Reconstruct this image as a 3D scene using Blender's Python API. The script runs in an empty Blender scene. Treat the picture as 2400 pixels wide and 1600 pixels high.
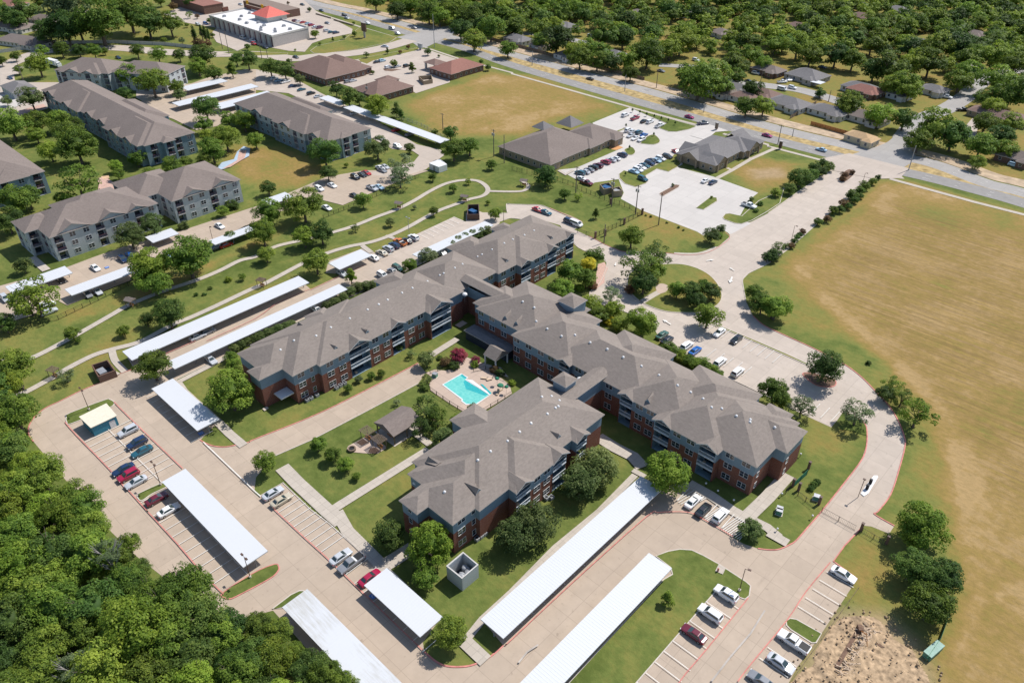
import bpy, bmesh, math, random
import numpy as np
from mathutils import Vector, Matrix
from mathutils.geometry import tessellate_polygon
random.seed(7); RN = np.random.default_rng(7)
S = bpy.context.scene
COL = S.collection
# ---------------------------------------------------------------- camera (a drone 120 m up)
TILT, ROLL, YAW, FPX, CH = math.radians(34.9061), math.radians(0.15097), math.radians(-43.14081), 1788.976, 120.0
_f = Vector((math.sin(YAW)*math.cos(TILT), math.cos(YAW)*math.cos(TILT), -math.sin(TILT)))
_r = _f.cross(Vector((0, 0, 1))).normalized(); _u = _r.cross(_f)
CR = _r*math.cos(ROLL)+_u*math.sin(ROLL); CU = -_r*math.sin(ROLL)+_u*math.cos(ROLL); CF = _f
cam = bpy.data.objects.new("camera", bpy.data.cameras.new("camera")); COL.objects.link(cam)
mm = Matrix((CR, CU, -CF)).transposed().to_4x4(); mm.translation = (0, 0, CH); cam.matrix_world = mm
cam.data.sensor_width = 36; cam.data.lens = 36*FPX/2400; cam.data.clip_start = 1; cam.data.clip_end = 6000
S.camera = cam
SHX, SHY = -0.15, -0.75                                   # shadow offset on the ground per metre of height
sunv = Vector((-SHX, -SHY, 1)).normalized()
W = bpy.data.worlds.new("World"); S.world = W; W.use_nodes = True
wn = W.node_tree; sky = wn.nodes.new("ShaderNodeTexSky"); sky.sky_type = 'NISHITA'; sky.sun_disc = False
sky.sun_elevation = math.asin(sunv.z); sky.sun_rotation = math.atan2(sunv.x, sunv.y); sky.air_density = 1.0; sky.dust_density = 0.6
wn.links.new(sky.outputs[0], wn.nodes["Background"].inputs[0]); wn.nodes["Background"].inputs[1].default_value = 0.11
sl = bpy.data.lights.new("sun", 'SUN'); sl.energy = 4.4; sl.angle = math.radians(0.55); sl.color = (1.0, 0.955, 0.89)
so = bpy.data.objects.new("sun", sl); COL.objects.link(so); so.rotation_euler = sunv.to_track_quat('Z', 'Y').to_euler(); so.location = (0, 0, 300)
S.view_settings.view_transform = 'Standard'; S.view_settings.look = 'None'; S.view_settings.gamma = 1
S.view_settings.use_curve_mapping = False; S.view_settings.exposure = 0.3
S.cycles.max_bounces = 6; S.cycles.diffuse_bounces = 3; S.cycles.transparent_max_bounces = 4
# ---------------------------------------------------------------- where a point of the ground plane or of a level above it lies
def G(x, y, z=0.0):
    d = CR*((x-1200)/FPX) - CU*((y-800)/FPX) + CF
    k = (z-CH)/d.z
    return Vector((d.x*k, d.y*k))
def mpp(x, y, z=0.0):                                      # metres per survey pixel there
    d = CR*((x-1200)/FPX) - CU*((y-800)/FPX) + CF
    return (z-CH)/d.z/FPX
def T(i, j, *pts): return [(600*i+p[0]/3.92, 400*j+p[1]/3.92) for p in pts]
def Q(ox, oy, w, *pts): return [(ox+p[0]*w/2352, oy+p[1]*w/2352) for p in pts]
def GW(pts, z=0.0): return [G(p[0], p[1], z) for p in pts]
# ---------------------------------------------------------------- materials
def nt(name):
    m = bpy.data.materials.new(name); m.use_nodes = True
    return m, m.node_tree, m.node_tree.nodes["Principled BSDF"]
def noise(t, vec, scale, detail=3, rough=.55):
    n = t.nodes.new("ShaderNodeTexNoise"); n.inputs["Scale"].default_value = scale; n.inputs["Detail"].default_value = detail
    n.inputs["Roughness"].default_value = rough
    if vec is not None: t.links.new(vec, n.inputs["Vector"])
    return n.outputs["Fac"]
def ramp(t, fac, stops):
    r = t.nodes.new("ShaderNodeValToRGB"); e = r.color_ramp.elements
    while len(e) > 1: e.remove(e[-1])
    e[0].position = stops[0][0]; e[0].color = (*stops[0][1], 1)
    for p, c in stops[1:]:
        q = e.new(p); q.color = (*c, 1)
    t.links.new(fac, r.inputs[0]); return r.outputs[0]
def mathn(t, op, a, b=None, c=None, clamp=False):
    n = t.nodes.new("ShaderNodeMath"); n.operation = op; n.use_clamp = clamp
    for k, v in enumerate((a, b, c)):
        if v is None: continue
        if isinstance(v, (int, float)): n.inputs[k].default_value = v
        else: t.links.new(v, n.inputs[k])
    return n.outputs[0]
def mixc(t, fac, a, b, mode='MIX'):
    n = t.nodes.new("ShaderNodeMix"); n.data_type = 'RGBA'; n.blend_type = mode
    for k, v in ((0, fac), (6, a), (7, b)):
        if isinstance(v, (int, float)): n.inputs[k].default_value = v
        elif isinstance(v, tuple): n.inputs[k].default_value = (*v, 1)
        else: t.links.new(v, n.inputs[k])
    return n.outputs[2]
def geo(t):
    return t.nodes.new("ShaderNodeNewGeometry").outputs["Position"]
def mapv(t, vec, sc, rot=0):
    n = t.nodes.new("ShaderNodeMapping"); n.inputs["Scale"].default_value = sc; n.inputs["Rotation"].default_value = (0, 0, rot)
    t.links.new(vec, n.inputs["Vector"]); return n.outputs[0]
def bump(t, b, h, strength, dist=.1):
    n = t.nodes.new("ShaderNodeBump"); n.inputs["Strength"].default_value = strength; n.inputs["Distance"].default_value = dist
    t.links.new(h, n.inputs["Height"]); t.links.new(n.outputs[0], b.inputs["Normal"])
def simple(name, col, rough=.8, metal=0, var=.12, scale=1.5, spec=.3, emit=None):
    m, t, b = nt(name)
    if var:
        f = noise(t, geo(t), scale, 4)
        c = ramp(t, f, [(.3, tuple(x*(1-var) for x in col)), (.7, tuple(min(1, x*(1+var)) for x in col))])
        t.links.new(c, b.inputs["Base Color"])
    else: b.inputs["Base Color"].default_value = (*col, 1)
    b.inputs["Roughness"].default_value = rough; b.inputs["Metallic"].default_value = metal
    b.inputs["Specular IOR Level"].default_value = spec
    return m
def concrete(name, col, joint=4.6, wear=.16, dark=.55):
    m, t, b = nt(name); p = geo(t)
    big = noise(t, p, .035, 4); mid = noise(t, p, .35, 5, .65); fine = noise(t, p, 6, 3)
    c = ramp(t, mid, [(.28, tuple(x*(1-wear) for x in col)), (.72, tuple(min(1, x*(1+wear*.6)) for x in col))])
    c = mixc(t, mathn(t, 'MULTIPLY', big, .75), c, tuple(x*.74 for x in (col[0], col[1]*.98, col[2]*.97)))
    c = mixc(t, mathn(t, 'MULTIPLY', fine, .25), c, tuple(x*.7 for x in col))
    st = noise(t, mapv(t, p, (.5, .12, 1), .3), 1.0, 4, .7)
    stf = mathn(t, 'MULTIPLY', mathn(t, 'SUBTRACT', st, .60, clamp=True), 2.4, clamp=True)
    c = mixc(t, stf, c, tuple(x*dark for x in col))
    oil = noise(t, p, .9, 2, .5); c = mixc(t, mathn(t, 'MULTIPLY', mathn(t, 'SUBTRACT', oil, .66, clamp=True), 5.0, clamp=True), c, tuple(x*.5 for x in col))
    # sawn joints, slab by slab tone
    if joint:
        sx = t.nodes.new("ShaderNodeSeparateXYZ"); t.links.new(p, sx.inputs[0])
        fl = []; cells = []
        for k in (0, 1):
            v = mathn(t, 'DIVIDE', sx.outputs[k], joint); fr = mathn(t, 'FRACT', v)
            d = mathn(t, 'ABSOLUTE', mathn(t, 'SUBTRACT', fr, .5)); fl.append(mathn(t, 'GREATER_THAN', d, .5-.05/joint))
            cells.append(mathn(t, 'FLOOR', v))
        j = mathn(t, 'MAXIMUM', *fl)
        cb = t.nodes.new("ShaderNodeCombineXYZ"); t.links.new(cells[0], cb.inputs[0]); t.links.new(cells[1], cb.inputs[1])
        wnz = t.nodes.new("ShaderNodeTexWhiteNoise"); t.links.new(cb.outputs[0], wnz.inputs[0])
        c = mixc(t, mathn(t, 'MULTIPLY', wnz.outputs[0], .26), c, tuple(x*.62 for x in col))
        c = mixc(t, mathn(t, 'MULTIPLY', j, .40), c, tuple(x*.45 for x in col))
    t.links.new(c, b.inputs["Base Color"]); b.inputs["Roughness"].default_value = .9; b.inputs["Specular IOR Level"].default_value = .15
    bump(t, b, fine, .25, .02)
    return m
MT = {}
MT['tan'] = concrete('tan_concrete', (.505, .41, .322))
MT['lite'] = concrete('pale_concrete', (.53, .455, .39), joint=5.2, wear=.1)
MT['white'] = concrete('new_concrete', (.60, .565, .53), joint=5.0, wear=.06, dark=.8)
MT['street'] = concrete('street_concrete', (.40, .38, .36), joint=5.0, wear=.1)
MT['walk'] = concrete('path_concrete', (.54, .48, .41), joint=1.6, wear=.08)
MT['deck'] = concrete('deck_concrete', (.56, .44, .36), joint=3, wear=.08)
MT['pinkdeck'] = simple('pink_paver', (.50, .33, .27), .9, var=.2, scale=2)
MT['asph'] = concrete('grey_asphalt', (.31, .298, .285), joint=0, wear=.22, dark=.7)
MT['median'] = simple('dry_median_grass', (.36, .265, .12), .95, var=.45, scale=.4)
MT['verge'] = simple('dry_verge', (.42, .32, .22), .95, var=.3, scale=.3)
MT['kerb'] = simple('kerb_concrete', (.52, .46, .40), .9)
MT['red'] = simple('faded_red_paint', (.52, .20, .17), .8, var=.25, scale=.9)
MT['line'] = simple('white_line_paint', (.66, .64, .60), .8, var=.12, scale=.8)
MT['blue'] = simple('blue_marking_paint', (.09, .2, .5), .8)
MT['soil'] = simple('bare_tan_soil', (.55, .37, .235), .95, var=.3, scale=.35)
MT['mulch'] = simple('brown_mulch', (.16, .10, .07), .95, var=.3)
MT['orange'] = simple('orange_clay_bed', (.55, .28, .12), .95, var=.2)
def shingles(name, col):
    m, t, b = nt(name); p = geo(t)
    a = noise(t, mapv(t, p, (1, 1, 5)), 1.1, 5, .7); d = noise(t, mapv(t, p, (3, 3, 14)), 2.2, 2); e = noise(t, p, .12, 3)
    f = mathn(t, 'ADD', mathn(t, 'MULTIPLY', a, .55), mathn(t, 'ADD', mathn(t, 'MULTIPLY', d, .25), mathn(t, 'MULTIPLY', e, .2)))
    c = ramp(t, f, [(.34, tuple(x*.76 for x in col)), (.5, col), (.66, tuple(x*1.22 for x in col))])
    t.links.new(c, b.inputs["Base Color"]); b.inputs["Roughness"].default_value = .92; b.inputs["Specular IOR Level"].default_value = .15
    bump(t, b, d, .5, .03)
    return m
MT['shingle'] = shingles('grey_brown_shingle', (.222, .190, .168))
MT['shingle_w'] = shingles('warm_grey_shingle', (.20, .165, .148))
MT['shingle_b'] = shingles('brown_shingle', (.20, .135, .115))
MT['shingle_r'] = shingles('red_brown_shingle', (.26, .13, .105))
MT['shingle_g'] = shingles('grey_shingle', (.19, .18, .18))
MT['shingle_t'] = shingles('tan_shingle', (.48, .33, .19))
def bricks(name, col, mortar, sc=4.0):
    m, t, b = nt(name); p = geo(t)
    sp = t.nodes.new("ShaderNodeSeparateXYZ"); t.links.new(p, sp.inputs[0])
    cb = t.nodes.new("ShaderNodeCombineXYZ"); t.links.new(mathn(t, 'ADD', sp.outputs[0], sp.outputs[1]), cb.inputs[0]); t.links.new(sp.outputs[2], cb.inputs[1])
    br = t.nodes.new("ShaderNodeTexBrick"); t.links.new(cb.outputs[0], br.inputs[0]); br.inputs["Scale"].default_value = sc
    br.inputs["Color1"].default_value = (*col, 1); br.inputs["Color2"].default_value = (*[x*.7 for x in col], 1); br.inputs["Mortar"].default_value = (*mortar, 1)
    br.inputs["Mortar Size"].default_value = .015
    n = noise(t, p, .5, 4)
    c = mixc(t, mathn(t, 'MULTIPLY', n, .4), br.outputs[0], tuple(x*.6 for x in col))
    t.links.new(c, b.inputs["Base Color"]); b.inputs["Roughness"].default_value = .9; b.inputs["Specular IOR Level"].default_value = .15
    return m
MT['brick'] = bricks('red_brick', (.225, .078, .053), (.3, .25, .2))
MT['brick_d'] = bricks('brown_brick', (.20, .115, .085), (.25, .2, .17))
MT['brick_t'] = bricks('tan_brick', (.36, .28, .19), (.34, .3, .25))
def siding(name, col, pitch=.2):
    m, t, b = nt(name); p = geo(t)
    sp = t.nodes.new("ShaderNodeSeparateXYZ"); t.links.new(p, sp.inputs[0])
    f = mathn(t, 'FRACT', mathn(t, 'DIVIDE', sp.outputs[2], pitch))
    c = mixc(t, mathn(t, 'GREATER_THAN', f, .85), col, tuple(x*.6 for x in col))
    c = mixc(t, mathn(t, 'MULTIPLY', noise(t, p, .6, 4), .35), c, tuple(x*.75 for x in col))
    t.links.new(c, b.inputs["Base Color"]); b.inputs["Roughness"].default_value = .7
    bump(t, b, f, .4, .03)
    return m
MT['siding'] = siding('blue_grey_siding', (.20, .28, .35))
MT['siding_l'] = siding('light_grey_siding', (.46, .49, .50))
MT['siding_d'] = siding('slate_and_shade_siding', (.20, .28, .33))  # slate siding; also puts shade into the colour of the grey blocks
MT['siding_w'] = siding('white_siding', (.62, .62, .60))
MT['cream'] = siding('cream_siding', (.60, .50, .33))
MT['stucco'] = simple('grey_stucco', (.42, .39, .37), .9)
MT['stucco_l'] = simple('pale_stucco', (.52, .50, .47), .9)
MT['purple'] = simple('maroon_panel', (.13, .055, .075), .8)
MT['trim'] = simple('white_trim', (.66, .66, .66), .6, var=.05)
MT['fascia'] = simple('pale_fascia', (.50, .48, .46), .7, var=.08)
MT['rail'] = simple('white_railing', (.60, .64, .68), .6, var=.05)
MT['dark'] = simple('recess_and_shade_dark', (.035, .045, .06), .8, var=.1)  # near-black for pen floors; on the porch it stands in for shade
MT['black'] = simple('black_metal', (.02, .02, .022), .6, var=.1)
MT['bronze'] = simple('bronze_metal', (.10, .06, .045), .5, var=.1)
MT['grey_m'] = simple('grey_metal', (.33, .34, .36), .5, metal=.3, var=.1)
MT['wood'] = simple('weathered_wood', (.20, .15, .11), .9, var=.25)
MT['wood_n'] = simple('new_cedar_wood', (.45, .20, .07), .9, var=.3)
MT['pole'] = simple('utility_pole_wood', (.17, .14, .12), .9, var=.2)
MT['bark'] = simple('bark', (.13, .10, .08), .95, var=.3, scale=3)
MT['bark_p'] = simple('dead_grey_bark', (.34, .31, .29), .95, var=.3, scale=3)
MT['teal'] = siding('teal_siding', (.035, .22, .32), .3)
MT['greenm'] = simple('green_fabric', (.03, .17, .10), .8, var=.15)
MT['box_g'] = simple('green_painted_steel', (.12, .27, .2), .6, var=.1)
MT['dumpster'] = simple('blue_dumpster_paint', (.02, .09, .22), .6, var=.3)
MT['redtile'] = simple('coral_red_tile', (.62, .15, .12), .8, var=.15)
MT['yellow'] = simple('yellow_sign', (.75, .42, .02), .7, var=.05)
MT['tan_p'] = simple('tan_plastic', (.55, .42, .30), .7, var=.1)
MT['hedge'] = None
MT['tyre'] = simple('tyre_rubber', (.02, .02, .02), .9, var=0)
MT['rim'] = simple('alloy_rim', (.45, .46, .48), .35, metal=.8, var=0)
MT['chrome'] = simple('lamp_lens', (.75, .76, .78), .15, var=0, spec=.6)
MT['tail'] = simple('tail_lens', (.35, .01, .01), .3, var=0)
def glass(name, col, rough=.08):
    m, t, b = nt(name); b.inputs["Base Color"].default_value = (*col, 1); b.inputs["Roughness"].default_value = rough
    b.inputs["Specular IOR Level"].default_value = .9; return m
MT['glass'] = glass('window_glass', (.02, .03, .045))
MT['cglass'] = glass('car_glass', (.03, .05, .055), .05)
MT['cglass_g'] = glass('green_car_glass', (.10, .20, .19), .05)
def metalroof():
    m, t, b = nt('white_metal_roof'); p = geo(t)
    oi = t.nodes.new("ShaderNodeAttribute"); oi.attribute_type = 'OBJECT'; oi.attribute_name = 'dirt'
    st = noise(t, mapv(t, p, (.25, 2.6, 1)), 1.0, 5, .7)
    big = noise(t, p, .10, 3)
    f = mathn(t, 'MULTIPLY', mathn(t, 'SUBTRACT', mathn(t, 'MULTIPLY', st, big), .20, clamp=True), 7.0, clamp=True)
    f = mathn(t, 'MULTIPLY', f, oi.outputs["Fac"], clamp=True)
    soft = mathn(t, 'MULTIPLY', noise(t, p, .3, 3), .12)
    c = mixc(t, soft, (.56, .575, .60), (.44, .45, .47)); c = mixc(t, f, c, (.36, .34, .29))
    t.links.new(c, b.inputs["Base Color"]); b.inputs["Roughness"].default_value = .55; return m
MT['mroof'] = metalroof()
MT['mroof2'] = simple('white_membrane_roof', (.66, .65, .64), .8, var=.06, scale=.2)
def water():
    m, t, b = nt('pool_water'); p = geo(t)
    n = noise(t, p, 1.2, 3); c = ramp(t, n, [(.3, (.11, .47, .43)), (.7, (.19, .57, .51))])
    t.links.new(c, b.inputs["Base Color"]); b.inputs["Roughness"].default_value = .05; b.inputs["Specular IOR Level"].default_value = .5
    bump(t, b, noise(t, p, 3, 2), .15, .05); return m
MT['water'] = water()
MT['pooldeep'] = simple('pool_step_tile', (.03, .36, .38), .4, var=.1)
PAINT = {}
def paint(name, col, rough=.22):
    m, t, b = nt(name+'_car_paint'); b.inputs["Base Color"].default_value = (*col, 1); b.inputs["Roughness"].default_value = rough
    b.inputs["Coat Weight"].default_value = .6; b.inputs["Coat Roughness"].default_value = .06; PAINT[name] = m
for n_, c_ in dict(white=(.78, .78, .78), silver=(.48, .50, .53), grey=(.22, .23, .25), black=(.018, .02, .025), navy=(.015, .035, .09),
                   blue=(.02, .12, .40), teal=(.02, .10, .14), red=(.42, .02, .025), crimson=(.33, .012, .05), maroon=(.13, .015, .03), orange=(.60, .17, .03),
                   beige=(.46, .41, .31), magenta=(.32, .015, .12), green=(.05, .12, .09), lightblue=(.35, .50, .62)).items(): paint(n_, c_)
# foliage: colour from a per-leaf tint, a per-tree random value and the tree's own hue
def foliage(name, a, b_, c_):
    m, t, b = nt(name)
    at = t.nodes.new("ShaderNodeAttribute"); at.attribute_name = 'tint'
    oi = t.nodes.new("ShaderNodeObjectInfo")
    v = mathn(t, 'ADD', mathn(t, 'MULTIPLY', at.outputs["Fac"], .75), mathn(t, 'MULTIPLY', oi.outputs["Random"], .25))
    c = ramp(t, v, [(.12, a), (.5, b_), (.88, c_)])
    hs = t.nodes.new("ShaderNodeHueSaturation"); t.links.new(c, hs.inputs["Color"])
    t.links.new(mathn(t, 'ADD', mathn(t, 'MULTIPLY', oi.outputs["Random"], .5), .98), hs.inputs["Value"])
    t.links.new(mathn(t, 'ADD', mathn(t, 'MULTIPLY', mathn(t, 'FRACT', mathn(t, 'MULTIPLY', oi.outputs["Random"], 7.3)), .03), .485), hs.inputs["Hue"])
    t.links.new(hs.outputs[0], b.inputs["Base Color"]); b.inputs["Roughness"].default_value = .62; b.inputs["Specular IOR Level"].default_value = .25
    tr = t.nodes.new("ShaderNodeBsdfTranslucent"); t.links.new(hs.outputs[0], tr.inputs[0])
    mx = t.nodes.new("ShaderNodeMixShader"); mx.inputs[0].default_value = .45
    t.links.new(b.outputs[0], mx.inputs[1]); t.links.new(tr.outputs[0], mx.inputs[2])
    t.links.new(mx.outputs[0], t.nodes["Material Output"].inputs[0]); return m
FOL = dict(mid=foliage('leaf_mid_green', (.046, .088, .013), (.118, .185, .024), (.235, .305, .042)),
           dark=foliage('leaf_dark_green', (.030, .064, .014), (.070, .128, .024), (.145, .210, .040)),
           light=foliage('leaf_light_green', (.070, .130, .013), (.165, .235, .024), (.28, .345, .050)),
           olive=foliage('leaf_olive_green', (.046, .078, .020), (.105, .150, .040), (.22, .26, .095)),
           yellow=foliage('leaf_yellow_green', (.22, .22, .02), (.42, .38, .03), (.6, .5, .06)),
           pink=foliage('pink_blossom', (.12, .03, .05), (.30, .04, .09), (.42, .09, .15)),
           rust=foliage('leaf_rusty', (.06, .045, .02), (.13, .08, .035), (.22, .12, .06)),
           grey=foliage('leaf_grey_green', (.07, .105, .045), (.125, .17, .07), (.22, .26, .13)))
# ---------------------------------------------------------------- mesh helpers
class MB:
    def __init__(s): s.v = []; s.f = []; s.m = []
    def add(s, vs, fs, mi=0):
        o = len(s.v); s.v += [tuple(v) for v in vs]; s.f += [tuple(i+o for i in f) for f in fs]; s.m += [mi]*len(fs); return s
    def box(s, x0, x1, y0, y1, z0, z1, mi=0):
        return s.add([(x0,y0,z0),(x1,y0,z0),(x1,y1,z0),(x0,y1,z0),(x0,y0,z1),(x1,y0,z1),(x1,y1,z1),(x0,y1,z1)],
                     [(3,2,1,0),(4,5,6,7),(0,1,5,4),(1,2,6,5),(2,3,7,6),(3,0,4,7)], mi)
    def obox(s, c, ux, lx, ly, z0, z1, mi=0):               # box around c along unit vector ux
        ux = Vector(ux).normalized(); uy = Vector((-ux.y, ux.x)); c = Vector(c[:2])
        q = [c+ux*a*lx/2+uy*b*ly/2 for a, b in ((-1,-1),(1,-1),(1,1),(-1,1))]
        return s.add([(p.x,p.y,z) for z in (z0,z1) for p in q], [(3,2,1,0),(4,5,6,7),(0,1,5,4),(1,2,6,5),(2,3,7,6),(3,0,4,7)], mi)
    def prism(s, pts, z0, z1, mi=0, bottom=False):
        n = len(pts); A = sum(pts[i][0]*pts[(i+1)%n][1]-pts[(i+1)%n][0]*pts[i][1] for i in range(n))
        if A < 0: pts = pts[::-1]
        vs = [(p[0],p[1],z0) for p in pts]+[(p[0],p[1],z1) for p in pts]
        tri = tessellate_polygon([[Vector((p[0],p[1],0)) for p in pts]])
        fs = []
        for a, b, c in tri:
            ar = (pts[b][0]-pts[a][0])*(pts[c][1]-pts[a][1])-(pts[c][0]-pts[a][0])*(pts[b][1]-pts[a][1])
            if ar < 0: a, c = c, a
            fs.append((a+n,b+n,c+n))
            if bottom: fs.append((c,b,a))
        if z1 > z0: fs += [(i,(i+1)%n,(i+1)%n+n,i+n) for i in range(n)]
        return s.add(vs, fs, mi)
    def tube(s, a, b, r0, r1=None, n=8, mi=0, caps=True):
        a = Vector(a); b = Vector(b); r1 = r0 if r1 is None else r1; d = (b-a).normalized()
        u = d.cross(Vector((0,0,1))) if abs(d.z) < .95 else d.cross(Vector((1,0,0))); u.normalize(); w = d.cross(u)
        vs = [p+(u*math.cos(2*math.pi*k/n)+w*math.sin(2*math.pi*k/n))*r for p, r in ((a,r0),(b,r1)) for k in range(n)]
        fs = [(k,k+n,(k+1)%n+n,(k+1)%n) for k in range(n)]
        if caps: fs += [tuple(range(n)), tuple(range(2*n-1,n-1,-1))]
        return s.add(vs, fs, mi)
    def dome(s, c, r, h, n=10, rings=3, mi=0):
        vs = []; fs = []
        for i in range(rings):
            a = math.pi/2*i/rings
            vs += [(c[0]+r*math.cos(a)*math.cos(2*math.pi*k/n), c[1]+r*math.cos(a)*math.sin(2*math.pi*k/n), c[2]+h*math.sin(a)) for k in range(n)]
        vs.append((c[0],c[1],c[2]+h))
        for i in range(rings-1): fs += [(i*n+k,i*n+(k+1)%n,(i+1)*n+(k+1)%n,(i+1)*n+k) for k in range(n)]
        fs += [((rings-1)*n+k,(rings-1)*n+(k+1)%n,rings*n) for k in range(n)]
        return s.add(vs, fs, mi)
    def ball(s, c, r, n=8, mi=0): s.dome(c, r, r, n, 3, mi); return s.dome(c, r, -r, n, 3, mi)
    def mesh(s, name, mats):
        me = bpy.data.meshes.new(name); me.from_pydata(s.v, [], s.f); 
        if not isinstance(mats, (list, tuple)): mats = [mats]
        for m in mats: me.materials.append(m)
        if len(mats) > 1: me.polygons.foreach_set('material_index', s.m)
        me.update(); return me
    def build(s, name, mats, parent=None, loc=None, rz=0):
        return put(name, s.mesh(name, mats), parent, loc, rz)
def put(name, me, parent=None, loc=None, rz=0):
    o = bpy.data.objects.new(name, me); COL.objects.link(o)
    if parent is not None: o.parent = parent
    if loc is not None: o.location = (loc[0], loc[1], loc[2] if len(loc) > 2 else 0)
    if rz: o.rotation_euler.z = rz
    return o
def empty(name, loc=(0,0,0), rz=0, sc=None):
    o = bpy.data.objects.new(name, None); COL.objects.link(o); o.location = (loc[0], loc[1], loc[2] if len(loc) > 2 else 0); o.rotation_euler.z = rz
    if sc: o.scale = (sc,)*3 if isinstance(sc, (int, float)) else sc
    o.empty_display_size = .5; return o
def tag(o, label=None, cat=None, group=None, kind=None):
    if label: o['label'] = label
    if cat: o['category'] = cat
    if group: o['group'] = group
    if kind: o['kind'] = kind
    return o
def struct(o, label=None):
    o['kind'] = 'structure'
    if label: o['label'] = label
    return o
def copy_tree(o, parent=None):
    c = o.copy(); COL.objects.link(c); c.parent = parent
    for ch in list(KIDS.get(o.name, [])):
        copy_tree(ch, c)
    return c
KIDS = {}
def kid(parent, ch): KIDS.setdefault(parent.name, []).append(ch); return ch
def smooth(pts, k=6, closed=True):                          # Catmull-Rom through points
    n = len(pts); out = []
    P = [Vector(p[:2]) for p in pts]
    rng = range(n) if closed else range(n-1)
    for i in rng:
        g = (lambda q: P[q % n]) if closed else (lambda q: P[max(0, min(n-1, q))])
        a, b, c, d = g(i-1), g(i), g(i+1), g(i+2)
        for s_ in range(k):
            u = s_/k
            out.append(.5*((2*b)+(c-a)*u+(2*a-5*b+4*c-d)*u*u+(3*b-a-3*c+d)*u**3))
    if not closed: out.append(P[-1])
    return out
ZL = [0.02]
def nextz():
    ZL[0] += .0035; return ZL[0]
def sheet(name, pts, mat, z=None, label=None, sm=False, kind='structure', px=True):
    w = GW(pts) if px else [Vector(p) for p in pts]
    if sm: w = smooth(w, 5)
    z = nextz() if z is None else z
    b = MB().prism(w, z, z)
    return tag(b.build(name, mat), label, kind=kind)
def ribbon(mb, pts, width, z0, z1, closed=False, mi=0):     # a strip of given width along a polyline of world points
    n = len(pts); L = []; R = []
    for i in range(n):
        a = pts[(i-1) % n] if closed or i > 0 else pts[i]; b = pts[(i+1) % n] if closed or i < n-1 else pts[i]
        d = (b-a); d = d.normalized() if d.length > 1e-6 else Vector((1, 0)); nn = Vector((-d.y, d.x))*width/2
        L.append(pts[i]+nn); R.append(pts[i]-nn)
    vs = [(p.x,p.y,z) for z in (z0,z1) for p in L+R]; m = n; fs = []
    for i in range(n if closed else n-1):
        j = (i+1) % n
        fs.append((2*m+i, 3*m+i, 3*m+j, 2*m+j))
        if z1 > z0: fs += [(i, 2*m+i, 2*m+j, j), (m+i, m+j, 3*m+j, 3*m+i)]
    return mb.add(vs, fs, mi)
def kerb(pts, mat='kerb', w=.2, h=.14, closed=False, sm=True, name='kerb', px=True):
    p = GW(pts) if px else [Vector(q) for q in pts]
    if sm: p = smooth(p, 5, closed)
    return struct(ribbon(MB(), p, w, .0, h, closed).build(name, MT[mat]))
def path(pts, width, mat='walk', sm=True, z=None, name='footpath', label=None, px=True):
    p = GW(pts) if px else [Vector(q) for q in pts]
    if sm: p = smooth(p, 6, False)
    z = nextz() if z is None else z
    return struct(ribbon(MB(), p, width, z, z).build(name, MT[mat]), label)
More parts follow.
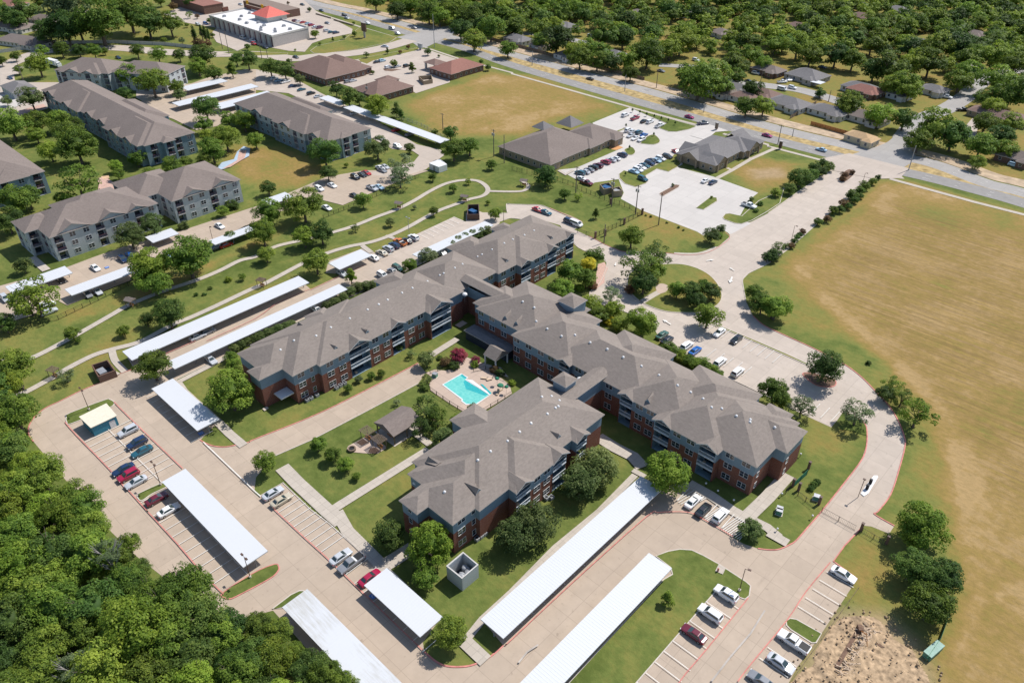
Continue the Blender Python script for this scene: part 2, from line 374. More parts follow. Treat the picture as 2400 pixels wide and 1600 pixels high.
# ---------------------------------------------------------------- ground
def groundmat(name, dry=None, stripe=None):
    m, t, b = nt(name); p = geo(t)
    n1 = noise(t, p, .045, 5, .6); n2 = noise(t, p, .35, 5, .65); n3 = noise(t, mapv(t, p, (1, 1, 1)), 3.2, 3, .7)
    if dry is None:
        a = t.nodes.new("ShaderNodeAttribute"); a.attribute_name = 'gmask'
        s = t.nodes.new("ShaderNodeSeparateColor"); t.links.new(a.outputs["Color"], s.inputs[0]); d, st, soil = s.outputs[0], s.outputs[1], s.outputs[2]
    else: d = mathn(t, 'ADD', dry, 0); st = mathn(t, 'ADD', stripe or 0, 0); soil = mathn(t, 'ADD', 0, 0)
    v = mathn(t, 'ADD', d, mathn(t, 'MULTIPLY', mathn(t, 'SUBTRACT', n1, .5), 1.25))
    v = mathn(t, 'ADD', v, mathn(t, 'MULTIPLY', mathn(t, 'SUBTRACT', n2, .5), .70))
    v = mathn(t, 'ADD', v, mathn(t, 'MULTIPLY', mathn(t, 'SUBTRACT', n3, .5), .30), clamp=True)
    # mown hay rows of the big field run along x; they bend a little
    wv = mapv(t, p, (.022, .62, 1), .0); rows = noise(t, wv, 1.0, 6, .68)
    wv2 = mapv(t, p, (.05, 1.15, 1), .03); rows2 = noise(t, wv2, 1.0, 3, .6)
    rr = mathn(t, 'ADD', mathn(t, 'MULTIPLY', mathn(t, 'SUBTRACT', rows, .5), 1.1), mathn(t, 'MULTIPLY', mathn(t, 'SUBTRACT', rows2, .5), .95))
    v = mathn(t, 'ADD', v, mathn(t, 'MULTIPLY', rr, st), clamp=True)
    c = ramp(t, v, [(0, (.096, .130, .030)), (.18, (.142, .174, .044)), (.36, (.205, .206, .056)), (.54, (.245, .205, .058)), (.70, (.295, .208, .066)), (.86, (.335, .226, .084)), (1, (.41, .28, .13))])
    c = mixc(t, soil, c, mixc(t, n2, (.34, .24, .14), (.50, .37, .24)))
    c = mixc(t, mathn(t, 'MULTIPLY', mathn(t, 'SUBTRACT', rows2, .40, clamp=True), mathn(t, 'MULTIPLY', st, 3.2), clamp=True), c, (.17, .112, .045))
    c = mixc(t, mathn(t, 'MULTIPLY', n3, .35), c, mixc(t, .5, c, (0, 0, 0)))
    t.links.new(c, b.inputs["Base Color"]); b.inputs["Roughness"].default_value = .95; b.inputs["Specular IOR Level"].default_value = .1
    n5 = noise(t, mapv(t, p, (.7, 1.4, 1)), .9, 4, .75); c = mixc(t, mathn(t, 'MULTIPLY', mathn(t, 'SUBTRACT', n5, .42, clamp=True), 2.2, clamp=True), c, mixc(t, .5, c, (.05, .06, .015)))
    t.links.new(c, b.inputs["Base Color"])
    bump(t, b, mathn(t, 'ADD', n3, mathn(t, 'MULTIPLY', rows2, st)), .55, .12)
    return m
MT['ground'] = groundmat('grass_and_field')
MT['lawn'] = groundmat('lawn_green', .14); MT['lawn_m'] = groundmat('lawn_mid', .33); MT['lawn_d'] = groundmat('lawn_dry', .58)
zones = [  # polygon (survey px), channel, value, softness m
 ([(1190,100),(1560,230),(2400,430),(2500,400),(2500,-300),(600,-300),(600,-20)], 0, .52, 6),
 ([(1600,170),(2080,240),(2060,330),(1500,200)], 0, .55, 5),
 ([(1010,60),(1250,100),(1600,190),(1900,300),(2400,400),(2400,430),(1700,285),(1150,130)], 0, .62, 4),
 ([(-400,-300),(700,-100),(560,90),(200,130),(0,160),(-400,200)], 0, .36, 6),
 ([(850,110),(1110,150),(1460,252),(1390,290),(1280,345),(1170,330),(930,230)], 0, .40, 4),
 ([(955,245),(1110,178),(1230,176),(1330,205),(1425,245),(1385,262),(1300,278),(1235,308),(1080,318),(990,290)], 0, .80, 7),
 ([(1250,255),(1330,262),(1230,300),(1170,290)], 0, .92, 6),
 ([(1955,1430),(2080,1440),(2155,1510),(2190,1590),(2190,1750),(1820,1750),(1885,1540)], 2, .85, 3),
 ([(1700,395),(1780,365),(1860,385),(1850,440),(1780,450)], 0, .70, 5),
 ([(1760,398),(1830,395),(1845,415),(1770,420)], 2, .7, 3),
 ([(2040,425),(2110,415),(2600,560),(2600,1750),(1950,1750),(2020,1300),(2120,1100),(2100,960),(1900,810),(1745,720),(1740,650),(1860,580)], 0, .42, 3),
 ([(2075,440),(2140,428),(2600,560),(2600,1750),(2200,1750),(2250,1300),(2235,1110),(2160,945),(2090,860),(2020,790),(1950,735),(1880,690),(1830,650),(1860,610),(1960,545)], 0, .85, 4),
 ([(2090,470),(2600,600),(2600,1300),(2330,1150),(2230,1000),(2120,850),(1990,730),(1910,670),(1930,610)], 1, .75, 10),
 ([(2300,1200),(2600,1300),(2600,1750),(2240,1750)], 1, .35, 10),
 ([(2290,480),(2420,510),(2420,560),(2330,545)], 0, .52, 8),
 ([(2100,450),(2250,490),(2240,530),(2130,500)], 0, .56, 8),
 ([(1800,790),(1930,810),(2060,900),(2120,1000),(2160,1180),(2120,1240),(2060,1200),(2110,1090),(2040,900),(1880,812)], 0, .26, 5),
 ([(2000,1260),(2060,1270),(2100,1350),(2090,1420),(1990,1400),(1960,1340)], 0, .55, 4),
 ([(1345,540),(1620,556),(1560,590),(1460,592)], 0, .36, 4),
 ([(1500,480),(1700,560),(1690,580),(1500,540)], 0, .48, 3),
 ([(550,340),(700,350),(760,400),(700,440),(600,440),(545,400)], 0, .72, 6),
 ([(770,130),(910,88),(930,100),(860,112),(780,125)], 0, .40, 3),
 ([(140,730),(400,650),(600,560),(720,500),(640,560),(420,670),(160,760)], 0, .60, 3),
 ([(0,780),(80,800),(230,810),(340,760),(420,700),(260,840),(60,900),(0,930)], 0, .42, 6),
 ([(380,735),(470,690),(560,640),(420,760)], 0, .34, 6),
 ([(435,880),(530,840),(560,870),(480,930)], 0, .40, 3),
 ([(620,1000),(700,950),(760,930),(900,870),(880,900),(700,985),(640,1020)], 0, .40, 3),
 ([(880,1010),(960,1000),(990,1040),(900,1070)], 0, .34, 5),
 ([(1930,985),(2010,1010),(2010,1060),(1950,1090),(1900,1040)], 0, .50, 4),
 ([(1000,190),(1130,170),(1120,185),(1010,215)], 0, .35, 4),
 ([(190,120),(460,105),(480,125),(200,135)], 0, .45, 3),
 ([(265,235),(330,250),(345,285),(250,260)], 0, .5, 3),
 ([(0,200),(130,190),(130,210),(0,220)], 0, .5, 3),
]
GX = np.arange(-760, 60.1, 1.8); GY = np.arange(-50, 770.1, 1.8)
XX, YY = np.meshgrid(GX, GY, indexing='ij')
mask = np.zeros(XX.shape+(3,)); mask[..., 0] = .20
for poly, ch, val, soft in zones:
    P = np.array([tuple(G(*p)) for p in poly]); n = len(P)
    inside = np.zeros(XX.shape, bool); dist = np.full(XX.shape, 1e9)
    for i in range(n):
        a, b = P[i], P[(i+1) % n]; ab = b-a
        tt = np.clip(((XX-a[0])*ab[0]+(YY-a[1])*ab[1])/max(1e-9, ab@ab), 0, 1)
        dist = np.minimum(dist, np.hypot(XX-a[0]-tt*ab[0], YY-a[1]-tt*ab[1]))
        if a[1] != b[1]:
            cr = ((a[1] > YY) != (b[1] > YY)) & (XX < (b[0]-a[0])*(YY-a[1])/(b[1]-a[1])+a[0]); inside ^= cr
    w = np.clip(.5+np.where(inside, dist, -dist)/(2*soft), 0, 1); w = w*w*(3-2*w)
    mask[..., ch] = mask[..., ch]*(1-w)+val*w
for pts, wd, val in ((T(3,1,(250,900),(420,1100),(560,1230),(700,1400),(850,1600))+T(3,2,(1100,200),(1300,430),(1500,640),(1650,900),(1780,1150),(1830,1400)), 1.3, .30), (T(3,1,(300,880),(480,1080),(640,1230),(800,1420),(960,1600))+T(3,2,(1200,200),(1420,430),(1600,640),(1760,900),(1900,1150),(1960,1500)), 1.1, .28),
      (T(3,2,(1500,800),(1620,1000),(1760,1300),(1800,1568))+T(3,3,(1750,100),(1790,300),(1850,500),(1840,700)), 1.4, .35), (T(3,3,(1830,380),(1900,360),(2100,420),(2352,560)), 1.2, -.3), (T(3,1,(1100,110),(800,330),(600,480),(350,700)), 1.0, .30), (T(3,3,(2352,700),(2000,800),(1820,1000),(1750,1300)), 1.2, .35), (T(3,2,(700,0),(1000,180),(1200,380),(1400,560),(1560,740)), 2.2, -.35)):
    P = np.array([tuple(q) for q in smooth(GW(pts), 3, False)]); dist = np.full(XX.shape, 1e9)
    for a, b in zip(P, P[1:]):
        ab = b-a; tt = np.clip(((XX-a[0])*ab[0]+(YY-a[1])*ab[1])/max(1e-9, ab@ab), 0, 1); dist = np.minimum(dist, np.hypot(XX-a[0]-tt*ab[0], YY-a[1]-tt*ab[1]))
    w = np.clip(1-dist/wd/1.6, 0, 1); mask[..., 0] = np.clip(mask[..., 0]+w*val*.6, 0, 1.1); mask[..., 1] *= 1-w*.8
nx, ny = XX.shape
me = bpy.data.meshes.new('ground')
vs = np.stack([XX, YY, np.zeros_like(XX)], -1).reshape(-1, 3)
ii, jj = np.meshgrid(np.arange(nx-1), np.arange(ny-1), indexing='ij'); q0 = (ii*ny+jj).ravel()
me.vertices.add(len(vs)); me.vertices.foreach_set('co', vs.ravel().astype('f'))
nq = len(q0); me.loops.add(nq*4); me.polygons.add(nq)
me.loops.foreach_set('vertex_index', np.stack([q0, q0+ny, q0+ny+1, q0+1], -1).ravel().astype('i'))
me.polygons.foreach_set('loop_start', np.arange(nq, dtype='i')*4); me.update(calc_edges=True)
at = me.attributes.new('gmask', 'FLOAT_COLOR', 'POINT')
at.data.foreach_set('color', np.concatenate([mask.reshape(-1, 3), np.ones((len(vs), 1))], 1).ravel().astype('f'))
me.materials.append(MT['ground']); tag(put('ground', me), 'grass, lawns and dry hay field', kind='structure')
struct(MB().box(-3500, 3000, -2500, 4000, -.3, -.08).build('far_ground', MT['lawn_d']))
# ---------------------------------------------------------------- pavements
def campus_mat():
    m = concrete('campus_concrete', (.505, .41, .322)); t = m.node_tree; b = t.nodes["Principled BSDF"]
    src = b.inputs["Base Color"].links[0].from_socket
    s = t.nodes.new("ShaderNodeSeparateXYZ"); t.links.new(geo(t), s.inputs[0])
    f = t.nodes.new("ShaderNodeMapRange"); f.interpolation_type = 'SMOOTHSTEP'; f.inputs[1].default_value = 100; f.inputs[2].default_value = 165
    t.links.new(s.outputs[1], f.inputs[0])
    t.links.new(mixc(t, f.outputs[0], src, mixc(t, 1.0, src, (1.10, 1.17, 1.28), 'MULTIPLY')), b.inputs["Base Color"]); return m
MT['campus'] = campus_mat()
OUT = [(316,864),(281,876),(237,896),(189,916),(143,939),(107,956),(82,976),(68,999),(68,1019),(79,1035),(150,1120),(219,1200),(262,1247),(319,1302),(400,1365),(485,1422),(560,1450),(640,1430),
 (720,1520),(834,1640),(900,1720),(1840,1720),(1848,1600),(1869,1562),(1907,1510),(1925,1484),(2009,1356),(1953,1315),(1979,1279),(2024,1231),(2042,1233),(2084,1250),(2096,1232),(2050,1205),(2058,1198),(2088,1157),(2109,1093),(2121,1045),(2119,1022),(2104,984),(2081,948),(2050,915),(2017,882),(1979,854),(1922,824),(1871,800),(1833,783),(1790,762),(1765,740),
 (1748,706),(1743,678),(1741,655),(1756,640),(1800,618),(1850,582),(1889,548),(1938,505),(1984,469),(2030,430),(2055,417),(2120,419),(2090,395),(1960,370),(1940,378),(1958,392),(1922,415),(1869,451),(1800,500),(1761,520),(1733,527),(1700,545),(1710,556),(1700,568),(1672,586),(1646,595),(1608,598),(1570,594),(1514,590),(1488,589),(1462,590),(1437,581),(1417,573),(1399,563),(1379,553),(1345,538),
 (1363,520),(1289,489),(1265,481),(1231,480),(1200,479),(1187,479),(1189,499),(1131,498),(1115,492),(1092,500),(1092,520),(1064,508),(978,548),(880,592),(868,590),(850,582),(770,612),(763,640),(804,642),(728,678),(700,652),(300,838)]
INN = [(413,890),(531,833),(640,781.5),(760,725),(880,669),(1000,613),(1100,566),(1166,534),(1172,520),(1195,512),(1223,514),(1270,516),(1313,528),(1330,550),(1356,581),(1411,604),(1422,617),(1415,645),(1402,668),(1382,686),(1390,705),(1417,716),(1465,731),(1520,752),(1542,785),(1552,806),(1590,825),(1634,838),(1674,862),(1690,879),(1743,902),(1887,973),(1948,1001),(1962,985),(1975,966),(2000,975),(2022,989),(2031,1004),(2031,1042),(2019,1078),(1973,1139),(1928,1195),(1897,1231),(1866,1266),(1851,1276),(1825,1287),(1800,1288),(1776,1285),(1743,1274),(1718,1259),
 (1741,1219),(1666,1163),(1606,1128),(1560,1141),(1500,1116),(1130,1452),(1180,1512),(1148,1539),(1110,1557),(1080,1562),(1046,1560),(1021,1549),(995,1527),(991,1505),(1033,1447),(912,1332),(842,1291),(773,1228),(727,1193),(663,1131),(608,1163),(596,1152),(600,1118),(643,1069),(728,1032),(763,1014),(870,958),(980,899),(998,873),(980,851),(855,916),(738,973),(600,1028),(584,1036),(561,1041),(531,1047),(505,1046),(485,1040),(469,1031),(516,985)]
def holed(name, outer, hole, mat, z):
    a = [Vector((*p, 0)) for p in GW(outer)]; h = [Vector((*p, 0)) for p in GW(hole)]
    tri = tessellate_polygon([a, h]); vs = a+h; fs = []
    for q in tri:
        p0, p1, p2 = (vs[k] for k in q); s_ = (p1.x-p0.x)*(p2.y-p0.y)-(p2.x-p0.x)*(p1.y-p0.y)
        fs.append(q if s_ > 0 else q[::-1])
    return MB().add([(v.x, v.y, z) for v in vs], fs).build(name, mat)
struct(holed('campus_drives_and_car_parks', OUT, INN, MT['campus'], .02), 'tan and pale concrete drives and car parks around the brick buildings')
def island(pts, mat='lawn', h=.13, sm=False, name='grass_island', label=None, kb='kerb', kw=.22):
    w = GW(pts)
    if sm: w = smooth(w, 5)
    o = MB().prism(w, .0, h).build(name, MT[mat]); struct(o, label)
    if kb: struct(ribbon(MB(), w, kw, .0, h+.02, True).build('kerb', MT[kb]))
    return o
# kerbs of the outer and inner edges
kerb([(300,838),(316,864)], sm=False)
kerb(OUT[0:10], 'red'); kerb(OUT[32:49], 'red', w=.25); kerb(OUT[49:60], 'kerb'); kerb(OUT[62:68], 'kerb'); kerb(OUT[70:84], 'red', w=.16); kerb(OUT[84:92], 'kerb')
kerb(OUT[26:30], 'red', w=.25, sm=False)
kerb(INN[0:8], 'kerb', sm=False); kerb(INN[8:12]); kerb(INN[12:24]); kerb(INN[24:32]); kerb(INN[34:48], 'red', w=.25); kerb([(1741,1219),(1666,1163),(1606,1128)], sm=False)
kerb([(1180,1512),(1148,1539),(1110,1557),(1080,1562),(1046,1560),(1021,1549),(995,1527)], 'red', w=.3); kerb([(1033,1447),(912,1332),(842,1291),(773,1228),(727,1193),(663,1131),(608,1163)], sm=False)
kerb([(643,1069),(728,1032),(763,1014),(870,958),(980,899)], sm=False, w=.2); kerb([(980,851),(855,916),(738,973),(600,1028),(584,1036),(561,1041),(531,1047),(505,1046),(485,1040),(469,1031)], 'red', w=.25); kerb([(516,985),(413,890)], sm=False)
# grass islands
island([(1333,1600),(1555,1358),(1576,1346),(1572,1330),(1537,1303),(1565,1292),(1593,1287),(1621,1289),(1649,1302),(1685,1322),(1748,1363),(1759,1373),(1756,1396),(1746,1404),(1727,1398),(1675,1388),(1491,1600),(1390,1715),(1230,1715)], 'lawn', name='lawn')
island(T(2,1,(1405,860),(1550,860),(1680,890),(1800,950),(1880,1030),(1925,1120),(1915,1200),(1850,1260),(1750,1300),(1560,1305),(1400,1290),(1250,1240),(1150,1180),(1085,1110),(1060,1020),(1100,930),(1250,880)), 'lawn_m', sm=True, name='roundabout_lawn', label='oval lawn inside the entrance roundabout', kb='kerb')
island(T(0,2,(610,700),(640,660),(960,540),(1010,535),(1050,560),(1040,590),(980,620),(660,755),(615,740)), 'lawn', sm=True, kb='kerb')
island(T(0,2,(1265,1415),(1290,1390),(1440,1320),(1500,1300),(1540,1330),(1400,1400),(1310,1460),(1275,1450)), 'lawn', sm=True)
island(T(0,3,(2050,740),(2330,560),(2520,480),(2560,500),(2555,540),(2480,610),(2200,760),(2120,795),(2070,790)), 'lawn', sm=True, kb='red')
island(T(1,3,(150,890),(320,760),(400,722),(440,722),(440,740),(250,880)), 'lawn')
island(T(3,3,(165,1000),(200,975),(260,985),(490,1115),(440,1200),(400,1200),(210,1080),(170,1040)), 'lawn', kb='kerb')
island(T(3,2,(-600,-220),(-560,-190),(-100,0),(200,130),(350,200),(420,250),(350,215),(0,60),(-400,-110),(-600,-190)), 'lawn_m', name='planting_strip')
island(T(3,2,(330,290),(420,300),(600,350),(620,400),(560,420),(440,400),(330,320)), 'mulch', sm=True, kb='red')
island(T(3,2,(690,760),(730,700),(800,720),(880,750),(905,800),(900,860),(760,820),(640,800)), 'lawn', sm=True, kb=None)
island([(1866,408),(1888,392),(1905,388),(1915,396),(1903,408),(1880,425),(1868,428),(1862,418)] and T(3,1,(650,80),(690,20),(740,-10),(800,10),(790,40),(720,100),(670,105)), 'mulch', sm=True)
# verge left of the field drive, tree islands
# ---- bank car park (new concrete) and its lawns
BANK = [(1389,288),(1477,252),(1634,296),(1639,286),(1660,288),(1677,303),(1660,309),(1639,319),(1657,329),(1601,357),(1595,364),(1600,385),(1588,392),(1671,414),(1777,452),(1754,470),(1735,505),(1700,500),(1760,524),(1715,548),(1655,556),(1634,543),(1506,494),(1455,466),(1462,452),(1450,420),(1394,428),(1380,435),(1340,415),(1310,398),(1350,394),(1461,346),(1430,335),(1434,318),(1398,309)]
sheet('bank_car_park', BANK, MT['white'], label='pale new concrete car park between the two clinic buildings')
C5 = lambda *p: Q(1350, 250, 300, *p)
island(C5((1010,30),(2210,365),(2080,420),(1850,465),(1700,462),(1530,400),(1660,310)), 'lawn', label='lawn with a row of small young trees beside the main road', name='lawn')
island(C5((880,1175),(1120,1245),(1760,930),(1800,880),(1940,895),(1960,1000),(1900,1090),(1700,1200),(1490,1145),(1280,1270),(1320,1360),(1290,1410),(1100,1480),(900,1420),(800,1320),(790,1240)), 'lawn_m')
island(C5((1190,670),(1300,560),(1400,520),(1480,545),(1540,620),(1520,670),(1420,700),(1260,690)), 'lawn', sm=True)
island(C5((890,800),(960,760),(1030,750),(1080,800),(1085,850),(1030,890),(950,880)), 'lawn', sm=True)
island(C5((690,470),(880,400),(900,415),(720,490)), 'lawn_m')
island(T(2,1,(1355,210),(1500,130),(1540,135),(1530,155),(1390,235),(1365,230)), 'mulch'); island(T(2,1,(1690,345),(1820,245),(1880,250),(1885,280),(1760,360)), 'lawn')
island(T(2,1,(1935,430),(1960,400),(2000,395),(2110,420),(2265,280),(2352,240),(2500,160),(2460,300),(2352,372),(2200,460),(2110,490),(2050,485),(1950,450)), 'lawn')
island(T(2,1,(1760,600),(1800,570),(1870,545),(1960,560),(2000,600),(1950,650),(1880,700),(1800,660)), 'lawn_m', sm=True, kb=None)
sheet('clay_bed', C5((620,690),(700,690),(870,750),(740,800),(610,780)), MT['orange'])
path(C5((2480,-10),(2000,190)) and Q(1550,270,300,(1020,1160),(1300,1010),(1640,810),(2110,600)), 1.8, 'walk', sm=False)
path(Q(1550,270,300,(1300,1010),(1210,970)), 1.5, sm=False); path(Q(1550,270,300,(1660,810),(1580,770)), 1.5, sm=False)
# ---- main road
asph = T(1,0,(-350,-150),(250,-10),(500,60),(1000,190),(1500,335),(1900,440),(2352,600))+T(2,0,(800,835),(1600,1060),(2352,1270))+T(3,0,(500,1400),(1000,1525))+T(3,1,(1500,70),(2000,200),(2352,300),(3400,620))
conc = T(1,0,(-250,-200),(500,20),(1000,130),(1700,320),(2352,500))+T(2,0,(700,690),(1400,880),(2352,1160))+T(3,0,(900,1375),(1500,1500))+T(3,1,(2000,115),(2352,205),(3400,520))
A_ = smooth(GW(asph), 6, False); C_ = smooth(GW(conc), 6, False)
med = ribbon(MB(), [a.lerp(min(C_, key=lambda q: (q-a).length), .5) for a in A_], 9.5, nextz(), ZL[0]); struct(med.build('median_strip', MT['median']), 'dry yellow grass median of the main road')
struct(ribbon(MB(), A_, 8.8, nextz(), ZL[0]).build('road', MT['asph']), 'grey asphalt carriageway of the main road'); struct(ribbon(MB(), C_, 9.0, nextz(), ZL[0]).build('road', MT['street']), 'concrete carriageway of the main road')
def dashes(C, off, n=160):
    mb = MB(); z = nextz(); d = 0
    for a, b in zip(C, C[1:]):
        u = (b-a).normalized(); nn = Vector((-u.y, u.x))*off; L = (b-a).length; s_ = -d
        while s_ < L:
            if s_ >= 0: ribbon(mb, [a+u*s_+nn, a+u*min(L, s_+3)+nn], .14, z, z)
            s_ += 12
        d = (d+L) % 12
    return struct(mb.build('lane_dashes', MT['line']))
dashes(A_, 1.6); dashes(A_, -1.6); dashes(C_, 1.6); dashes(C_, -1.6)
path(T(1,0,(1560,440),(1860,540),(2352,670))+T(2,0,(0,680),(500,820),(1100,990),(1700,1150)), 1.8, sm=False); path(T(2,0,(1940,1230),(2352,1330))+T(3,0,(0,1345),(480,1470)), 1.8, sm=False)
path(T(3,1,(1120,75),(1500,180),(1900,290),(2352,405),(3400,700)), 2.0, sm=False)
path(T(1,0,(560,120),(960,250),(1230,330)), 1.8, sm=False)
# far verge of bare soil and the cross streets
V_ = [c+(c-min(A_, key=lambda q: (q-c).length)).normalized()*9.5 for c in C_]
struct(ribbon(MB(), V_, 8, nextz(), ZL[0]).build('verge', MT['verge']))
def street(pts, w, mat='street', label=None): return path(pts, w, mat, True, name='street', label=label)
sheet('junction', T(1,0,(1290,345),(1700,250),(1960,210),(2030,240),(1880,300),(1780,330),(1560,440),(1500,440),(1420,380)), MT['street'])
street(T(3,0,(900,1440),(1200,1330),(1330,1170),(1440,1080),(1620,1010),(1800,900),(1950,760),(2050,690),(2352,640),(2700,600)), 9.5, label='grey side street curving between the houses')
street(T(3,0,(2050,690),(1960,640),(1800,560)), 7); street(T(3,0,(-700,700),(0,790),(300,830),(640,930),(800,1000)), 9.5); street(T(2,0,(0,310),(300,320),(700,400)), 8)
street(T(2,0,(1350,600),(1700,620),(1900,650)), 7); street(T(3,0,(1330,1170),(1250,1280)), 10); sheet('junction', T(3,0,(600,1568),(560,1480),(880,1390),(1230,1310),(1300,1360),(1380,1460),(1200,1568),(1100,1620)), MT['street'])
street(T(3,0,(1850,1320),(1870,1180),(1930,1100)), 5, 'lite'); street(T(2,0,(0,230),(180,60),(300,-60)), 7)
sheet('junction', [(1925,372),(1990,360),(2130,395),(2110,418),(2050,420),(1950,400)], MT['lite'])
sheet('junction', T(2,0,(1690,1150),(1710,1120),(1830,1150),(1990,1205),(1870,1215),(1780,1290),(1640,1250)), MT['white'])
# ---- access road, shop lots and clinic lots on the far side
sheet('commercial_car_park', T(1,0,(930,550),(1500,450),(1560,455),(1870,555),(1800,620),(1780,760),(1470,860),(1350,790),(1230,720),(960,830),(770,770),(640,800),(920,700),(930,620),(760,530),(560,560),(300,560)), MT['lite'], label='pale concrete car park behind the brown roofed clinics')
street(T(1,0,(1420,370),(1180,440),(900,490),(560,520),(330,540),(0,500),(-390,500),(-840,480),(-1350,440),(-1900,470),(-2150,540),(-2400,650)), 12, 'lite', 'access road curving behind the apartment buildings')
sheet('shop_car_park', T(0,0,(1990,260),(1700,210),(1500,130),(1680,60),(2000,-40),(2352,-100),(2700,-80),(2900,100),(3240,270),(3230,310),(2990,360),(2870,400),(2800,480),(2650,470),(2330,410),(2180,470),(1990,390),(1940,310)), MT['lite'])
island(T(1,0,(500,470),(560,425),(800,370),(960,250),(1240,330),(1290,350),(1230,390),(900,460),(620,495),(530,490)), 'lawn_m', name='lawn', label='lawn wedge with a tall sign between shop and junction')
island(T(1,0,(0,480),(290,490),(290,505),(0,515),(-300,490),(-200,470)), 'lawn_m'); island(T(1,0,(180,430),(340,435),(570,360),(580,330),(350,390),(180,415)), 'lawn_m', kb=None)
island(T(1,0,(935,545),(1480,440),(1500,450),(1460,470),(1080,560),(1020,590),(960,570)), 'lawn_m'); island(T(1,0,(1165,635),(1340,640),(1250,660),(1180,655)), 'mulch')
island(T(1,0,(180,60),(440,80),(400,95),(260,95),(190,80)), 'lawn_m')
# ---- west apartment complex: drives
wz = lambda pts, mat='tan', label=None: sheet('apartment_car_park', pts, MT[mat], label=label)
wz(T(0,1,(560,910),(880,790),(1200,680),(1650,560),(2352,330),(2600,230),(3000,60),(3350,0),(3950,0),(3760,60),(3150,320),(2950,270),(2700,340),(2500,400),(2352,470),(1900,670),(1640,760),(1200,1010),(620,1240),(520,1190),(300,1330),(0,1420),(-300,1420),(-300,1150),(0,1060)), label='tan car park strip between the grey apartment blocks and the greenbelt')
wz(T(1,0,(-1100,830),(-500,760),(-100,640),(0,640),(350,720),(600,860),(1050,1080),(1480,1330),(1700,1380),(1740,1420),(1560,1560),(1300,1640),(1000,1600),(1450,1490),(1500,1430),(1440,1390),(1250,1370),(1040,1260),(1020,1200),(600,1000),(300,860),(0,830),(-300,900),(-400,1060),(-620,1080),(-560,1180),(-900,1020),(-1100,900)), 'lite')
wz(T(0,0,(1450,880),(1900,720),(2200,650),(2352,640),(2352,900),(2000,1160),(1800,1200),(1600,1100),(1230,960)), 'tan')
wz(T(0,0,(0,700),(130,690),(140,760),(600,760),(420,830),(440,1000),(100,1090),(0,1080)), 'lite'); wz(T(0,0,(-200,620),(60,600),(220,620),(180,680),(-200,760)), 'lite')
path(T(0,2,(620,760),(640,760)), .5) if 0 else None
# ---- footpaths of the greenbelt
GP = 1.9
path(T(0,2,(-100,210),(100,170),(285,155),(560,20))+T(0,1,(740,1490),(1020,1330),(1200,1230),(1500,1110),(1800,1010),(2020,920),(2200,830),(2352,790))+T(1,1,(180,700),(380,650),(700,570),(900,510),(1100,430),(1290,360),(1450,280),(1600,190),(1750,120),(1900,90),(2030,95),(2110,140),(2130,190),(2080,235),(1960,265),(1880,295),(1690,365),(1560,430),(1400,520),(1230,600),(1050,660),(850,700),(640,765),(440,850),(250,950),(80,1040),(-40,1090),(-400,1260),(-600,1350))+T(0,1,(1600,1410),(1300,1568))+T(0,2,(1050,70),(860,130),(640,240),(530,310),(420,370),(250,460),(100,515),(-100,560)), GP, label='long winding footpath loop through the greenbelt lawn')
path(T(1,1,(2130,190),(2352,195))+T(2,1,(110,185),(150,140),(80,90)), 1.6); path(T(1,1,(975,690),(1060,755)), 1.8, sm=False); path(T(0,2,(1030,90),(1060,180),(1150,280)), 1.8)
path(T(1,1,(1190,600),(1290,630)), 1.5, sm=False)
# ---- campus footpaths
path(T(0,2,(1620,365),(1700,480),(1840,600),(2010,750),(2110,850),(2240,960)), 2.1, sm=False); path(T(0,2,(1650,370),(2080,150)), 1.6, sm=False)
path([(661,1095),(700,1135),(765,1195),(800,1225)], 3.2, sm=False); path([(773,1200),(795,1185),(835,1160),(960,1082),(1005,1054)], 2.2, sm=False)
path([(790,1200),(815,1245),(860,1290),(905,1335)], 2.6, sm=False); path(T(1,3,(1200,480),(1330,400),(1440,330)), 3.2, sm=False)
path(T(1,2,(1610,130),(1850,-20)), 2.0, sm=False); path([(1072,766),(1090,755)], 2.0, sm=False)
path(T(1,2,(1350,780),(1480,860),(1600,950)), 1.8, sm=False)
path(Q(1500,950,450,(1810,850),(1560,1130),(1310,1370)), 3.0, sm=False); path(Q(1500,950,450,(600,960),(870,1110),(1130,1290),(1330,1400)), 2.6, sm=False)
path(T(2,2,(790,880),(950,980),(1110,1060),(1200,1160)), 3.2, sm=False); path(T(2,2,(1180,1200),(1150,1230)), 3.2, sm=False); path(T(2,2,(1130,1230),(800,1568))+T(2,3,(400,330),(0,740))+T(1,3,(2080,990),(1920,1190)), 1.5, sm=False)
path(T(1,3,(1920,1190),(2110,1370)), 2.6, sm=False); path(Q(1500,950,450,(1340,1390),(1560,1500),(1700,1620)), 2.2, sm=False); path(T(3,3,(0,190),(180,290)), 2.2, sm=False)
sheet('brick_crossing', Q(1500,950,450,(870,1110),(930,1100),(1160,1260),(1100,1300)), MT['pinkdeck'], z=.11); path(T(2,3,(1900,560),(1930,500)), 1.5, sm=False)
sheet('brick_crossing', T(2,1,(790,860),(850,840),(880,900),(850,960),(850,1030),(780,1080),(770,980)), MT['pinkdeck'], z=.055)
path(T(2,1,(1190,1210),(1290,1150),(1380,1100)), 2.0, sm=False, z=.15); sheet('paved_circle', T(2,1,(1320,1070),(1370,1040),(1430,1060),(1420,1110),(1350,1130)), MT['deck'], z=.16, sm=True)
path(T(2,1,(1490,762),(1700,765),(1850,720),(1960,650),(1990,600)), 1.6, z=.05); path(T(0,1,(290,800),(430,920)), 2.5, sm=False)
path(T(2,1,(430,0),(490,40),(560,0)), 1.6, sm=False)
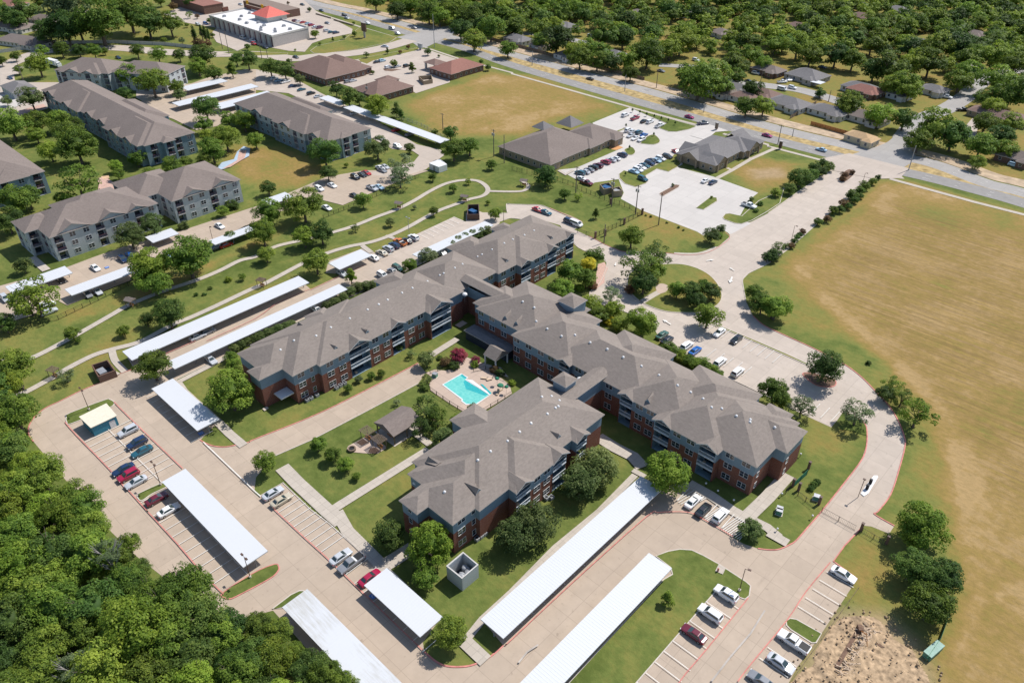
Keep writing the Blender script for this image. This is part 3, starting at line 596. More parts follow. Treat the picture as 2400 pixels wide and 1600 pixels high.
sheet('sidewalk_pad', T(0,2,(920,330),(1060,275),(1110,300),(940,380)), MT['walk'])
sheet('patio', T(1,2,(60,625),(100,600),(120,620),(80,645)), MT['walk'])
# ---------------------------------------------------------------- buildings
SLOPE = .42
def outline(rects):
    xs = sorted({round(v, 3) for r in rects for v in r[:2]}); ys = sorted({round(v, 3) for r in rects for v in r[2:4]})
    ins = lambda x, y: any(r[0] < x < r[1] and r[2] < y < r[3] for r in rects)
    c = [[ins((xs[i]+xs[i+1])/2, (ys[j]+ys[j+1])/2) for j in range(len(ys)-1)] for i in range(len(xs)-1)]
    g = lambda i, j: 0 <= i < len(xs)-1 and 0 <= j < len(ys)-1 and c[i][j]
    seg = []
    for j in range(len(ys)):
        for side, a_, b_ in (('S', j, j-1), ('N', j-1, j)):
            i = 0
            while i < len(xs)-1:
                if g(i, a_) and not g(i, b_):
                    k = i
                    while k < len(xs)-1 and g(k, a_) and not g(k, b_): k += 1
                    seg.append((side, ys[j], xs[i], xs[k])); i = k
                else: i += 1
    for i in range(len(xs)):
        for side, a_, b_ in (('W', i, i-1), ('E', i-1, i)):
            j = 0
            while j < len(ys)-1:
                if g(a_, j) and not g(b_, j):
                    k = j
                    while k < len(ys)-1 and g(a_, k) and not g(b_, k): k += 1
                    seg.append((side, xs[i], ys[j], ys[k])); j = k
                else: j += 1
    return seg
ROT = dict(S=0, E=math.pi/2, N=math.pi, W=-math.pi/2)
def spt(side, c, t_): return (t_, c) if side in 'SN' else (c, t_)
def wallquad(mb, side, c, a, b, z0, z1, mi=0, off=0):
    s_ = {'S': -1, 'W': -1, 'N': 1, 'E': 1}[side]; c = c+s_*off
    p = [spt(side, c, a), spt(side, c, b)]
    if side in 'NW': p = p[::-1]
    (x0, y0), (x1, y1) = p
    mb.add([(x0,y0,z0),(x1,y1,z0),(x1,y1,z1),(x0,y0,z1)], [(0,1,2,3)], mi)
def hip(x0, x1, y0, y1, ez, slope=SLOPE, kind='hip', t_=.16):
    w, d = x1-x0, y1-y0; mb = MB(); h = slope*min(w, d)/2
    if kind == 'gx': h = slope*d/2; ra, rb = (x0, (y0+y1)/2), (x1, (y0+y1)/2)
    elif kind == 'gy': h = slope*w/2; ra, rb = ((x0+x1)/2, y0), ((x0+x1)/2, y1)
    elif w >= d: ra, rb = (x0+d/2, (y0+y1)/2), (x1-d/2, (y0+y1)/2)
    else: ra, rb = ((x0+x1)/2, y0+w/2), ((x0+x1)/2, y1-w/2)
    vs = [(x0,y0,ez-t_),(x1,y0,ez-t_),(x1,y1,ez-t_),(x0,y1,ez-t_),(x0,y0,ez),(x1,y0,ez),(x1,y1,ez),(x0,y1,ez),(*ra,ez+h),(*rb,ez+h)]
    alongx = kind == 'gx' or (kind == 'hip' and w >= d)
    top = [(4,5,9,8),(6,7,8,9),(7,4,8),(5,6,9)] if alongx else [(4,5,8),(5,6,9,8),(6,7,9),(7,4,8,9)]
    rim = [(0,1,5,4),(1,2,6,5),(2,3,7,6),(3,0,4,7),(3,2,1,0)]
    mb.add(vs, top, 0); mb.add(vs, rim, 1); 
    return mb
def hipz(blocks, x, y):
    z = -1
    for b in blocks:
        if b[0] <= x <= b[1] and b[2] <= y <= b[3]:
            e = min(x-b[0], b[1]-x, y-b[2], b[3]-y); z = max(z, b[4]+SLOPE*e)
    return z
def on_roof(blocks, px, py, org=None, ca=1, sa=0):
    z = 16.0
    while z > 2:
        p = G(px, py, z)
        if org is not None:
            d = p-Vector(org); p = Vector((d.x*ca+d.y*sa, -d.x*sa+d.y*ca))
        if hipz(blocks, p.x, p.y) >= z: return p.x, p.y, z
        z -= .03
    return None
_wm = {}
def window_mesh(w, h, n, frame):
    k = (w, h, n, frame)
    if k not in _wm:
        f = MB(); t_ = .045
        f.box(-w/2-t_, -w/2, -.07, .01, -t_, h+t_); f.box(w/2, w/2+t_, -.07, .01, -t_, h+t_)
        f.box(-w/2, w/2, -.07, .01, h, h+t_); f.box(-w/2-.05, w/2+.05, -.09, .01, -t_-.02, 0)
        for i in range(1, n):
            x = -w/2+w*i/n; f.box(x-.05, x+.05, -.06, .01, 0, h)
        f.box(-w/2, w/2, -.045, .01, h/2-.018, h/2+.018)
        pw = w/n-.1
        p = MB().add([(-pw/2,-.03,.02),(pw/2,-.03,.02),(pw/2,-.03,h-.02),(-pw/2,-.03,h-.02)], [(0,1,2,3)])
        _wm[k] = (f.mesh('window', MT[frame]), p.mesh('pane', MT['glass']))
    return _wm[k]
def add_window(par, side, c, t_, z, w=1.9, h=1.45, n=2, frame='trim', panes=True):
    f, p = window_mesh(w, h, n, frame); x, y = spt(side, c, t_)
    o = put('window', f, par, (x, y, z), ROT[side])
    for i in range(n): q = put('pane', p, o, (-w/2+w*(i+.5)/n, 0, 0))
    return o
_bm = {}
def balcony_unit(w, kind):
    k = (round(w, 1), kind)
    if k not in _bm:
        d = 1.9
        rec = MB()   # side, back, floor and ceiling of the recess
        rec.add([(-w/2,0,0),(w/2,0,0),(w/2,d,0),(-w/2,d,0),(-w/2,0,2.75),(w/2,0,2.75),(w/2,d,2.75),(-w/2,d,2.75)],
                [(0,1,2,3),(7,6,5,4),(3,2,6,7),(0,3,7,4),(2,1,5,6)], 0)
        dr = MB().box(-w/4-.1, w/4+.3, d-.06, d-.01, .05, 2.15)
        fur = MB().box(-w/4, -w/4+.6, .7, 1.3, 0, .45)
        rail = MB(); rail.box(-w/2, w/2, -.10, .0, .95, 1.05); rail.box(-w/2, w/2, -.06, -.02, .12, .18)
        nb = int(w/.28)
        for i in range(nb+1):
            x = -w/2+w*i/nb; rail.box(x-.02, x+.02, -.06, -.02, .12, .95)
        edge = MB().box(-w/2, w/2, -.14, .02, -.22, .04)
        _bm[k] = (rec.mesh('balcony', MT['siding_d' if kind == 'main' else 'siding_l']), dr.mesh('balcony_door', MT['glass']), rail.mesh('railing', MT['rail' if kind == 'main' else 'purple']), edge.mesh('floor_edge', MT['rail' if kind == 'main' else 'fascia']), fur.mesh('chair', MT['tan_p']))
    return _bm[k]
def building(name, label, cat, blocks, ez=8.7, base=0.0, mats=('brick', 'siding', 'shingle'), band=(0, 5.6), ov=.45, org=(0, 0), rz=0, group=None,
             windows=(), cuts=(), roofs=(), wsize=(1.9, 1.45, 2), storeys=3, sill=(1.0, 4.1, 7.05), style='main', walls=None, auto=None):
    R_ = empty(name, (*org, 0), rz); tag(R_, label, cat, group)
    wb = walls or [(b[0]+ov, b[1]-ov, b[2]+ov, b[3]-ov) for b in blocks]
    segs = outline(wb)
    cutl = list(cuts); winl = list(windows)
    if auto:                                                  # regular bays on the long visible walls
        for side, c, a, b in segs:
            if side not in auto.get('sides', 'SE') or b-a < 3.5: continue
            pat = auto['pat']; n = max(1, int((b-a)/auto['pitch'])); st = (b-a)/n
            for i in range(n):
                m = a+st*(i+.5); kch = pat[i % len(pat)]
                if kch == 'W': winl.append((side, c, m))
                elif kch == 'B' and st > 3: cutl.append((side, c, m, min(auto.get('bw', 2.8), st-.6)))
    for side, c, a, b in segs:
        ct = sorted((q[2]-q[3]/2, q[2]+q[3]/2) for q in cutl if q[0] == side and abs(q[1]-c) < .3 and a-.05 < q[2]-q[3]/2 and q[2]+q[3]/2 < b+.05)
        x = a
        pieces = []
        for u, v in ct: pieces.append((x, u)); x = v
        pieces.append((x, b))
        for u, v in pieces:
            if v-u < .02: continue
            lo = MB(); wallquad(lo, side, c, u, v, base, min(band[1], ez), 0); lo.build('lower_wall', MT[mats[0]], R_)
            if ez > band[1]: hi = MB(); wallquad(hi, side, c, u, v, band[1], ez+.1, 0); hi.build('upper_wall', MT[mats[1]], R_)
        for q in cutl:
            if q[0] == side and abs(q[1]-c) < .3 and a-.05 < q[2]-q[3]/2 and q[2]+q[3]/2 < b+.05:
                w_ = q[3]; rec, dr, rail, edge, fur = balcony_unit(w_, style)
                for s_ in range(storeys):
                    z = .1+s_*2.95; X, Y = spt(side, c, q[2])
                    o = put('balcony', rec, R_, (X, Y, z), ROT[side]); put('balcony_door', dr, o)
                    if s_ > 0: put('railing', rail, o); put('floor_edge', edge, o)
                    if (int(abs(q[2])*10)+s_) % 3 == 0: put('chair', fur, o)
                if len(q) > 4 and q[4]:                       # little gable over the porch stack
                    gz = ez-.05; rw = w_+1.3; dpt = q[4]
                    gm = MB(); h_ = .52*rw/2
                    vs = [(-rw/2,-.6,gz),(rw/2,-.6,gz),(0,-.6,gz+h_),(-rw/2,dpt,gz),(rw/2,dpt,gz),(0,dpt,gz+h_)]
                    gm.add(vs, [(1,4,5,2),(3,0,2,5)], 0)
                    gm.add([(x_, -.6, z_) for x_, _, z_ in vs[:3]]+[(x_, -.6, z_-.22) for x_, _, z_ in vs[:3]], [(0,2,5,3),(2,1,4,5)], 1)
                    X, Y = spt(side, c, q[2]); go = gm.build('gable_roof', [MT[mats[2]], MT['trim']], R_, (X, Y, 0), ROT[side])
                    tr_ = MB().add([(-rw/2+.5,-.05,gz-.1),(rw/2-.5,-.05,gz-.1),(0,-.05,gz+h_-.35)], [(0,1,2)]); tr_.build('gable_wall', MT['siding_d'], go)
                    tb = MB().box(-rw/2+.4, rw/2-.4, -.16, -.06, gz-.2, gz-.02).box(-.07, .07, -.16, -.06, gz, gz+h_-.3); tb.build('gable_truss', MT['trim'], go)
    for w_ in winl:
        side, c, m = w_[:3]; sz = w_[3] if len(w_) > 3 else wsize; fl = w_[4] if len(w_) > 4 else range(storeys)
        for s_ in fl: add_window(R_, side, c, m, sill[s_], *sz, frame='trim' if style != 'plain' else 'trim')
    for i, b in enumerate(blocks):
        k = b[4] if len(b) > 4 and isinstance(b[4], str) else 'hip'; e = (b[5] if len(b) > 5 else ez)+i*.006
        hip(b[0], b[1], b[2], b[3], e, kind=k).build('roof', [MT[mats[2]], MT['fascia']], R_)
    return R_
def vents(R_, blocks, pts, org=(0,0), r=.36):
    vm = MB().dome((0,0,0), r, .42, 10, 3).mesh('roof_vent', MT['trim'])
    bl = [(b[0],b[1],b[2],b[3],8.7) for b in blocks]
    for p in pts:
        q = on_roof(bl, *p)
        if q: put('roof_vent', vm, R_, (q[0], q[1], q[2]-.02))
def dormers(R_, blocks, pts, side, mat='shingle', L=3.2, w=1.7, h=1.0):
    bl = [(b[0],b[1],b[2],b[3],8.7) for b in blocks]
    d = MB(); d.add([(-w/2,0,-.1),(w/2,0,-.1),(0,0,h),(-w/2,L,L*SLOPE-.3),(w/2,L,L*SLOPE-.3),(0,L,h)], [(1,4,5,2),(3,0,2,5)], 0)
    d.add([(-w/2+.06,.05,-.1),(w/2-.06,.05,-.1),(0,.05,h-.05)], [(0,1,2)], 1)
    d.add([(-w/2,0,-.1),(0,0,h),(0,0,h-.14),(-w/2,0,-.24),(w/2,0,-.1),(w/2,0,-.24)], [(3,2,1,0),(4,1,2,5)], 2)
    m = d.mesh('dormer', [MT[mat], MT['siding_d'], MT['trim']])
    for p in pts:
        q = on_roof(bl, *p)
        if q: put('dormer', m, R_, (q[0], q[1], q[2]), ROT[side])
# -- the long brick building with three wings
o_ = .45
SEB = [(-129.7,-115,122.5,135.5),(-127,-105,121,141.6),(-111.3,-91.6,118.3,137.2),(-99,-71,119.3,137.1),(-76.9,-59,118.0,137.3),(-65.9,-49.1,115.9,137.5),(-60,-41.2,117.9,137.25),(-56,-38.65,126.1,135.8),
       (-91.5,-75.4,124,140.4),(-69,-52,124,140.6),(-109,-98.3,124,139.9),(-49.5,-43.5,126,138.9)]
SWB = [(-92.3,-75.5,67.3,100),(-87.9,-75.52,64.25,94),(-87.92,-82.45,61.4,78),(-93.6,-72.35,78.45,95.1),(-94.3,-74.3,70.2,109.8),(-92,-72.9,98.1,102.8),(-98.3,-80,84.6,92.6),(-92,-75.32,100,109.75)]
NWB = [(-155.2,-141.4,65.5,90),(-146.9,-141.42,63.25,80),(-156,-137.0,69.6,100),(-155.3,-135.6,76.4,125),(-155.1,-133.85,110.4,119.1),(-155.3,-136.4,118,139.5),(-155,-135.3,138.5,174.2),(-154.2,-133.4,146.2,163.5),
       (-158.5,-146,111,119.5),(-158.6,-146,139,150),(-157.2,-146,86.5,93),(-157.6,-146,157.5,164)]
LK1 = (-139.5,-124,127,131.4,'gx',9.9); LK2 = (-86.4,-82.1,106,122,'gy',9.2)
ALLB = SEB+SWB+NWB
se = [('S',121.45,-125.3),('S',121.45,-121.2),('S',121.45,-116.8),('S',118.75,-109.6),('S',118.75,-105.5),('S',118.75,-101.3),('S',118.75,-97.9),('S',119.75,-90.0),('S',119.75,-87.3),('S',119.75,-80.6),('S',118.45,-70.9),('S',118.45,-67.9),
      ('S',116.35,-59.4,(1.9,1.45,2)),('S',116.35,-55.9),('S',118.35,-47.5),('S',118.35,-43.7),('E',-39.1,128.6,(.9,1.3,1)),('E',-41.65,120.5,(.9,1.3,1))]
nw = [('E',-137.45,72.1),('E',-137.45,75.1,(.9,1.45,1)),('E',-136.05,79.5),('E',-136.05,83.1),('E',-136.05,93.6),('E',-136.05,97.1),('E',-136.05,105.6),('E',-136.05,109.0),('E',-136.85,121.2),('E',-136.85,136.8),('E',-135.75,141.1),('E',-135.75,144.9),
      ('E',-133.85,153.8),('E',-133.85,156.7),('E',-135.75,166.0),('E',-135.75,168.5),('S',67,-152)]
sw = [('E',-75.95,66.9),('E',-75.95,70.6),('E',-75.95,74.1),('E',-75.95,77.1,(.9,1.45,1)),('E',-72.8,85.3),('E',-72.8,88.4),('E',-75.77,105.3),('E',-75.77,108.0),('S',61.85,-85.2,(.9,1.3,1)),('W',-91.85,69,(1.9,1.45,2))]
cut = [('S',118.75,-93.7,3.1,3.5),('S',118.45,-74.6,3.3,3.5),('S',116.35,-63.2,3.9,4.0),('S',116.35,-51.8,3.9,4.0),
       ('E',-136.05,88.5,6.2,4.5),('E',-136.05,101,4.1,4.0),('E',-134.3,114.8,7.2,5.0),('E',-133.85,148.9,4.2,4.0),('E',-133.85,160.9,4.2,4.0),('E',-135.75,171.7,3.6,3.5),
       ('E',-72.8,81.2,4.2,4.0),('E',-72.8,92.4,4.2,4.0),('E',-73.35,100.45,3.4,3.5)]
main = building('apartment_building', 'long three winged red brick and blue siding apartment building around the pool court', 'apartment building',
                ALLB+[LK1, LK2], windows=se+nw+sw, cuts=cut, base=.0)
vents(main, ALLB, Q(1500,950,450,(875,25),(1000,40),(1180,130),(1345,205),(1350,175),(1650,270))+Q(1050,650,450,(915,300),(1055,372),(1080,540),(1215,632),(1390,722),(1555,708),(1740,800),(1950,882),(2145,980))+T(2,2,(718,12),(875,72),(1022,146),(1188,228),(1350,312),(1520,405),(1640,468),(1755,528))
      +Q(540,700,450,(612,628),(780,515),(1050,457),(1230,355),(1462,245),(1680,138),(1817,72),(1925,18))+Q(850,560,450,(60,868),(195,805),(305,748),(482,664),(608,604),(793,522),(945,448),(993,424),(1128,358),(1222,312),(1408,220),(1462,194),(1585,134),(1732,56),(1838,8))+Q(1050,500,450,(688,370),(793,322),(935,270),(1052,214))
      +Q(900,950,450,(742,1060),(1150,672),(1303,564),(1513,438),(1660,325),(1800,218),(2000,105))+T(2,2,(68,832),(174,754),(324,668),(398,612),(424,598),(434,545),(362,506),(274,512)))
dormers(main, ALLB, Q(540,700,450,(1300,620),(1685,420))+Q(850,560,450,(60,1160),(1775,285))+Q(1050,500,450,(1275,320),(725,600))+Q(900,950,450,(1165,1060),(2150,400))+T(2,2,(430,880)), 'E')
dormers(main, ALLB, Q(1050,650,450,(700,505),(835,575))+T(2,2,(1245,560)), 'S', L=4)
dormers(main, ALLB, Q(900,950,450,(545,665))+Q(540,700,450,(840,325)), 'W')
def cupola(par, cx, cy, h, zr, zt):
    o = MB().box(cx-h+.35, cx+h-.35, cy-h+.35, cy+h-.35, zr, zt).build('tower', MT['siding'], par)
    hip(cx-h, cx+h, cy-h, cy+h, zt, .5).build('tower_roof', [MT['shingle'], MT['trim']], o); return o
cupola(main, -107.4, 138.3, 2.9, 8, 11.9); cupola(main, -86.8, 110.5, 2.2, 8, 11.7)
hip(-110,-104.2,136.5,142.6,8.4).build('roof', [MT['shingle'], MT['fascia']], main)
MB().box(-127.6,-112.4,117.6,121.42,0,2.9).build('porch', MT['dark'], main); hip(-128.0,-112.0,117.2,121.4,2.95,.18).build('porch_roof', [MT['shingle_g'], MT['fascia']], main)  # near-black block stands in for the shade along this court wall
ec = G(1163,825,3.6); pc = hip(ec.x-2.2,ec.x+2.2,ec.y-2.6,ec.y+2.6,3.2,.7,'gx').build('entrance_roof', [MT['shingle'], MT['fascia']], main)
for x_, y_ in [(ec.x+a, ec.y+b) for a in (-1.9, 1.9) for b in (-2.2, 2.2)]: MB().box(x_-.15,x_+.15,y_-.15,y_+.15,0,3.3).build('post', MT['trim'], main)
for (x0, x1, y0, y1) in ((-142.5,-138.6,66.4,70.0),(-46,-42.4,122,126)):
    MB().box(x0, x1, y0, y1, 2.6, 2.9).build('canopy', MT['trim'], main)
dm = MB().dome((0,0,0), .8, .6, 12, 3).mesh('satellite_dish', MT['trim'])
for px, py, z in ((1089,690,8.0),(1359,889,7.0),(976,1130,6.5)):
    p = G(px, py, z); MB().tube((p.x,p.y,z-2.5),(p.x,p.y,z),.05).build('dish_mast', MT['grey_m'], main); put('satellite_dish', dm, main, (p.x, p.y, z))
MB().box(-1,1,-.05,.05,0,2.2).mesh
# -- grey siding apartment blocks to the west
def apt(label, blocks, rz=0, org=(0,0), sides='SE', pitch=4.3, pat='BWWBWW', mats=('siding_l','siding_l','shingle_w'), gables=()):
    b = building('apartment_block', label, 'apartment block', blocks, ez=8.7, mats=mats, style='apt', rz=rz, org=org, wsize=(1.8,1.5,2), sill=(.9,3.9,6.75),
                 auto=dict(sides=sides, pitch=pitch, pat=pat, bw=2.7), group='grey three storey apartment blocks')
    for side, c, m, w_ in gables:                             # shallow front gables whose roofs rise above the eave
        h_ = SLOPE*w_/2; gm = MB(); D_ = 7
        gm.add([(-w_/2-.4,-.5,8.72-.17),(w_/2+.4,-.5,8.72-.17),(0,-.5,8.72+h_),(-w_/2-.4,D_,8.72-.17),(w_/2+.4,D_,8.72-.17),(0,D_,8.72+h_)], [(1,4,5,2),(3,0,2,5)], 0)
        gm.add([(-w_/2,-.05,8.5),(w_/2,-.05,8.5),(0,-.05,8.6+h_)], [(0,1,2)], 1)
        X, Y = spt(side, c, m); gm.build('gable_roof', [MT[mats[2]], MT[mats[0]]], b, (X, Y, 0), ROT[side])
    return b
apt('grey apartment block with three front gables, behind the two dense round trees', [(-276,-254.0,57.5,93.3),(-279.9,-262,66.8,88),(-275.5,-263.2,53.4,66)], pitch=4.25,
    gables=[('E',-254.45,65.2,11),('E',-254.45,77.5,9.5),('E',-254.45,86,7)])
apt('grey apartment block with a blank left end wall beside a dry lawn', [(-278,-251.8,97.0,123.6),(-283,-262,89.5,108)], pitch=3.75, gables=[('E',-252.25,105.5,9),('E',-252.25,116.5,9)])
apt('longest grey apartment block whose shaded blue side runs along a row of dense trees', [(-418,-309.8,114.6,136.6),(-345,-311.5,112.4,134),(-400,-372,113.2,134.5),(-372,-338,126,139.5),(-322,-307.5,121.5,127)], pitch=4.4, mats=('siding_d','siding_d','shingle_w'),  # dark blue siding carries the shade of its long south side
    gables=[('S',115.05,-408,8),('S',113.65,-386,8),('S',115.05,-364,8),('S',115.05,-351,7),('S',112.85,-334,8),('S',112.85,-321,8)])
apt('grey apartment block with a stairwell slot in its end wall, behind the big lone oak', [(-333,-260.4,167.6,190.5),(-320,-292,186,193.5),(-276,-259.6,174.0,179.5),(-300,-275,166.4,185)], pitch=4.4, mats=('siding_d','siding_l','shingle_w'),
    gables=[('S',168.05,-314,8),('S',166.85,-290,8),('S',168.05,-270,8)])
apt('far grey apartment block with a cross gabled roof along the curving access road', [(0,32,0,21),(30,62,3,22),(4,28,-2,14)], rz=math.radians(31), org=(-449,132), pitch=4.4, gables=[('S',-1.55,12,9),('S',-1.55,21,7)])
apt('grey apartment block cut off by the left edge of the picture', [(-362,-311.6,54,77.5),(-350,-311,60,72)], pitch=4.4, mats=('siding_d','siding_d','shingle_w'))
# -- low buildings
def low(label, org, deg, blocks, ez=3.2, mats=('brick_d','brick_d','shingle_b'), cat='clinic building', name='clinic_building', pitch=3.2, group=None, sides='SE', ws=(1.1,1.3,1), ov=.5, slope=None):
    return building(name, label, cat, blocks, ez=ez, mats=mats, band=(0, 9), ov=ov, org=org, rz=math.radians(deg), storeys=1, sill=(.95,), wsize=ws, group=group, style='plain',
                    auto=dict(sides=sides, pitch=pitch, pat='W'))
# ---------------------------------------------------------------- clinics, shops, houses
c1 = low('large grey hip roofed clinic at the dry field, cars parked along its lawn', (0,0), 0, [(-217,-187.8,222.3,257),(-212,-187.2,222.0,229),(-207,-187.4,250,272),(-197,-187.0,247,256.5),(-205,-185,262,268.6)], ez=3.4, mats=('brick_t','brick_t','shingle_w'))
hip(-217,-208,260,269,4.0,.75).build('cross_roof', [MT['shingle_g'], MT['fascia']], c1); hip(-219,-212,246,253,5.4,.7).build('cross_roof', [MT['shingle_g'], MT['fascia']], c1)
c2 = low('smaller clinic with stone columned gable porches between the two car parks', (0,0), 0, [(-158.5,-139.8,267.7,297),(-153,-138.2,288,306),(-147,-139,266.9,276)], ez=3.4, mats=('brick_t','brick_t','shingle_g'))
for (side, c, m, w_) in (('S',268.2,-151.5,8),('E',-140.3,272.5,7.5),('E',-138.7,295.5,9),('W',-158,276,8),('N',305.5,-150,8)):
    h_ = .62*w_/2; gm = MB(); D_ = 8
    gm.add([(-w_/2-.4,-1.6,3.3),(w_/2+.4,-1.6,3.3),(0,-1.6,3.4+h_),(-w_/2-.4,D_,3.3),(w_/2+.4,D_,3.3),(0,D_,3.4+h_)], [(1,4,5,2),(3,0,2,5)], 0)
    gm.add([(-w_/2,-1.3,3.2),(w_/2,-1.3,3.2),(0,-1.3,3.3+h_)], [(0,1,2)], 1)
    for s_ in (-1, 1): gm.box(s_*(w_/2-.35)-.35, s_*(w_/2-.35)+.35, -1.5, -.8, 0, 3.2, 1)
    X, Y = spt(side, c, m); gm.build('gable_porch', [MT['shingle_g'], MT['brick_t']], c2, (X, Y, 0), ROT[side])
low('brown hip roofed building with shallow roof nearest the long covered parking', (0,0), 0, [(-386,-349,229,256),(-376,-350,240,261),(-384,-362,250,263)], ez=3.6, mats=('brick_d','brick_d','shingle_b'), name='office_building', cat='office building')
low('small brown roofed office beside the dry field, behind the dark street trees', (0,0), 0, [(-327,-307,229,254),(-331,-322,247,257)], ez=3.4, mats=('brick_d','brick_d','shingle_b'), name='office_building', cat='office building')
m3 = low('dark brick office with a reddish brown roof at the far corner of the field', (0,0), 0, [(-327,-309,281.5,307),(-320,-308.4,281,288)], ez=3.4, mats=('brick_d','brick_d','shingle_r'), name='office_building', cat='office building')
hip(-336,-326.5,285.5,294.5,4.0,.42).build('drive_through_roof', [MT['shingle_b'], MT['fascia']], m3)
for x_ in (-335,-327.5):
    for y_ in (286.5,293.5): MB().box(x_-.5,x_+.5,y_-.5,y_+.5,0,4).build('pillar', MT['stucco_l'], m3)
# shop with a parapet and a flat white roof
sh = empty('shop_building'); tag(sh, 'long flat white roofed shop with grey striped side wall and a coral hipped tower roof', 'shop')
pv = [(-517,256),(-438,254),(-441,282),(-470,283),(-520,286)]
b_ = MB().prism(pv, 0, 6.1); b_.build('wall', MT['stucco'], sh)
rf = MB().prism([(-516.4,256.6),(-438.8,254.6),(-441.6,281.4),(-519.4,285.4)], 6.12, 6.12).build('roof', MT['mroof2'], sh)
ribbon(MB(), [Vector(p) for p in pv], .5, 6.0, 7.0, True).build('parapet', MT['stucco_l'], sh)
pil = MB().box(-.8,.8,-.35,0,0,7.1).mesh('pilaster', MT['stucco_l']); pil2 = MB().box(-.5,.5,-.2,0,0,7.05).mesh('stripe', MT['purple'])
for i in range(12): put('pilaster', pil, sh, (-514+i*6.5, 255.95-i*.16, 0)); put('stripe', pil2, sh, (-510.8+i*6.5, 255.9-i*.16, 0))
un = MB().box(-1,1,-.8,.8,0,1.0).box(-.7,.7,-.5,.5,1,1.25).mesh('roof_unit', MT['grey_m'])
for x_, y_ in ((-508,262),(-500,270),(-492,264),(-488,276),(-476,268),(-480,262),(-463,262),(-457,258),(-452,265),(-447,262),(-446,272),(-456,274),(-466,266),(-505,279)): put('roof_unit', un, sh, (x_, y_, 6.13), x_*.3)
MB().box(-488,-473,273,287.5,6.1,9.2).build('tower', MT['stucco_l'], sh); hip(-490,-471,271.3,289,9.3,.55).build('tower_roof', [MT['redtile'], MT['fascia']], sh)
ft = MB().box(-521,-519.5,268,272,5,9.5).box(-520,-500,285.4,286.4,5,9).box(-497,-492.5,286.3,287.5,4,11); ft.build('shop_front_sign_panel', MT['brick'], sh)
MB().box(-496.5,-493,287.5,287.9,6,10.4).box(-521.4,-521,269,271,6,8.8).build('sign', MT['yellow'], sh); MB().box(-496.4,-492.9,286.0,286.25,6.5,10.6).build('sign', MT['yellow'], sh)
s2 = empty('shop_building'); tag(s2, 'maroon walled shop at the top edge behind the white roofed one', 'shop')
MB().box(-600,-551,270,285,0,5.5).build('wall', MT['brick_d'], s2); MB().box(-600.2,-550.8,269.8,285.2,5.5,5.8).build('roof', MT['shingle_r'], s2); MB().box(-551,-500,301,315,0,5).build('wall', MT['brick_d'], s2)
for x_ in (-545,-525): MB().box(x_-1.5,x_+1.5,300.6,300.9,3,6).build('sign', MT['yellow'], s2)
# houses of the far quarter: (x, y) survey pixel, footprint, turn, roof, wall, look
hw = math.degrees(math.atan2(*( (G(2300,250)-G(1700,110)).yx )))
HS = [ (2020,192+12,15,9,'shingle_g','siding_w','long white siding house with grey roof beside its white open carport'),(1893,175,16,13,'shingle_g','stucco','tall steep grey roofed brick house with parked cars in front'),
 (1802,162,14,9,'shingle_w','brick_d','brown roofed house behind the white parked van'),(1850,240,16,11,'shingle_g','siding_w','white house with a grey roof and small back court beside the street'),
 (1945,258,15,9,'shingle_g','siding_w','grey roofed house with its back lawn behind the cedar fence'),(2035,272,15,9,'shingle_w','stucco_l','flat grey roofed house between big trees near the corner shed'),
 (2030,210,14,9,'shingle_r','brick_d','dark red roofed house half hidden behind trees'),(2110,218,9,8,'shingle_g','siding_w','small pale house under the large light green tree'),
 (2190,208,11,8,'shingle_g','siding_w','white garage house behind the parked white truck'),(2345,268,22,9,'shingle_b','brick_t','long brown roofed house across the curving street'),
 (1690,210,13,9,'shingle_w','stucco_l','tan roofed house at the near row behind the rounded oak'),(1745,225,11,8,'shingle_b','siding_w','small brown roofed house left of the white walled shed'),
 (1730,205,12,8,'shingle_g','stucco','grey house peeping between trees in the middle row'),(1790,218,13,9,'shingle_b','brick_d','brown roofed house at the street bend'),
 (1320,58,16,9,'shingle_g','siding_w','white walled house under the dense canopy near the junction'),(1215,90,15,9,'shingle_g','siding_w','white house at the first corner past the junction'),
 (1265,105,10,7,'shingle_w','siding_w','low pale house beside the big round tree near the junction'),(1330,128,12,8,'shingle_g','siding_w','pale house between dark trees along the verge'),
 (1440,125,12,8,'shingle_g','stucco_l','grey house almost covered by trees above the main road'),(1690,75,11,9,'shingle_w','stucco_l','tan peaked roof surfacing in the middle of the canopy'),
 (1180,18,14,9,'shingle_g','siding_w','grey roofed white house near the top edge'),(2020,38,14,9,'shingle_b','siding_w','beige roofed house framed by trees in the far right part'),
 (2105,22,13,9,'shingle_g','siding_w','blue grey house near the top edge among trees'),(2275,78,17,9,'shingle_w','stucco','flat grey roof behind the tall trees at the far right'),
 (2160,100,13,9,'shingle_g','siding_w','pale blue house in a gap of the canopy'),(1870,60,12,8,'shingle_b','stucco_l','tan house with light yard in the upper canopy'),(2020,12,12,8,'shingle_g','siding_w','small white house at the very top of the frame'),
 (2385,365,12,9,'shingle_w','brick_d','brown house at the right edge below the big trees'),(1600,28,12,8,'shingle_g','siding_w','white gable showing through the far canopy'),(1500,30,13,8,'shingle_w','stucco_l','faint roof near the top in the densest trees'),
 (60,95,30,12,'shingle_w','stucco_l','long low house with a colonnade at the top left'),(35,60,24,12,'shingle_w','stucco_l','second long roof behind trees in the top left corner'),(110,45,20,11,'shingle_w','stucco_l','roof between dense trees in the top left'),
 (28,8,18,10,'shingle_r','stucco_l','red roofed house at the top left corner'),(180,30,18,10,'shingle_w','stucco_l','tan roof glimpsed in the trees left of the maroon shop') ]
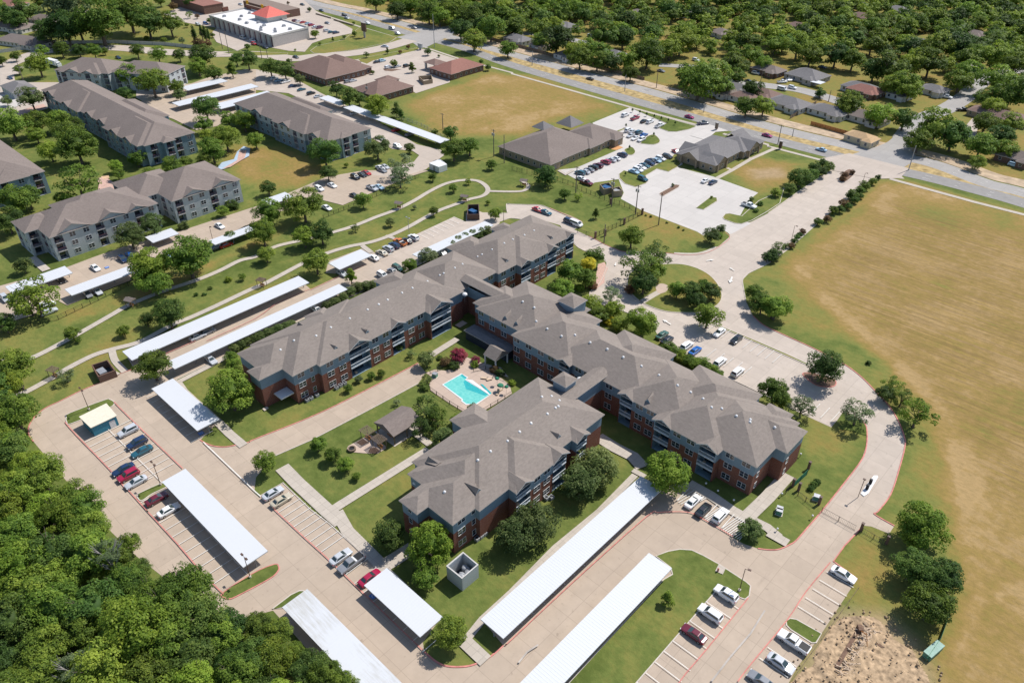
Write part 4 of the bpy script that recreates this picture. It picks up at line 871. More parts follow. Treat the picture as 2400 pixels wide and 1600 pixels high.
for px, py, w_, d_, rf_, wl_, lb in HS:
    p = G(px, py, 2.6)
    w_ *= 1.22; d_ *= 1.22; R_ = low(lb, (p.x, p.y), hw if px > 1000 else 20, [(-w_/2,w_/2,-d_/2,d_/2),(w_*.12,w_*.42,-d_/2-2,d_/2)], ez=2.7, mats=(wl_, wl_, rf_), cat='house', name='house', ov=.4, group='houses of the far quarter')
p = G(1917,192,2.6); cp_ = empty('carport', (p.x, p.y, 0), math.radians(hw)); tag(cp_, 'small white flat carport attached beside the long white house', 'carport'); MB().box(-3,3,-2.6,2.6,2.4,2.55).build('roof', MT['mroof'], cp_)
for a_ in (-2.8, 2.8): MB().tube((a_,-2.4,0),(a_,-2.4,2.4),.06).build('post', MT['trim'], cp_)
p = G(2022,320,2.6); sd = low('cream walled corner shed with a tan hipped roof beside the main road', (p.x, p.y), hw, [(-7,5,-4,4),(2,7,-6,3)], ez=2.8, mats=('cream','cream','shingle_t'), cat='shed', name='shed', ov=.4)
p = G(45,205,3.5); low('flat grey roofed leasing office at the left edge beside the pale pool deck', (p.x, p.y), 0, [(-10,8,-6,6)], ez=3.6, mats=('siding_l','siding_l','shingle_g'), cat='office building', name='office_building')
# ---------------------------------------------------------------- covered parking
def carport(label, cs, z=2.7, n=None, back=None, group='white metal carports', ext=None, dirt=0.0, px=True):
    w = [G(c[0], c[1], z) for c in cs] if px else [Vector(c) for c in cs]
    xs = sorted(q.x for q in w); ys = sorted(q.y for q in w); h = len(w)//2
    x0, x1, y0, y1 = sum(xs[:h])/h, sum(xs[-h:])/h, sum(ys[:h])/h, sum(ys[-h:])/h
    if ext: x0 += ext[0]; x1 += ext[1]; y0 += ext[2]; y1 += ext[3]
    R_ = empty('carport', ((x0+x1)/2, (y0+y1)/2, 0)); tag(R_, label, 'carport', group)
    lx, ly = x1-x0, y1-y0; L = max(lx, ly); along_x = lx > ly; D = min(lx, ly)
    r = MB(); nr = int(L/.6); st = L/nr                       # ribbed sheet: ridges across the roof
    vs = []; fs = []
    for i in range(nr):
        a = -L/2+i*st
        for u, zz in ((a,0),(a+st*.72,0),(a+st*.78,.014),(a+st*.94,.014)): vs.append((u, zz))
    vs.append((L/2, 0)); m = len(vs)
    tilt = .012*D
    P = lambda u, v, zz: (u, v, zz) if along_x else (-v, u, zz)
    V3 = [P(u, -D/2, z+zz) for u, zz in vs]+[P(u, D/2, z+zz+tilt) for u, zz in vs]
    r.add(V3, [(i, i+1, m+i+1, m+i) for i in range(m-1)]); r.add([P(-L/2,-D/2,z-.2),P(L/2,-D/2,z-.2),P(L/2,D/2,z-.2),P(-L/2,D/2,z-.2),P(-L/2,-D/2,z-.01),P(L/2,-D/2,z-.01),P(L/2,D/2,z+tilt-.01),P(-L/2,D/2,z+tilt-.01)], [(3,2,1,0),(0,1,5,4),(1,2,6,5),(2,3,7,6),(3,0,4,7)])
    o = r.build('roof', MT['mroof'], R_); o['dirt'] = float(dirt)
    n = n or max(2, int(L/5.6)); po = MB().box(-.09,.09,-.09,.09,0,z-.2).mesh('post', MT['grey_m']); be = (MB().box(-.07,.07,-D/2+.2,D/2-.2,z-.42,z-.2) if along_x else MB().box(-D/2+.2,D/2-.2,-.07,.07,z-.42,z-.2)).mesh('beam', MT['grey_m'])
    for i in range(n+1):
        u = -L/2+.5+(L-1)*i/n; v = (back or 0)*D*.32
        X, Y, _ = P(u, v, 0); put('post', po, R_, (X, Y, 0)); X, Y, _ = P(u, 0, 0); put('beam', be, R_, (X, Y, 0))
        if back is None or back == 0:
            pass
    R_['box'] = [x0, x1, y0, y1]
    return R_
CP = {}
CP['a'] = carport('longest white carport beside the greenbelt lawn', [(288,824),(309,845),(730,659),(693,649)])
CP['b'] = carport('long white carport roof nearest the brick building wall, near side of the narrow lane', [(397,852),(414.5,871),(811,672),(785,664)])
CP['c'] = carport('short white carport with a leafy shadow on its lower end, beside the big tree', [(353,910),(405.6,888),(514,981),(464,1009)])
CP['d'] = carport('white carport in the left car park with a lamp post at its end', [(377.6,1128),(434,1100),(629,1289),(571.4,1329)])
CP['e'] = carport('white carport between the red sedan and the tree at the rounded kerb', [(855,1370),(909,1328),(1028.6,1442),(990,1500)])
CP['f'] = carport('dirty streaked white carport running out of the bottom edge beside the forest', [(661,1422),(721,1380),(661.1,1422),(721.1,1380)], ext=(0, 62, 0, 0), dirt=.6)
CP['g'] = carport('very long white carport between the grass strip and the curved drive', [(1129,1451),(1179,1497),(1557,1141),(1496,1119)])
CP['h'] = carport('long white carport beside the lawn with the single young tree', [(1520,1296),(1575,1331),(1520.1,1296),(1575.1,1331)], ext=(0, 0, -64, 0))
CP['k'] = carport('white carport behind the brick building beside the parked white car and walkway', T(1,1,(680,840),(755,920),(1060,775),(965,725)))
CP['l'] = carport('long thin white carport along the back of the brick building toward the loop road', T(1,1,(1430,765),(1510,805),(2190,505),(2110,465)))
CP['m'] = carport('white carport in front of the grey block, half covered by a feathery tree', T(0,1,(45,1060),(110,1130),(670,940),(600,880)))
CP['n'] = carport('white carport on the greenbelt side with two cars in its shade', T(0,1,(590,1085),(650,1140),(1270,930),(1215,870)))
CP['o'] = carport('small white carport between two dense round trees and the blue cars', T(0,1,(1330,610),(1410,665),(1640,575),(1575,530)))
CP['p'] = carport('white carport with a red car under it beside the young tree', T(0,1,(1900,640),(1970,670),(2352,555),(2300,510)))
CP['q'] = carport('white carport half hidden by the large dark green tree', T(1,1,(40,275),(130,310),(330,250),(290,190)))
CP['r'] = carport('short white carport at the upper end of the long row, tree shadow across it', T(1,0,(590,905),(660,870),(840,950),(760,968)))
CP['s'] = carport('long white carport along the fence of the dry field', T(1,0,(800,975),(930,965),(1745,1290),(1680,1325)))
CP['u'] = carport('uppermost of the three thin white carports between the grey blocks', T(0,0,(1660,800),(1720,835),(2095,745),(2020,720)))
CP['v'] = carport('middle one of the three thin white carports between the grey blocks', [(406,242),(418,249),(608,203),(585,196)])
CP['w'] = carport('lowest of the three thin white carports beside the lone round oak', [(505,245),(513,258),(645,222),(625,213)])
# ---------------------------------------------------------------- painted lines
def lines(name, segs, w=.13, mat='line'):
    mb = MB(); z = nextz()
    for a, b in segs: ribbon(mb, [Vector(a), Vector(b)], w, z, z)
    return struct(mb.build(name, MT[mat]))
def stalls(px0, px1, n, axis, ln, double=None):
    a, b = G(*px0), G(*px1); u = Vector((1, 0)) if axis == 'x' else Vector((0, 1)); out = []
    for i in range(n+1):
        p = a.lerp(b, i/n); out.append((p, p+u*ln))
    return out
SG = []
SG += stalls(T(0,2,(785,930))[0], T(0,2,(1160,1360))[0], 9, 'y', 10.8); SG += stalls(T(0,2,(1190,1365))[0], T(0,3,(1410,40))[0], 2, 'y', 5.4); SG += stalls(T(0,3,(1465,105))[0], T(0,3,(1970,660))[0], 8, 'y', 10.6)
a_, b_ = G(*T(0,2,(985,800))[0]), G(*T(0,2,(1500,1310))[0]); SG.append((a_, b_)); a_ = G(*T(0,3,(1740,0))[0]); SG.append((a_, G(*T(0,3,(2270,570))[0])))
SG += stalls(T(1,2,(150,1540))[0], T(1,3,(600,370))[0], 9, 'y', 5.6); SG += stalls(T(1,3,(825,580))[0], T(1,3,(1530,1290))[0], 8, 'y', 5.4)
SG += stalls(T(2,3,(1850,740))[0], T(2,3,(1230,1480))[0], 8, 'x', 5.3); SG += stalls(T(2,3,(1150,1568))[0], T(2,3,(1070,1660))[0], 1, 'x', 5.3)
SG += stalls(T(3,3,(535,550))[0], T(3,3,(275,870))[0], 4, 'x', 5.3); SG += stalls(T(3,3,(70,1150))[0], T(3,3,(-160,1440))[0], 3, 'x', 5.3)
SG += stalls(T(2,3,(100,1035))[0], T(2,3,(1090,110))[0], 11, 'x', -3.5); SG += stalls(T(2,3,(500,1540))[0], T(2,3,(1370,640))[0], 10, 'x', -3)
SG += stalls(T(3,2,(40,200))[0], T(3,2,(-560,-90))[0], 9, 'y', 5.2); SG += stalls(T(3,2,(390,670))[0], T(3,2,(570,745))[0], 2, 'y', 5.2); SG += stalls(T(2,2,(1780,150))[0], T(2,2,(2110,320))[0], 4, 'y', 5.2)
SG += stalls(T(1,1,(1500,590))[0], T(1,1,(1820,430))[0], 7, 'x', 5.0); SG += stalls(T(2,1,(40,330))[0], T(2,1,(560,510))[0], 8, 'x', -5.0) if 0 else []
SG += stalls(T(0,2,(1350,520))[0], T(0,2,(1760,930))[0], 8, 'y', 5.5)
lines('parking_lines', SG)
# hatched disabled bays
HT = []
def hatch(px, wx, wy, n, down=1):
    c = G(*px)
    for i in range(n): HT.append((c+Vector((wx*i/n, 0)), c+Vector((wx*(i+.8)/n+.6, wy))))
    HT.append((c, c+Vector((0, wy)))); HT.append((c+Vector((wx, 0)), c+Vector((wx, wy))))
hatch(Q(1500,950,450,(780,1390))[0], 2.0, 5.2, 5); hatch(Q(1500,950,450,(985,1520))[0], 4.2, 5.4, 9); hatch(Q(1500,950,450,(440,1180))[0], 3.6, 5.2, 6); hatch(T(1,1,(1110,790))[0], 2, 5, 4)
lines('hatched_bay_lines', HT, .16)
# red fire lane lines
RL = [GW(T(0,2,(600,745),(700,860),(1010,1180),(1160,1360))+T(0,2,(1190,1380),(1360,1568))+T(0,3,(1360,0),(1620,280),(1860,560),(2060,760))), GW(T(0,2,(1050,560),(1260,770),(1680,1170))), GW(T(1,3,(170,-20),(310,110),(450,240),(660,430),(990,750),(1530,1270))),
      GW(T(2,3,(-50,1215),(0,1170),(600,610),(1235,45),(1340,10),(1500,0),(1640,10),(1740,60),(1900,150),(2030,230))), GW(T(2,3,(1500,1620),(1600,1480),(1780,1270),(2170,790))), GW(T(3,3,(570,465),(350,730),(170,1000),(-160,1400),(-280,1560))),
      GW(T(1,1,(500,1100),(800,960),(1000,870))), GW(T(0,1,(1900,1568),(2352,1360))+T(1,1,(200,1220),(500,1090))), GW(T(0,2,(1400,170),(1800,0))), GW([(1363,520),(1289,489)])]
mb_ = MB()
for r_ in RL: z_ = nextz(); ribbon(mb_, smooth(r_, 3, False), .20, z_, z_)
struct(mb_.build('red_fire_lane_lines', MT['red']))
lines('aisle_line', [(G(*a), G(*b)) for a, b in ((T(0,2,(1870,930))[0], T(0,2,(2352,1390))[0]),(T(0,2,(2352,1390))[0], (612,1165)))], .22)
def arrow(px, ang, s_=1.0):
    s_ *= .72
    c = G(*px); a = math.radians(ang); u = Vector((math.cos(a), math.sin(a))); v = Vector((-u.y, u.x)); z = nextz()
    pts = [c-u*1.6*s_+v*.2*s_, c+u*.2*s_+v*.2*s_, c+u*.2*s_+v*.6*s_, c+u*1.6*s_, c+u*.2*s_-v*.6*s_, c+u*.2*s_-v*.2*s_, c-u*1.6*s_-v*.2*s_]
    struct(MB().prism(pts, z, z).build('arrow_marking', MT['line']))
arrow(T(2,1,(950,865))[0], -60); arrow(T(2,1,(1820,828))[0], 60, 1.2); arrow(T(2,1,(2010,1010))[0], -70, 1.8); arrow(T(2,1,(2020,910))[0], 160, 1); arrow(T(2,1,(1420,1395))[0], 170, 1.4)
# blue accessibility squares with a white figure left as plain paint
for q in (T(0,2,(1850,850))[0], T(1,3,(1080,775))[0], T(0,1,(985,895))[0]):
    c = G(*q); z = nextz(); struct(MB().prism([c+Vector(d)*.6 for d in ((-1,-1),(1,-1),(1,1),(-1,1))], z, z).build('accessible_bay_marking', MT['blue'])); z = nextz()
    struct(ribbon(MB(), [c+Vector((.3*math.cos(t_), .3*math.sin(t_))) for t_ in np.linspace(0, 5.2, 12)], .1, z, z).build('accessible_bay_marking', MT['line']))
# ---------------------------------------------------------------- cars
def loft(st, closed_ends=True):
    """stations (x, half width, z bottom, z shoulder, z top, half width of top)"""
    mb = MB(); n = 10; vs = []
    for x, w, zb, zs, zt, wt in st:
        ring = [(-w*.93,zb),(-w,zb+.18),(-w,zs),(-w*.97,(zs+zt)/2+.02),(-wt,zt),(wt,zt),(w*.97,(zs+zt)/2+.02),(w,zs),(w,zb+.18),(w*.93,zb)]
        vs += [(x, y, z) for y, z in ring]
    fs = []
    for i in range(len(st)-1):
        for k in range(n): fs.append((i*n+k, i*n+(k+1)%n, (i+1)*n+(k+1)%n, (i+1)*n+k))
    fs.append(tuple(range(n-1,-1,-1))); fs.append(tuple((len(st)-1)*n+k for k in range(n)))
    return mb.add(vs, fs)
def cabin(mb, base, roof, zb, zr, wb, wr):                 # frustum; base=(front x, rear x), roof=(front x, rear x)
    vs = [(base[0],-wb,zb),(base[0],wb,zb),(base[1],wb,zb),(base[1],-wb,zb),(roof[0],-wr,zr),(roof[0],wr,zr),(roof[1],wr,zr),(roof[1],-wr,zr)]
    mb.add(vs, [(0,1,5,4),(1,2,6,5),(2,3,7,6),(3,0,4,7),(4,5,6,7)]); 
    # softly crowned roof skin
    mb.add([(roof[0]-.12,-wr*.85,zr+.035),(roof[0]-.12,wr*.85,zr+.035),(roof[1]+.12,wr*.85,zr+.035),(roof[1]+.12,-wr*.85,zr+.035)]+vs[4:], [(0,1,2,3),(4,5,1,0),(5,6,2,1),(6,7,3,2),(7,4,0,3)])
    return vs
def quad_on(vs, idx, m0, m1, off):                         # inset, slightly proud pane on a cabin face
    a, b, c, d = (Vector(vs[i]) for i in idx)
    n = (b-a).cross(d-a).normalized()*off
    L = lambda s, t_: (a.lerp(b, s)).lerp(d.lerp(c, s), t_)
    return [tuple(L(s, t_)+n) for s, t_ in ((m0, m1), (1-m0, m1), (1-m0, 1-m1), (m0, 1-m1))]
SPEC = dict(
 sedan=dict(L=4.8, st=[(2.38,.62,.34,.52,.60,.45),(2.28,.82,.26,.62,.70,.60),(1.85,.90,.22,.68,.82,.70),(1.15,.92,.22,.74,.92,.74),(.5,.92,.22,.78,.96,.76),(-1.2,.92,.22,.80,.98,.76),(-1.9,.90,.24,.80,.98,.72),(-2.25,.84,.28,.76,.92,.64),(-2.38,.72,.36,.66,.82,.5)], base=(1.10,-1.75), roof=(.25,-1.05), zb=.93, zr=1.43, wb=.80, wr=.58),
 suv=dict(L=4.7, st=[(2.30,.66,.42,.62,.78,.5),(2.22,.86,.34,.76,.92,.66),(1.8,.93,.28,.84,1.02,.74),(1.1,.95,.28,.92,1.10,.78),(.4,.95,.28,.96,1.14,.8),(-1.9,.95,.28,1.0,1.16,.8),(-2.2,.90,.34,.96,1.1,.74),(-2.32,.80,.42,.80,.98,.6)], base=(1.12,-2.22), roof=(.35,-1.92), zb=1.10, zr=1.72, wb=.84, wr=.66),
 pickup=dict(L=5.7, st=[(2.85,.72,.46,.70,.86,.6),(2.75,.92,.38,.84,.98,.74),(2.2,.97,.34,.90,1.08,.82),(1.5,.98,.34,.96,1.14,.84),(-.5,.98,.34,1.0,1.16,.86),(-.62,.98,.34,1.0,1.12,.9),(-2.7,.98,.38,1.0,1.12,.9),(-2.85,.92,.46,.9,1.06,.84)], base=(1.45,-.55), roof=(.75,-.42), zb=1.12, zr=1.80, wb=.86, wr=.68),
 van=dict(L=5.2, st=[(2.55,.70,.42,.62,.80,.5),(2.45,.90,.34,.80,.98,.7),(2.0,.97,.28,.90,1.10,.8),(1.4,.98,.28,.98,1.18,.84),(-2.4,.98,.28,1.02,1.2,.86),(-2.58,.92,.36,.95,1.14,.8)], base=(2.0,-2.52), roof=(1.15,-2.38), zb=1.14, zr=1.92, wb=.90, wr=.74))
wheel_t = MB().tube((0,-.11,0),(0,.11,0),.33,n=12).mesh('tyre', MT['tyre']); wheel_r = MB().tube((0,-.115,0),(0,.115,0),.2,n=10).mesh('rim', MT['rim'])
CM = {}
def car_meshes(kind):
    if kind in CM: return CM[kind]
    s = SPEC[kind]; body = loft(s['st']); cab = MB(); vs = cabin(cab, s['base'], s['roof'], s['zb'], s['zr'], s['wb'], s['wr'])
    parts = [('body', body.mesh('body', PAINT['white']), (0,0,0), True), ('cabin', cab.mesh('cabin', PAINT['white']), (0,0,0), True)]
    mk = lambda nm, q, mt: MB().add(q, [(0,1,2,3)]).mesh(nm, MT[mt])
    parts += [('windshield', mk('windshield', quad_on(vs, (0,1,5,4), .07, .08, .012), 'cglass'), (0,0,0), False), ('rear_window', mk('rear_window', quad_on(vs, (2,3,7,6), .10, .14, .012), 'cglass'), (0,0,0), False),
              ('side_window', mk('side_window', quad_on(vs, (1,2,6,5), .08, .14, .012), 'cglass'), (0,0,0), False), ('side_window', mk('side_window', quad_on(vs, (3,0,4,7), .08, .14, .012), 'cglass'), (0,0,0), False)]
    x0 = s['st'][1][0]; zl = s['st'][1][3]; w = s['st'][1][1]
    hl = MB().box(-.05,.16,-.16,.16,-.07,.07).mesh('headlight', MT['chrome']); tl = MB().box(-.06,.06,-.13,.13,-.08,.08).mesh('tail_light', MT['tail'])
    xr = s['st'][-2][0]; wr_ = s['st'][-2][1]; zr_ = s['st'][-2][3]
    for sg in (-1, 1): parts.append(('headlight', hl, (x0-.1, sg*(w-.14), zl), False)); parts.append(('tail_light', tl, (xr-.06, sg*(wr_-.1), zr_), False))
    if kind == 'pickup':
        bed = MB().box(-2.68,-.68,-.80,.80,1.125,1.135); parts.append(('truck_bed', bed.mesh('truck_bed', MT['black']), (0,0,0), False))
        bx = MB().box(-2.72,-.64,-.86,-.80,1.12,1.17).box(-2.72,-.64,.80,.86,1.12,1.17).box(-2.78,-2.70,-.86,.86,1.12,1.17); parts.append(('bed_rail', bx.mesh('bed_rail', PAINT['white']), (0,0,0), True))
        parts.append(('tool_box', MB().box(-1.05,-.7,-.8,.8,1.13,1.26).mesh('tool_box', MT['trim']), (0,0,0), False))
    wb_ = s['L']*.30
    for sx in (1, -1):
        for sy in (1, -1): parts.append(('wheel', wheel_t, (sx*wb_, sy*(s['st'][3][1]-.09), .33), False))
    CM[kind] = parts; return parts
def car(px, kind, col, heading, label, group=None, z=.7, world=None):
    p = Vector(world) if world else G(px[0], px[1], z)
    R_ = empty(dict(sedan='parked_sedan', suv='parked_suv', pickup='pickup_truck', van='van')[kind], (p.x, p.y, .03), math.radians(heading))
    tag(R_, label, dict(sedan='car', suv='suv', pickup='pickup truck', van='van')[kind], group)
    for nm, me_, loc, pt in car_meshes(kind):
        o = put(nm, me_, R_, loc)
        if pt: o.material_slots[0].link = 'OBJECT'; o.material_slots[0].material = PAINT[col]
        if nm == 'wheel': put('rim', wheel_r, o)
    return R_
ORD = ['first','second','third','fourth','fifth','sixth','seventh','eighth','ninth','tenth','eleventh','twelfth','thirteenth','fourteenth','fifteenth']
KN = dict(sedan='sedan', suv='suv', pickup='pickup truck', van='van')
def row(tile, items, heading, place, group):
    """items: (x, y, kind, colour); place names the row; labels count along it"""
    for i, it in enumerate(items):
        px = (Q(*tile, it[:2]) if len(tile) == 3 else T(*tile, it[:2]))[0]
        h = it[4] if len(it) > 4 else heading
        lb = it[5] if len(it) > 5 else '%s %s, %s car %s' % (it[3].replace('lightblue','light blue'), KN[it[2]], ORD[i], place)
        car(px, it[2], it[3], h, lb, group)
GL = 'cars parked in the left car park'
row((0,2), [(1175,822,'suv','silver',-90,'silver suv with roof rails parked next to the teal shed'),(1258,932,'suv','navy',-90,'dark blue suv directly below the silver suv'),(1303,1005,'sedan','teal',-90,'dark teal sedan beside the dark blue suv'),
            (1132,1172,'sedan','navy',-90,'navy sedan at the upper side of the crimson suv'),(1178,1228,'suv','crimson',-90,'crimson suv between a navy and a silver sedan'),(1248,1288,'sedan','silver',-90,'silver sedan right below the crimson suv'),
            (1440,1440,'sedan','maroon',90,'dark maroon car at the grass finger beside the carport'),(1550,1545,'sedan','white',90,'white sedan with its nose under the middle carport')], -90, '', GL)
row((1,2), [(155,1390,'sedan','silver',90,'silver sedan next to the tree island at the walkway'),(232,1455,'sedan','beige',90,'beige sedan with dark windows beside the silver one')], 90, '', GL)
row((1,3), [(778,405,'sedan','silver',90,'silver sedan at the end of the empty stalls by the lawn'),(872,468,'pickup','grey',-90,'grey pickup truck half in the shade of the dark tree'),(1045,598,'sedan','crimson',90,'crimson sedan beside the short carport')], 90, '', GL)
GR = 'cars parked in the lower right car park'
row((2,3), [(1968,748,'suv','white',180,'white long roofed suv under the lamp post at the lawn corner'),(1822,928,'suv','white',180,'white suv between the other white one and the maroon sedan'),(1672,1112,'sedan','maroon',180,'maroon sedan beside the empty stalls of the lower right lot')], 180, '', GR)
row((3,3), [(695,568,'sedan','white',0,'white sedan alone at the gate end of the lower right stalls'),(238,1188,'pickup','white',180,'white pickup truck with open dark bed beside the timber edge'),(118,1382,'sedan','silver',0,'pale silver sedan below the white pickup truck'),(-60,1545,'sedan','grey',180,'grey sedan cut by the bottom edge beside the lower stalls')], 0, '', GR)
GB = 'cars in the bays at the right end of the brick building'
row((1500,950,450), [(650,1170,'sedan','white',90,'white sedan beside the hatched bay under the light green tree'),(775,1275,'sedan','black',90,'black sedan between the white sedan and the white suv'),(985,1345,'suv','white',90,'white suv at the brick crossing between two hatched bays')], 90, '', GB)
GE = 'cars in the car park right of the building'
row((2,1), [(1905,1482,'sedan','white',-90,'white sedan beside the dark round tree of the right lot'),(2062,1545,'sedan','black',-90,'black sedan next in line after the white one by the strip'),(1380,1505,'sedan','green',90,'dark green sedan under the feathery trees by the hedge'),(1425,1552,'sedan','black',90,'black sedan beside the green one at the hedge')], -90, '', GE)
row((2,2), [(1605,38,'suv','white',90,'white suv beside the bright blue car at the hedge'),(1682,82,'sedan','blue',90,'bright blue sedan parked against the hedge'),(1910,188,'suv','white',90,'white suv alone in the middle of the hedge row'),(2072,280,'suv','white',90,'white suv nearest the corner tree of the right lot')], 90, '', GE)
GN = 'cars along the lane behind the building'
row((1,1), [(1157,750,'sedan','beige',180,'beige sedan at the left end of the row by the footpath'),(1215,715,'suv','silver',180,'silver suv second from the left by the footpath'),(1270,685,'suv','navy',180,'navy suv beside the orange pickup truck'),(1322,655,'pickup','orange',180,'bright orange pickup truck by the greenbelt path'),
            (1385,640,'sedan','black',180,'black sedan between the orange truck and the white suv'),(1448,612,'suv','white',180,'white suv under the lamp post of the greenbelt'),(1078,795,'sedan','white',180,'white sedan poking out of the small white carport'),(1165,960,'suv','white',0,'white suv beside the roof gable behind the brick building'),
            (1262,925,'sedan','grey',0,'grey sedan behind the brick building by the round tree'),(1305,895,'suv','green',0,'green and white suv beside the bright round tree'),(790,940,'sedan','silver',0,'silver sedan in the shade of the small carport'),(1715,760,'sedan','silver',0,'silver sedan under the thin long carport')], 180, '', GN)
row((2,1), [(238,355,'sedan','red',0,'orange red sedan near the loop road lawn'),(312,380,'sedan','teal',0,'dark sedan beside the orange red one at the loop'),(528,465,'suv','navy',0,'dark suv next to the white van at the gate lane'),(588,487,'van','white',0,'white van nearest the entrance gate')], 0, '', GN)
row((0,1), [(1815,1520,'sedan','silver',90,'silver sedan shaded by the longest carport'),(1900,1478,'sedan','grey',90,'grey sedan shaded by the longest carport, right of the silver one')], 90, '', GN)
car(T(1,1,(560,1275))[0], 'sedan', 'white', 0, 'white sedan under the carport behind the brick building', GN); car(T(0,2,(1935,165))[0], 'sedan', 'silver', 0, 'silver sedan in the shade of the long carport near the building corner', GN)
GW_ = 'cars of the grey apartment blocks'
row((0,1), [(875,890,'sedan','white',0,'white sedan in the open between two carports before the grey block'),(1128,812,'suv','navy',0,'dark blue suv next to the vivid blue car'),(1198,775,'sedan','blue',0,'vivid blue sedan beside the dark blue suv'),(2018,505,'sedan','white',0,'white sedan before the blank grey end wall'),
            (800,1130,'sedan','grey',0,'grey car in the shade of the carport by the lawn'),(893,1105,'sedan','silver',0,'silver car in the shade right of the grey one'),(48,1172,'suv','silver',0,'silver suv cut by the left edge of the picture'),(432,1232,'suv','white',90,'white suv half under the feathery tree'),(448,1290,'sedan','silver',90,'silver sedan just below the white suv by the feathery tree'),
            (2075,680,'sedan','red',90,'red car under the carport by the young tree'),(1995,695,'sedan','grey',90,'grey car in the same carport left of the red one'),(555,1000,'sedan','black',0,'black car under the left carport'),(1560,770,'sedan','lightblue',0,'light blue car between two dense trees')], 0, '', GW_)
row((1,1), [(912,58,'suv','black',0,'black suv at the left of the trio by the dry lawn'),(975,35,'sedan','black',0,'black sedan in the middle of the trio by the dry lawn'),(1015,18,'sedan','red',0,'red sedan at the right of the trio by the dry lawn'),(700,132,'sedan','white',0,'white sedan at the corner of the dry lawn'),(582,165,'suv','white',0,'white suv beside the tall dark tree of the grey blocks'),
            (1068,160,'pickup','silver',0,'silver pickup truck at the fence of the greenbelt'),(1132,148,'sedan','lightblue',0,'light blue sedan right of the silver truck'),(905,228,'sedan','black',0,'black sedan behind the fence tree'),(650,338,'sedan','white',0,'white sedan at the tip of the grass by the big tree'),(1160,-5,'sedan','grey',0,'grey sedan beside the feathery tree at the lane end')], 0, '', GW_)
row((1,0), [(165,722,'suv','silver',90),(208,738,'sedan','lightblue',90),(270,752,'pickup','white',90),(335,788,'sedan','navy',90),(418,822,'sedan','teal',90),(505,858,'suv','black',90),(572,884,'sedan','silver',90)], 90, 'in the row beyond the uppermost grey block', GW_)
row((1,0), [(905,1040,'sedan','silver',90,'silver car under the long field side carport'),(1290,1190,'sedan','red',90,'red car under the long field side carport'),(1412,1232,'sedan','grey',90,'grey car under the long field side carport'),(1300,1345,'suv','white',0,'white suv at the tip lawn behind the block'),(1145,1268,'sedan','white',0,'white sedan partly behind the block end tree'),
            (1140,1540,'sedan','white',0,'white sedan at the lane end beside the footpath'),(1185,1530,'sedan','silver',0,'silver sedan right of it at the lane end'),(1010,658,'sedan','white',0,'white sedan crossing between the two brown offices'),(845,748,'suv','grey',90,'grey suv in the bay of the small office'),(890,740,'sedan','silver',90,'silver sedan in the bay of the small office'),
            (1112,568,'sedan','black',90,'black sedan at the hedge strip of the offices'),(1160,558,'suv','lightblue',90,'light blue suv at the hedge strip of the offices'),(1215,618,'suv','white',90,'white suv at the tree island of the offices'),(1300,608,'sedan','silver',90,'silver sedan at the tree island of the offices'),(1385,605,'suv','black',90,'black suv right of the tree island'),
            (365,524,'sedan','black',0,'black sedan driving on the curving access road'),(1185,426,'sedan','silver',30,'silver sedan turning toward the junction')], 0, '', 'cars around the offices')
hwa = math.degrees(math.atan2(*((G(1700,283)-G(1400,200)).yx)))
row((1,0), [(1302,308,'suv','white',hwa,'white suv on the main road at the junction'),(1248,262,'van','silver',hwa,'silver van ahead of the white suv at the junction'),(1020,214,'pickup','white',hwa,'white pickup truck on the main road before the junction'),(812,138,'suv','black',hwa,'black suv on the main road near the top'),(835,165,'sedan','silver',hwa,'silver car just behind the black suv on the main road'),
            (600,96,'sedan','navy',hwa,'navy car highest up on the main road'),(425,42,'sedan','black',hwa,'black car at the shop entrance by the main road'),(1450,255,'sedan','grey',hwa+180,'grey car on the far carriageway'),(1825,275,'suv','white',hwa+90,'white suv at the side street stop')], 0, '', 'cars on the main road')
row((2,0), [(1630,1072,'sedan','magenta',hwa,'magenta sedan on the main road before the clinic drive'),(1755,1132,'pickup','navy',60,'navy pickup truck leaving the clinic drive'),(2345,1242,'sedan','magenta',hwa,'magenta sedan on the main road beside the second clinic'),(715,722,'sedan','black',hwa+180,'black sedan alone on the far carriageway')], 0, '', 'cars on the main road')
row((3,0), [(490,1372,'sedan','lightblue',hwa+180,'light blue sedan on the main road near the field corner'),(1790,1008,'pickup','black',40,'black pickup truck parked on the curving side street'),(1640,890,'pickup','white',0,'white pickup truck in the drive of the white garage house'),(130,818,'van','white',hwa,'white van at the street bend of the houses'),(225,805,'suv','white',hwa,'white suv right of the white van'),(130,752,'pickup','white',hwa+60,'white pickup truck in the drive of the tall grey house'),
            (200,735,'sedan','silver',hwa+60,'silver car in the drive of the tall grey house'),(1710,590,'pickup','white',20,'white pickup truck between the large far trees'),(2260,1515,'suv','lightblue',hwa,'light blue suv in shade at the right edge'),(985,1030,'sedan','grey',hwa,'grey car on the drive behind the small tan house'),(500,615,'sedan','navy',hwa,'dark blue car behind the steep grey roof')], 0, '', 'cars of the far quarter')
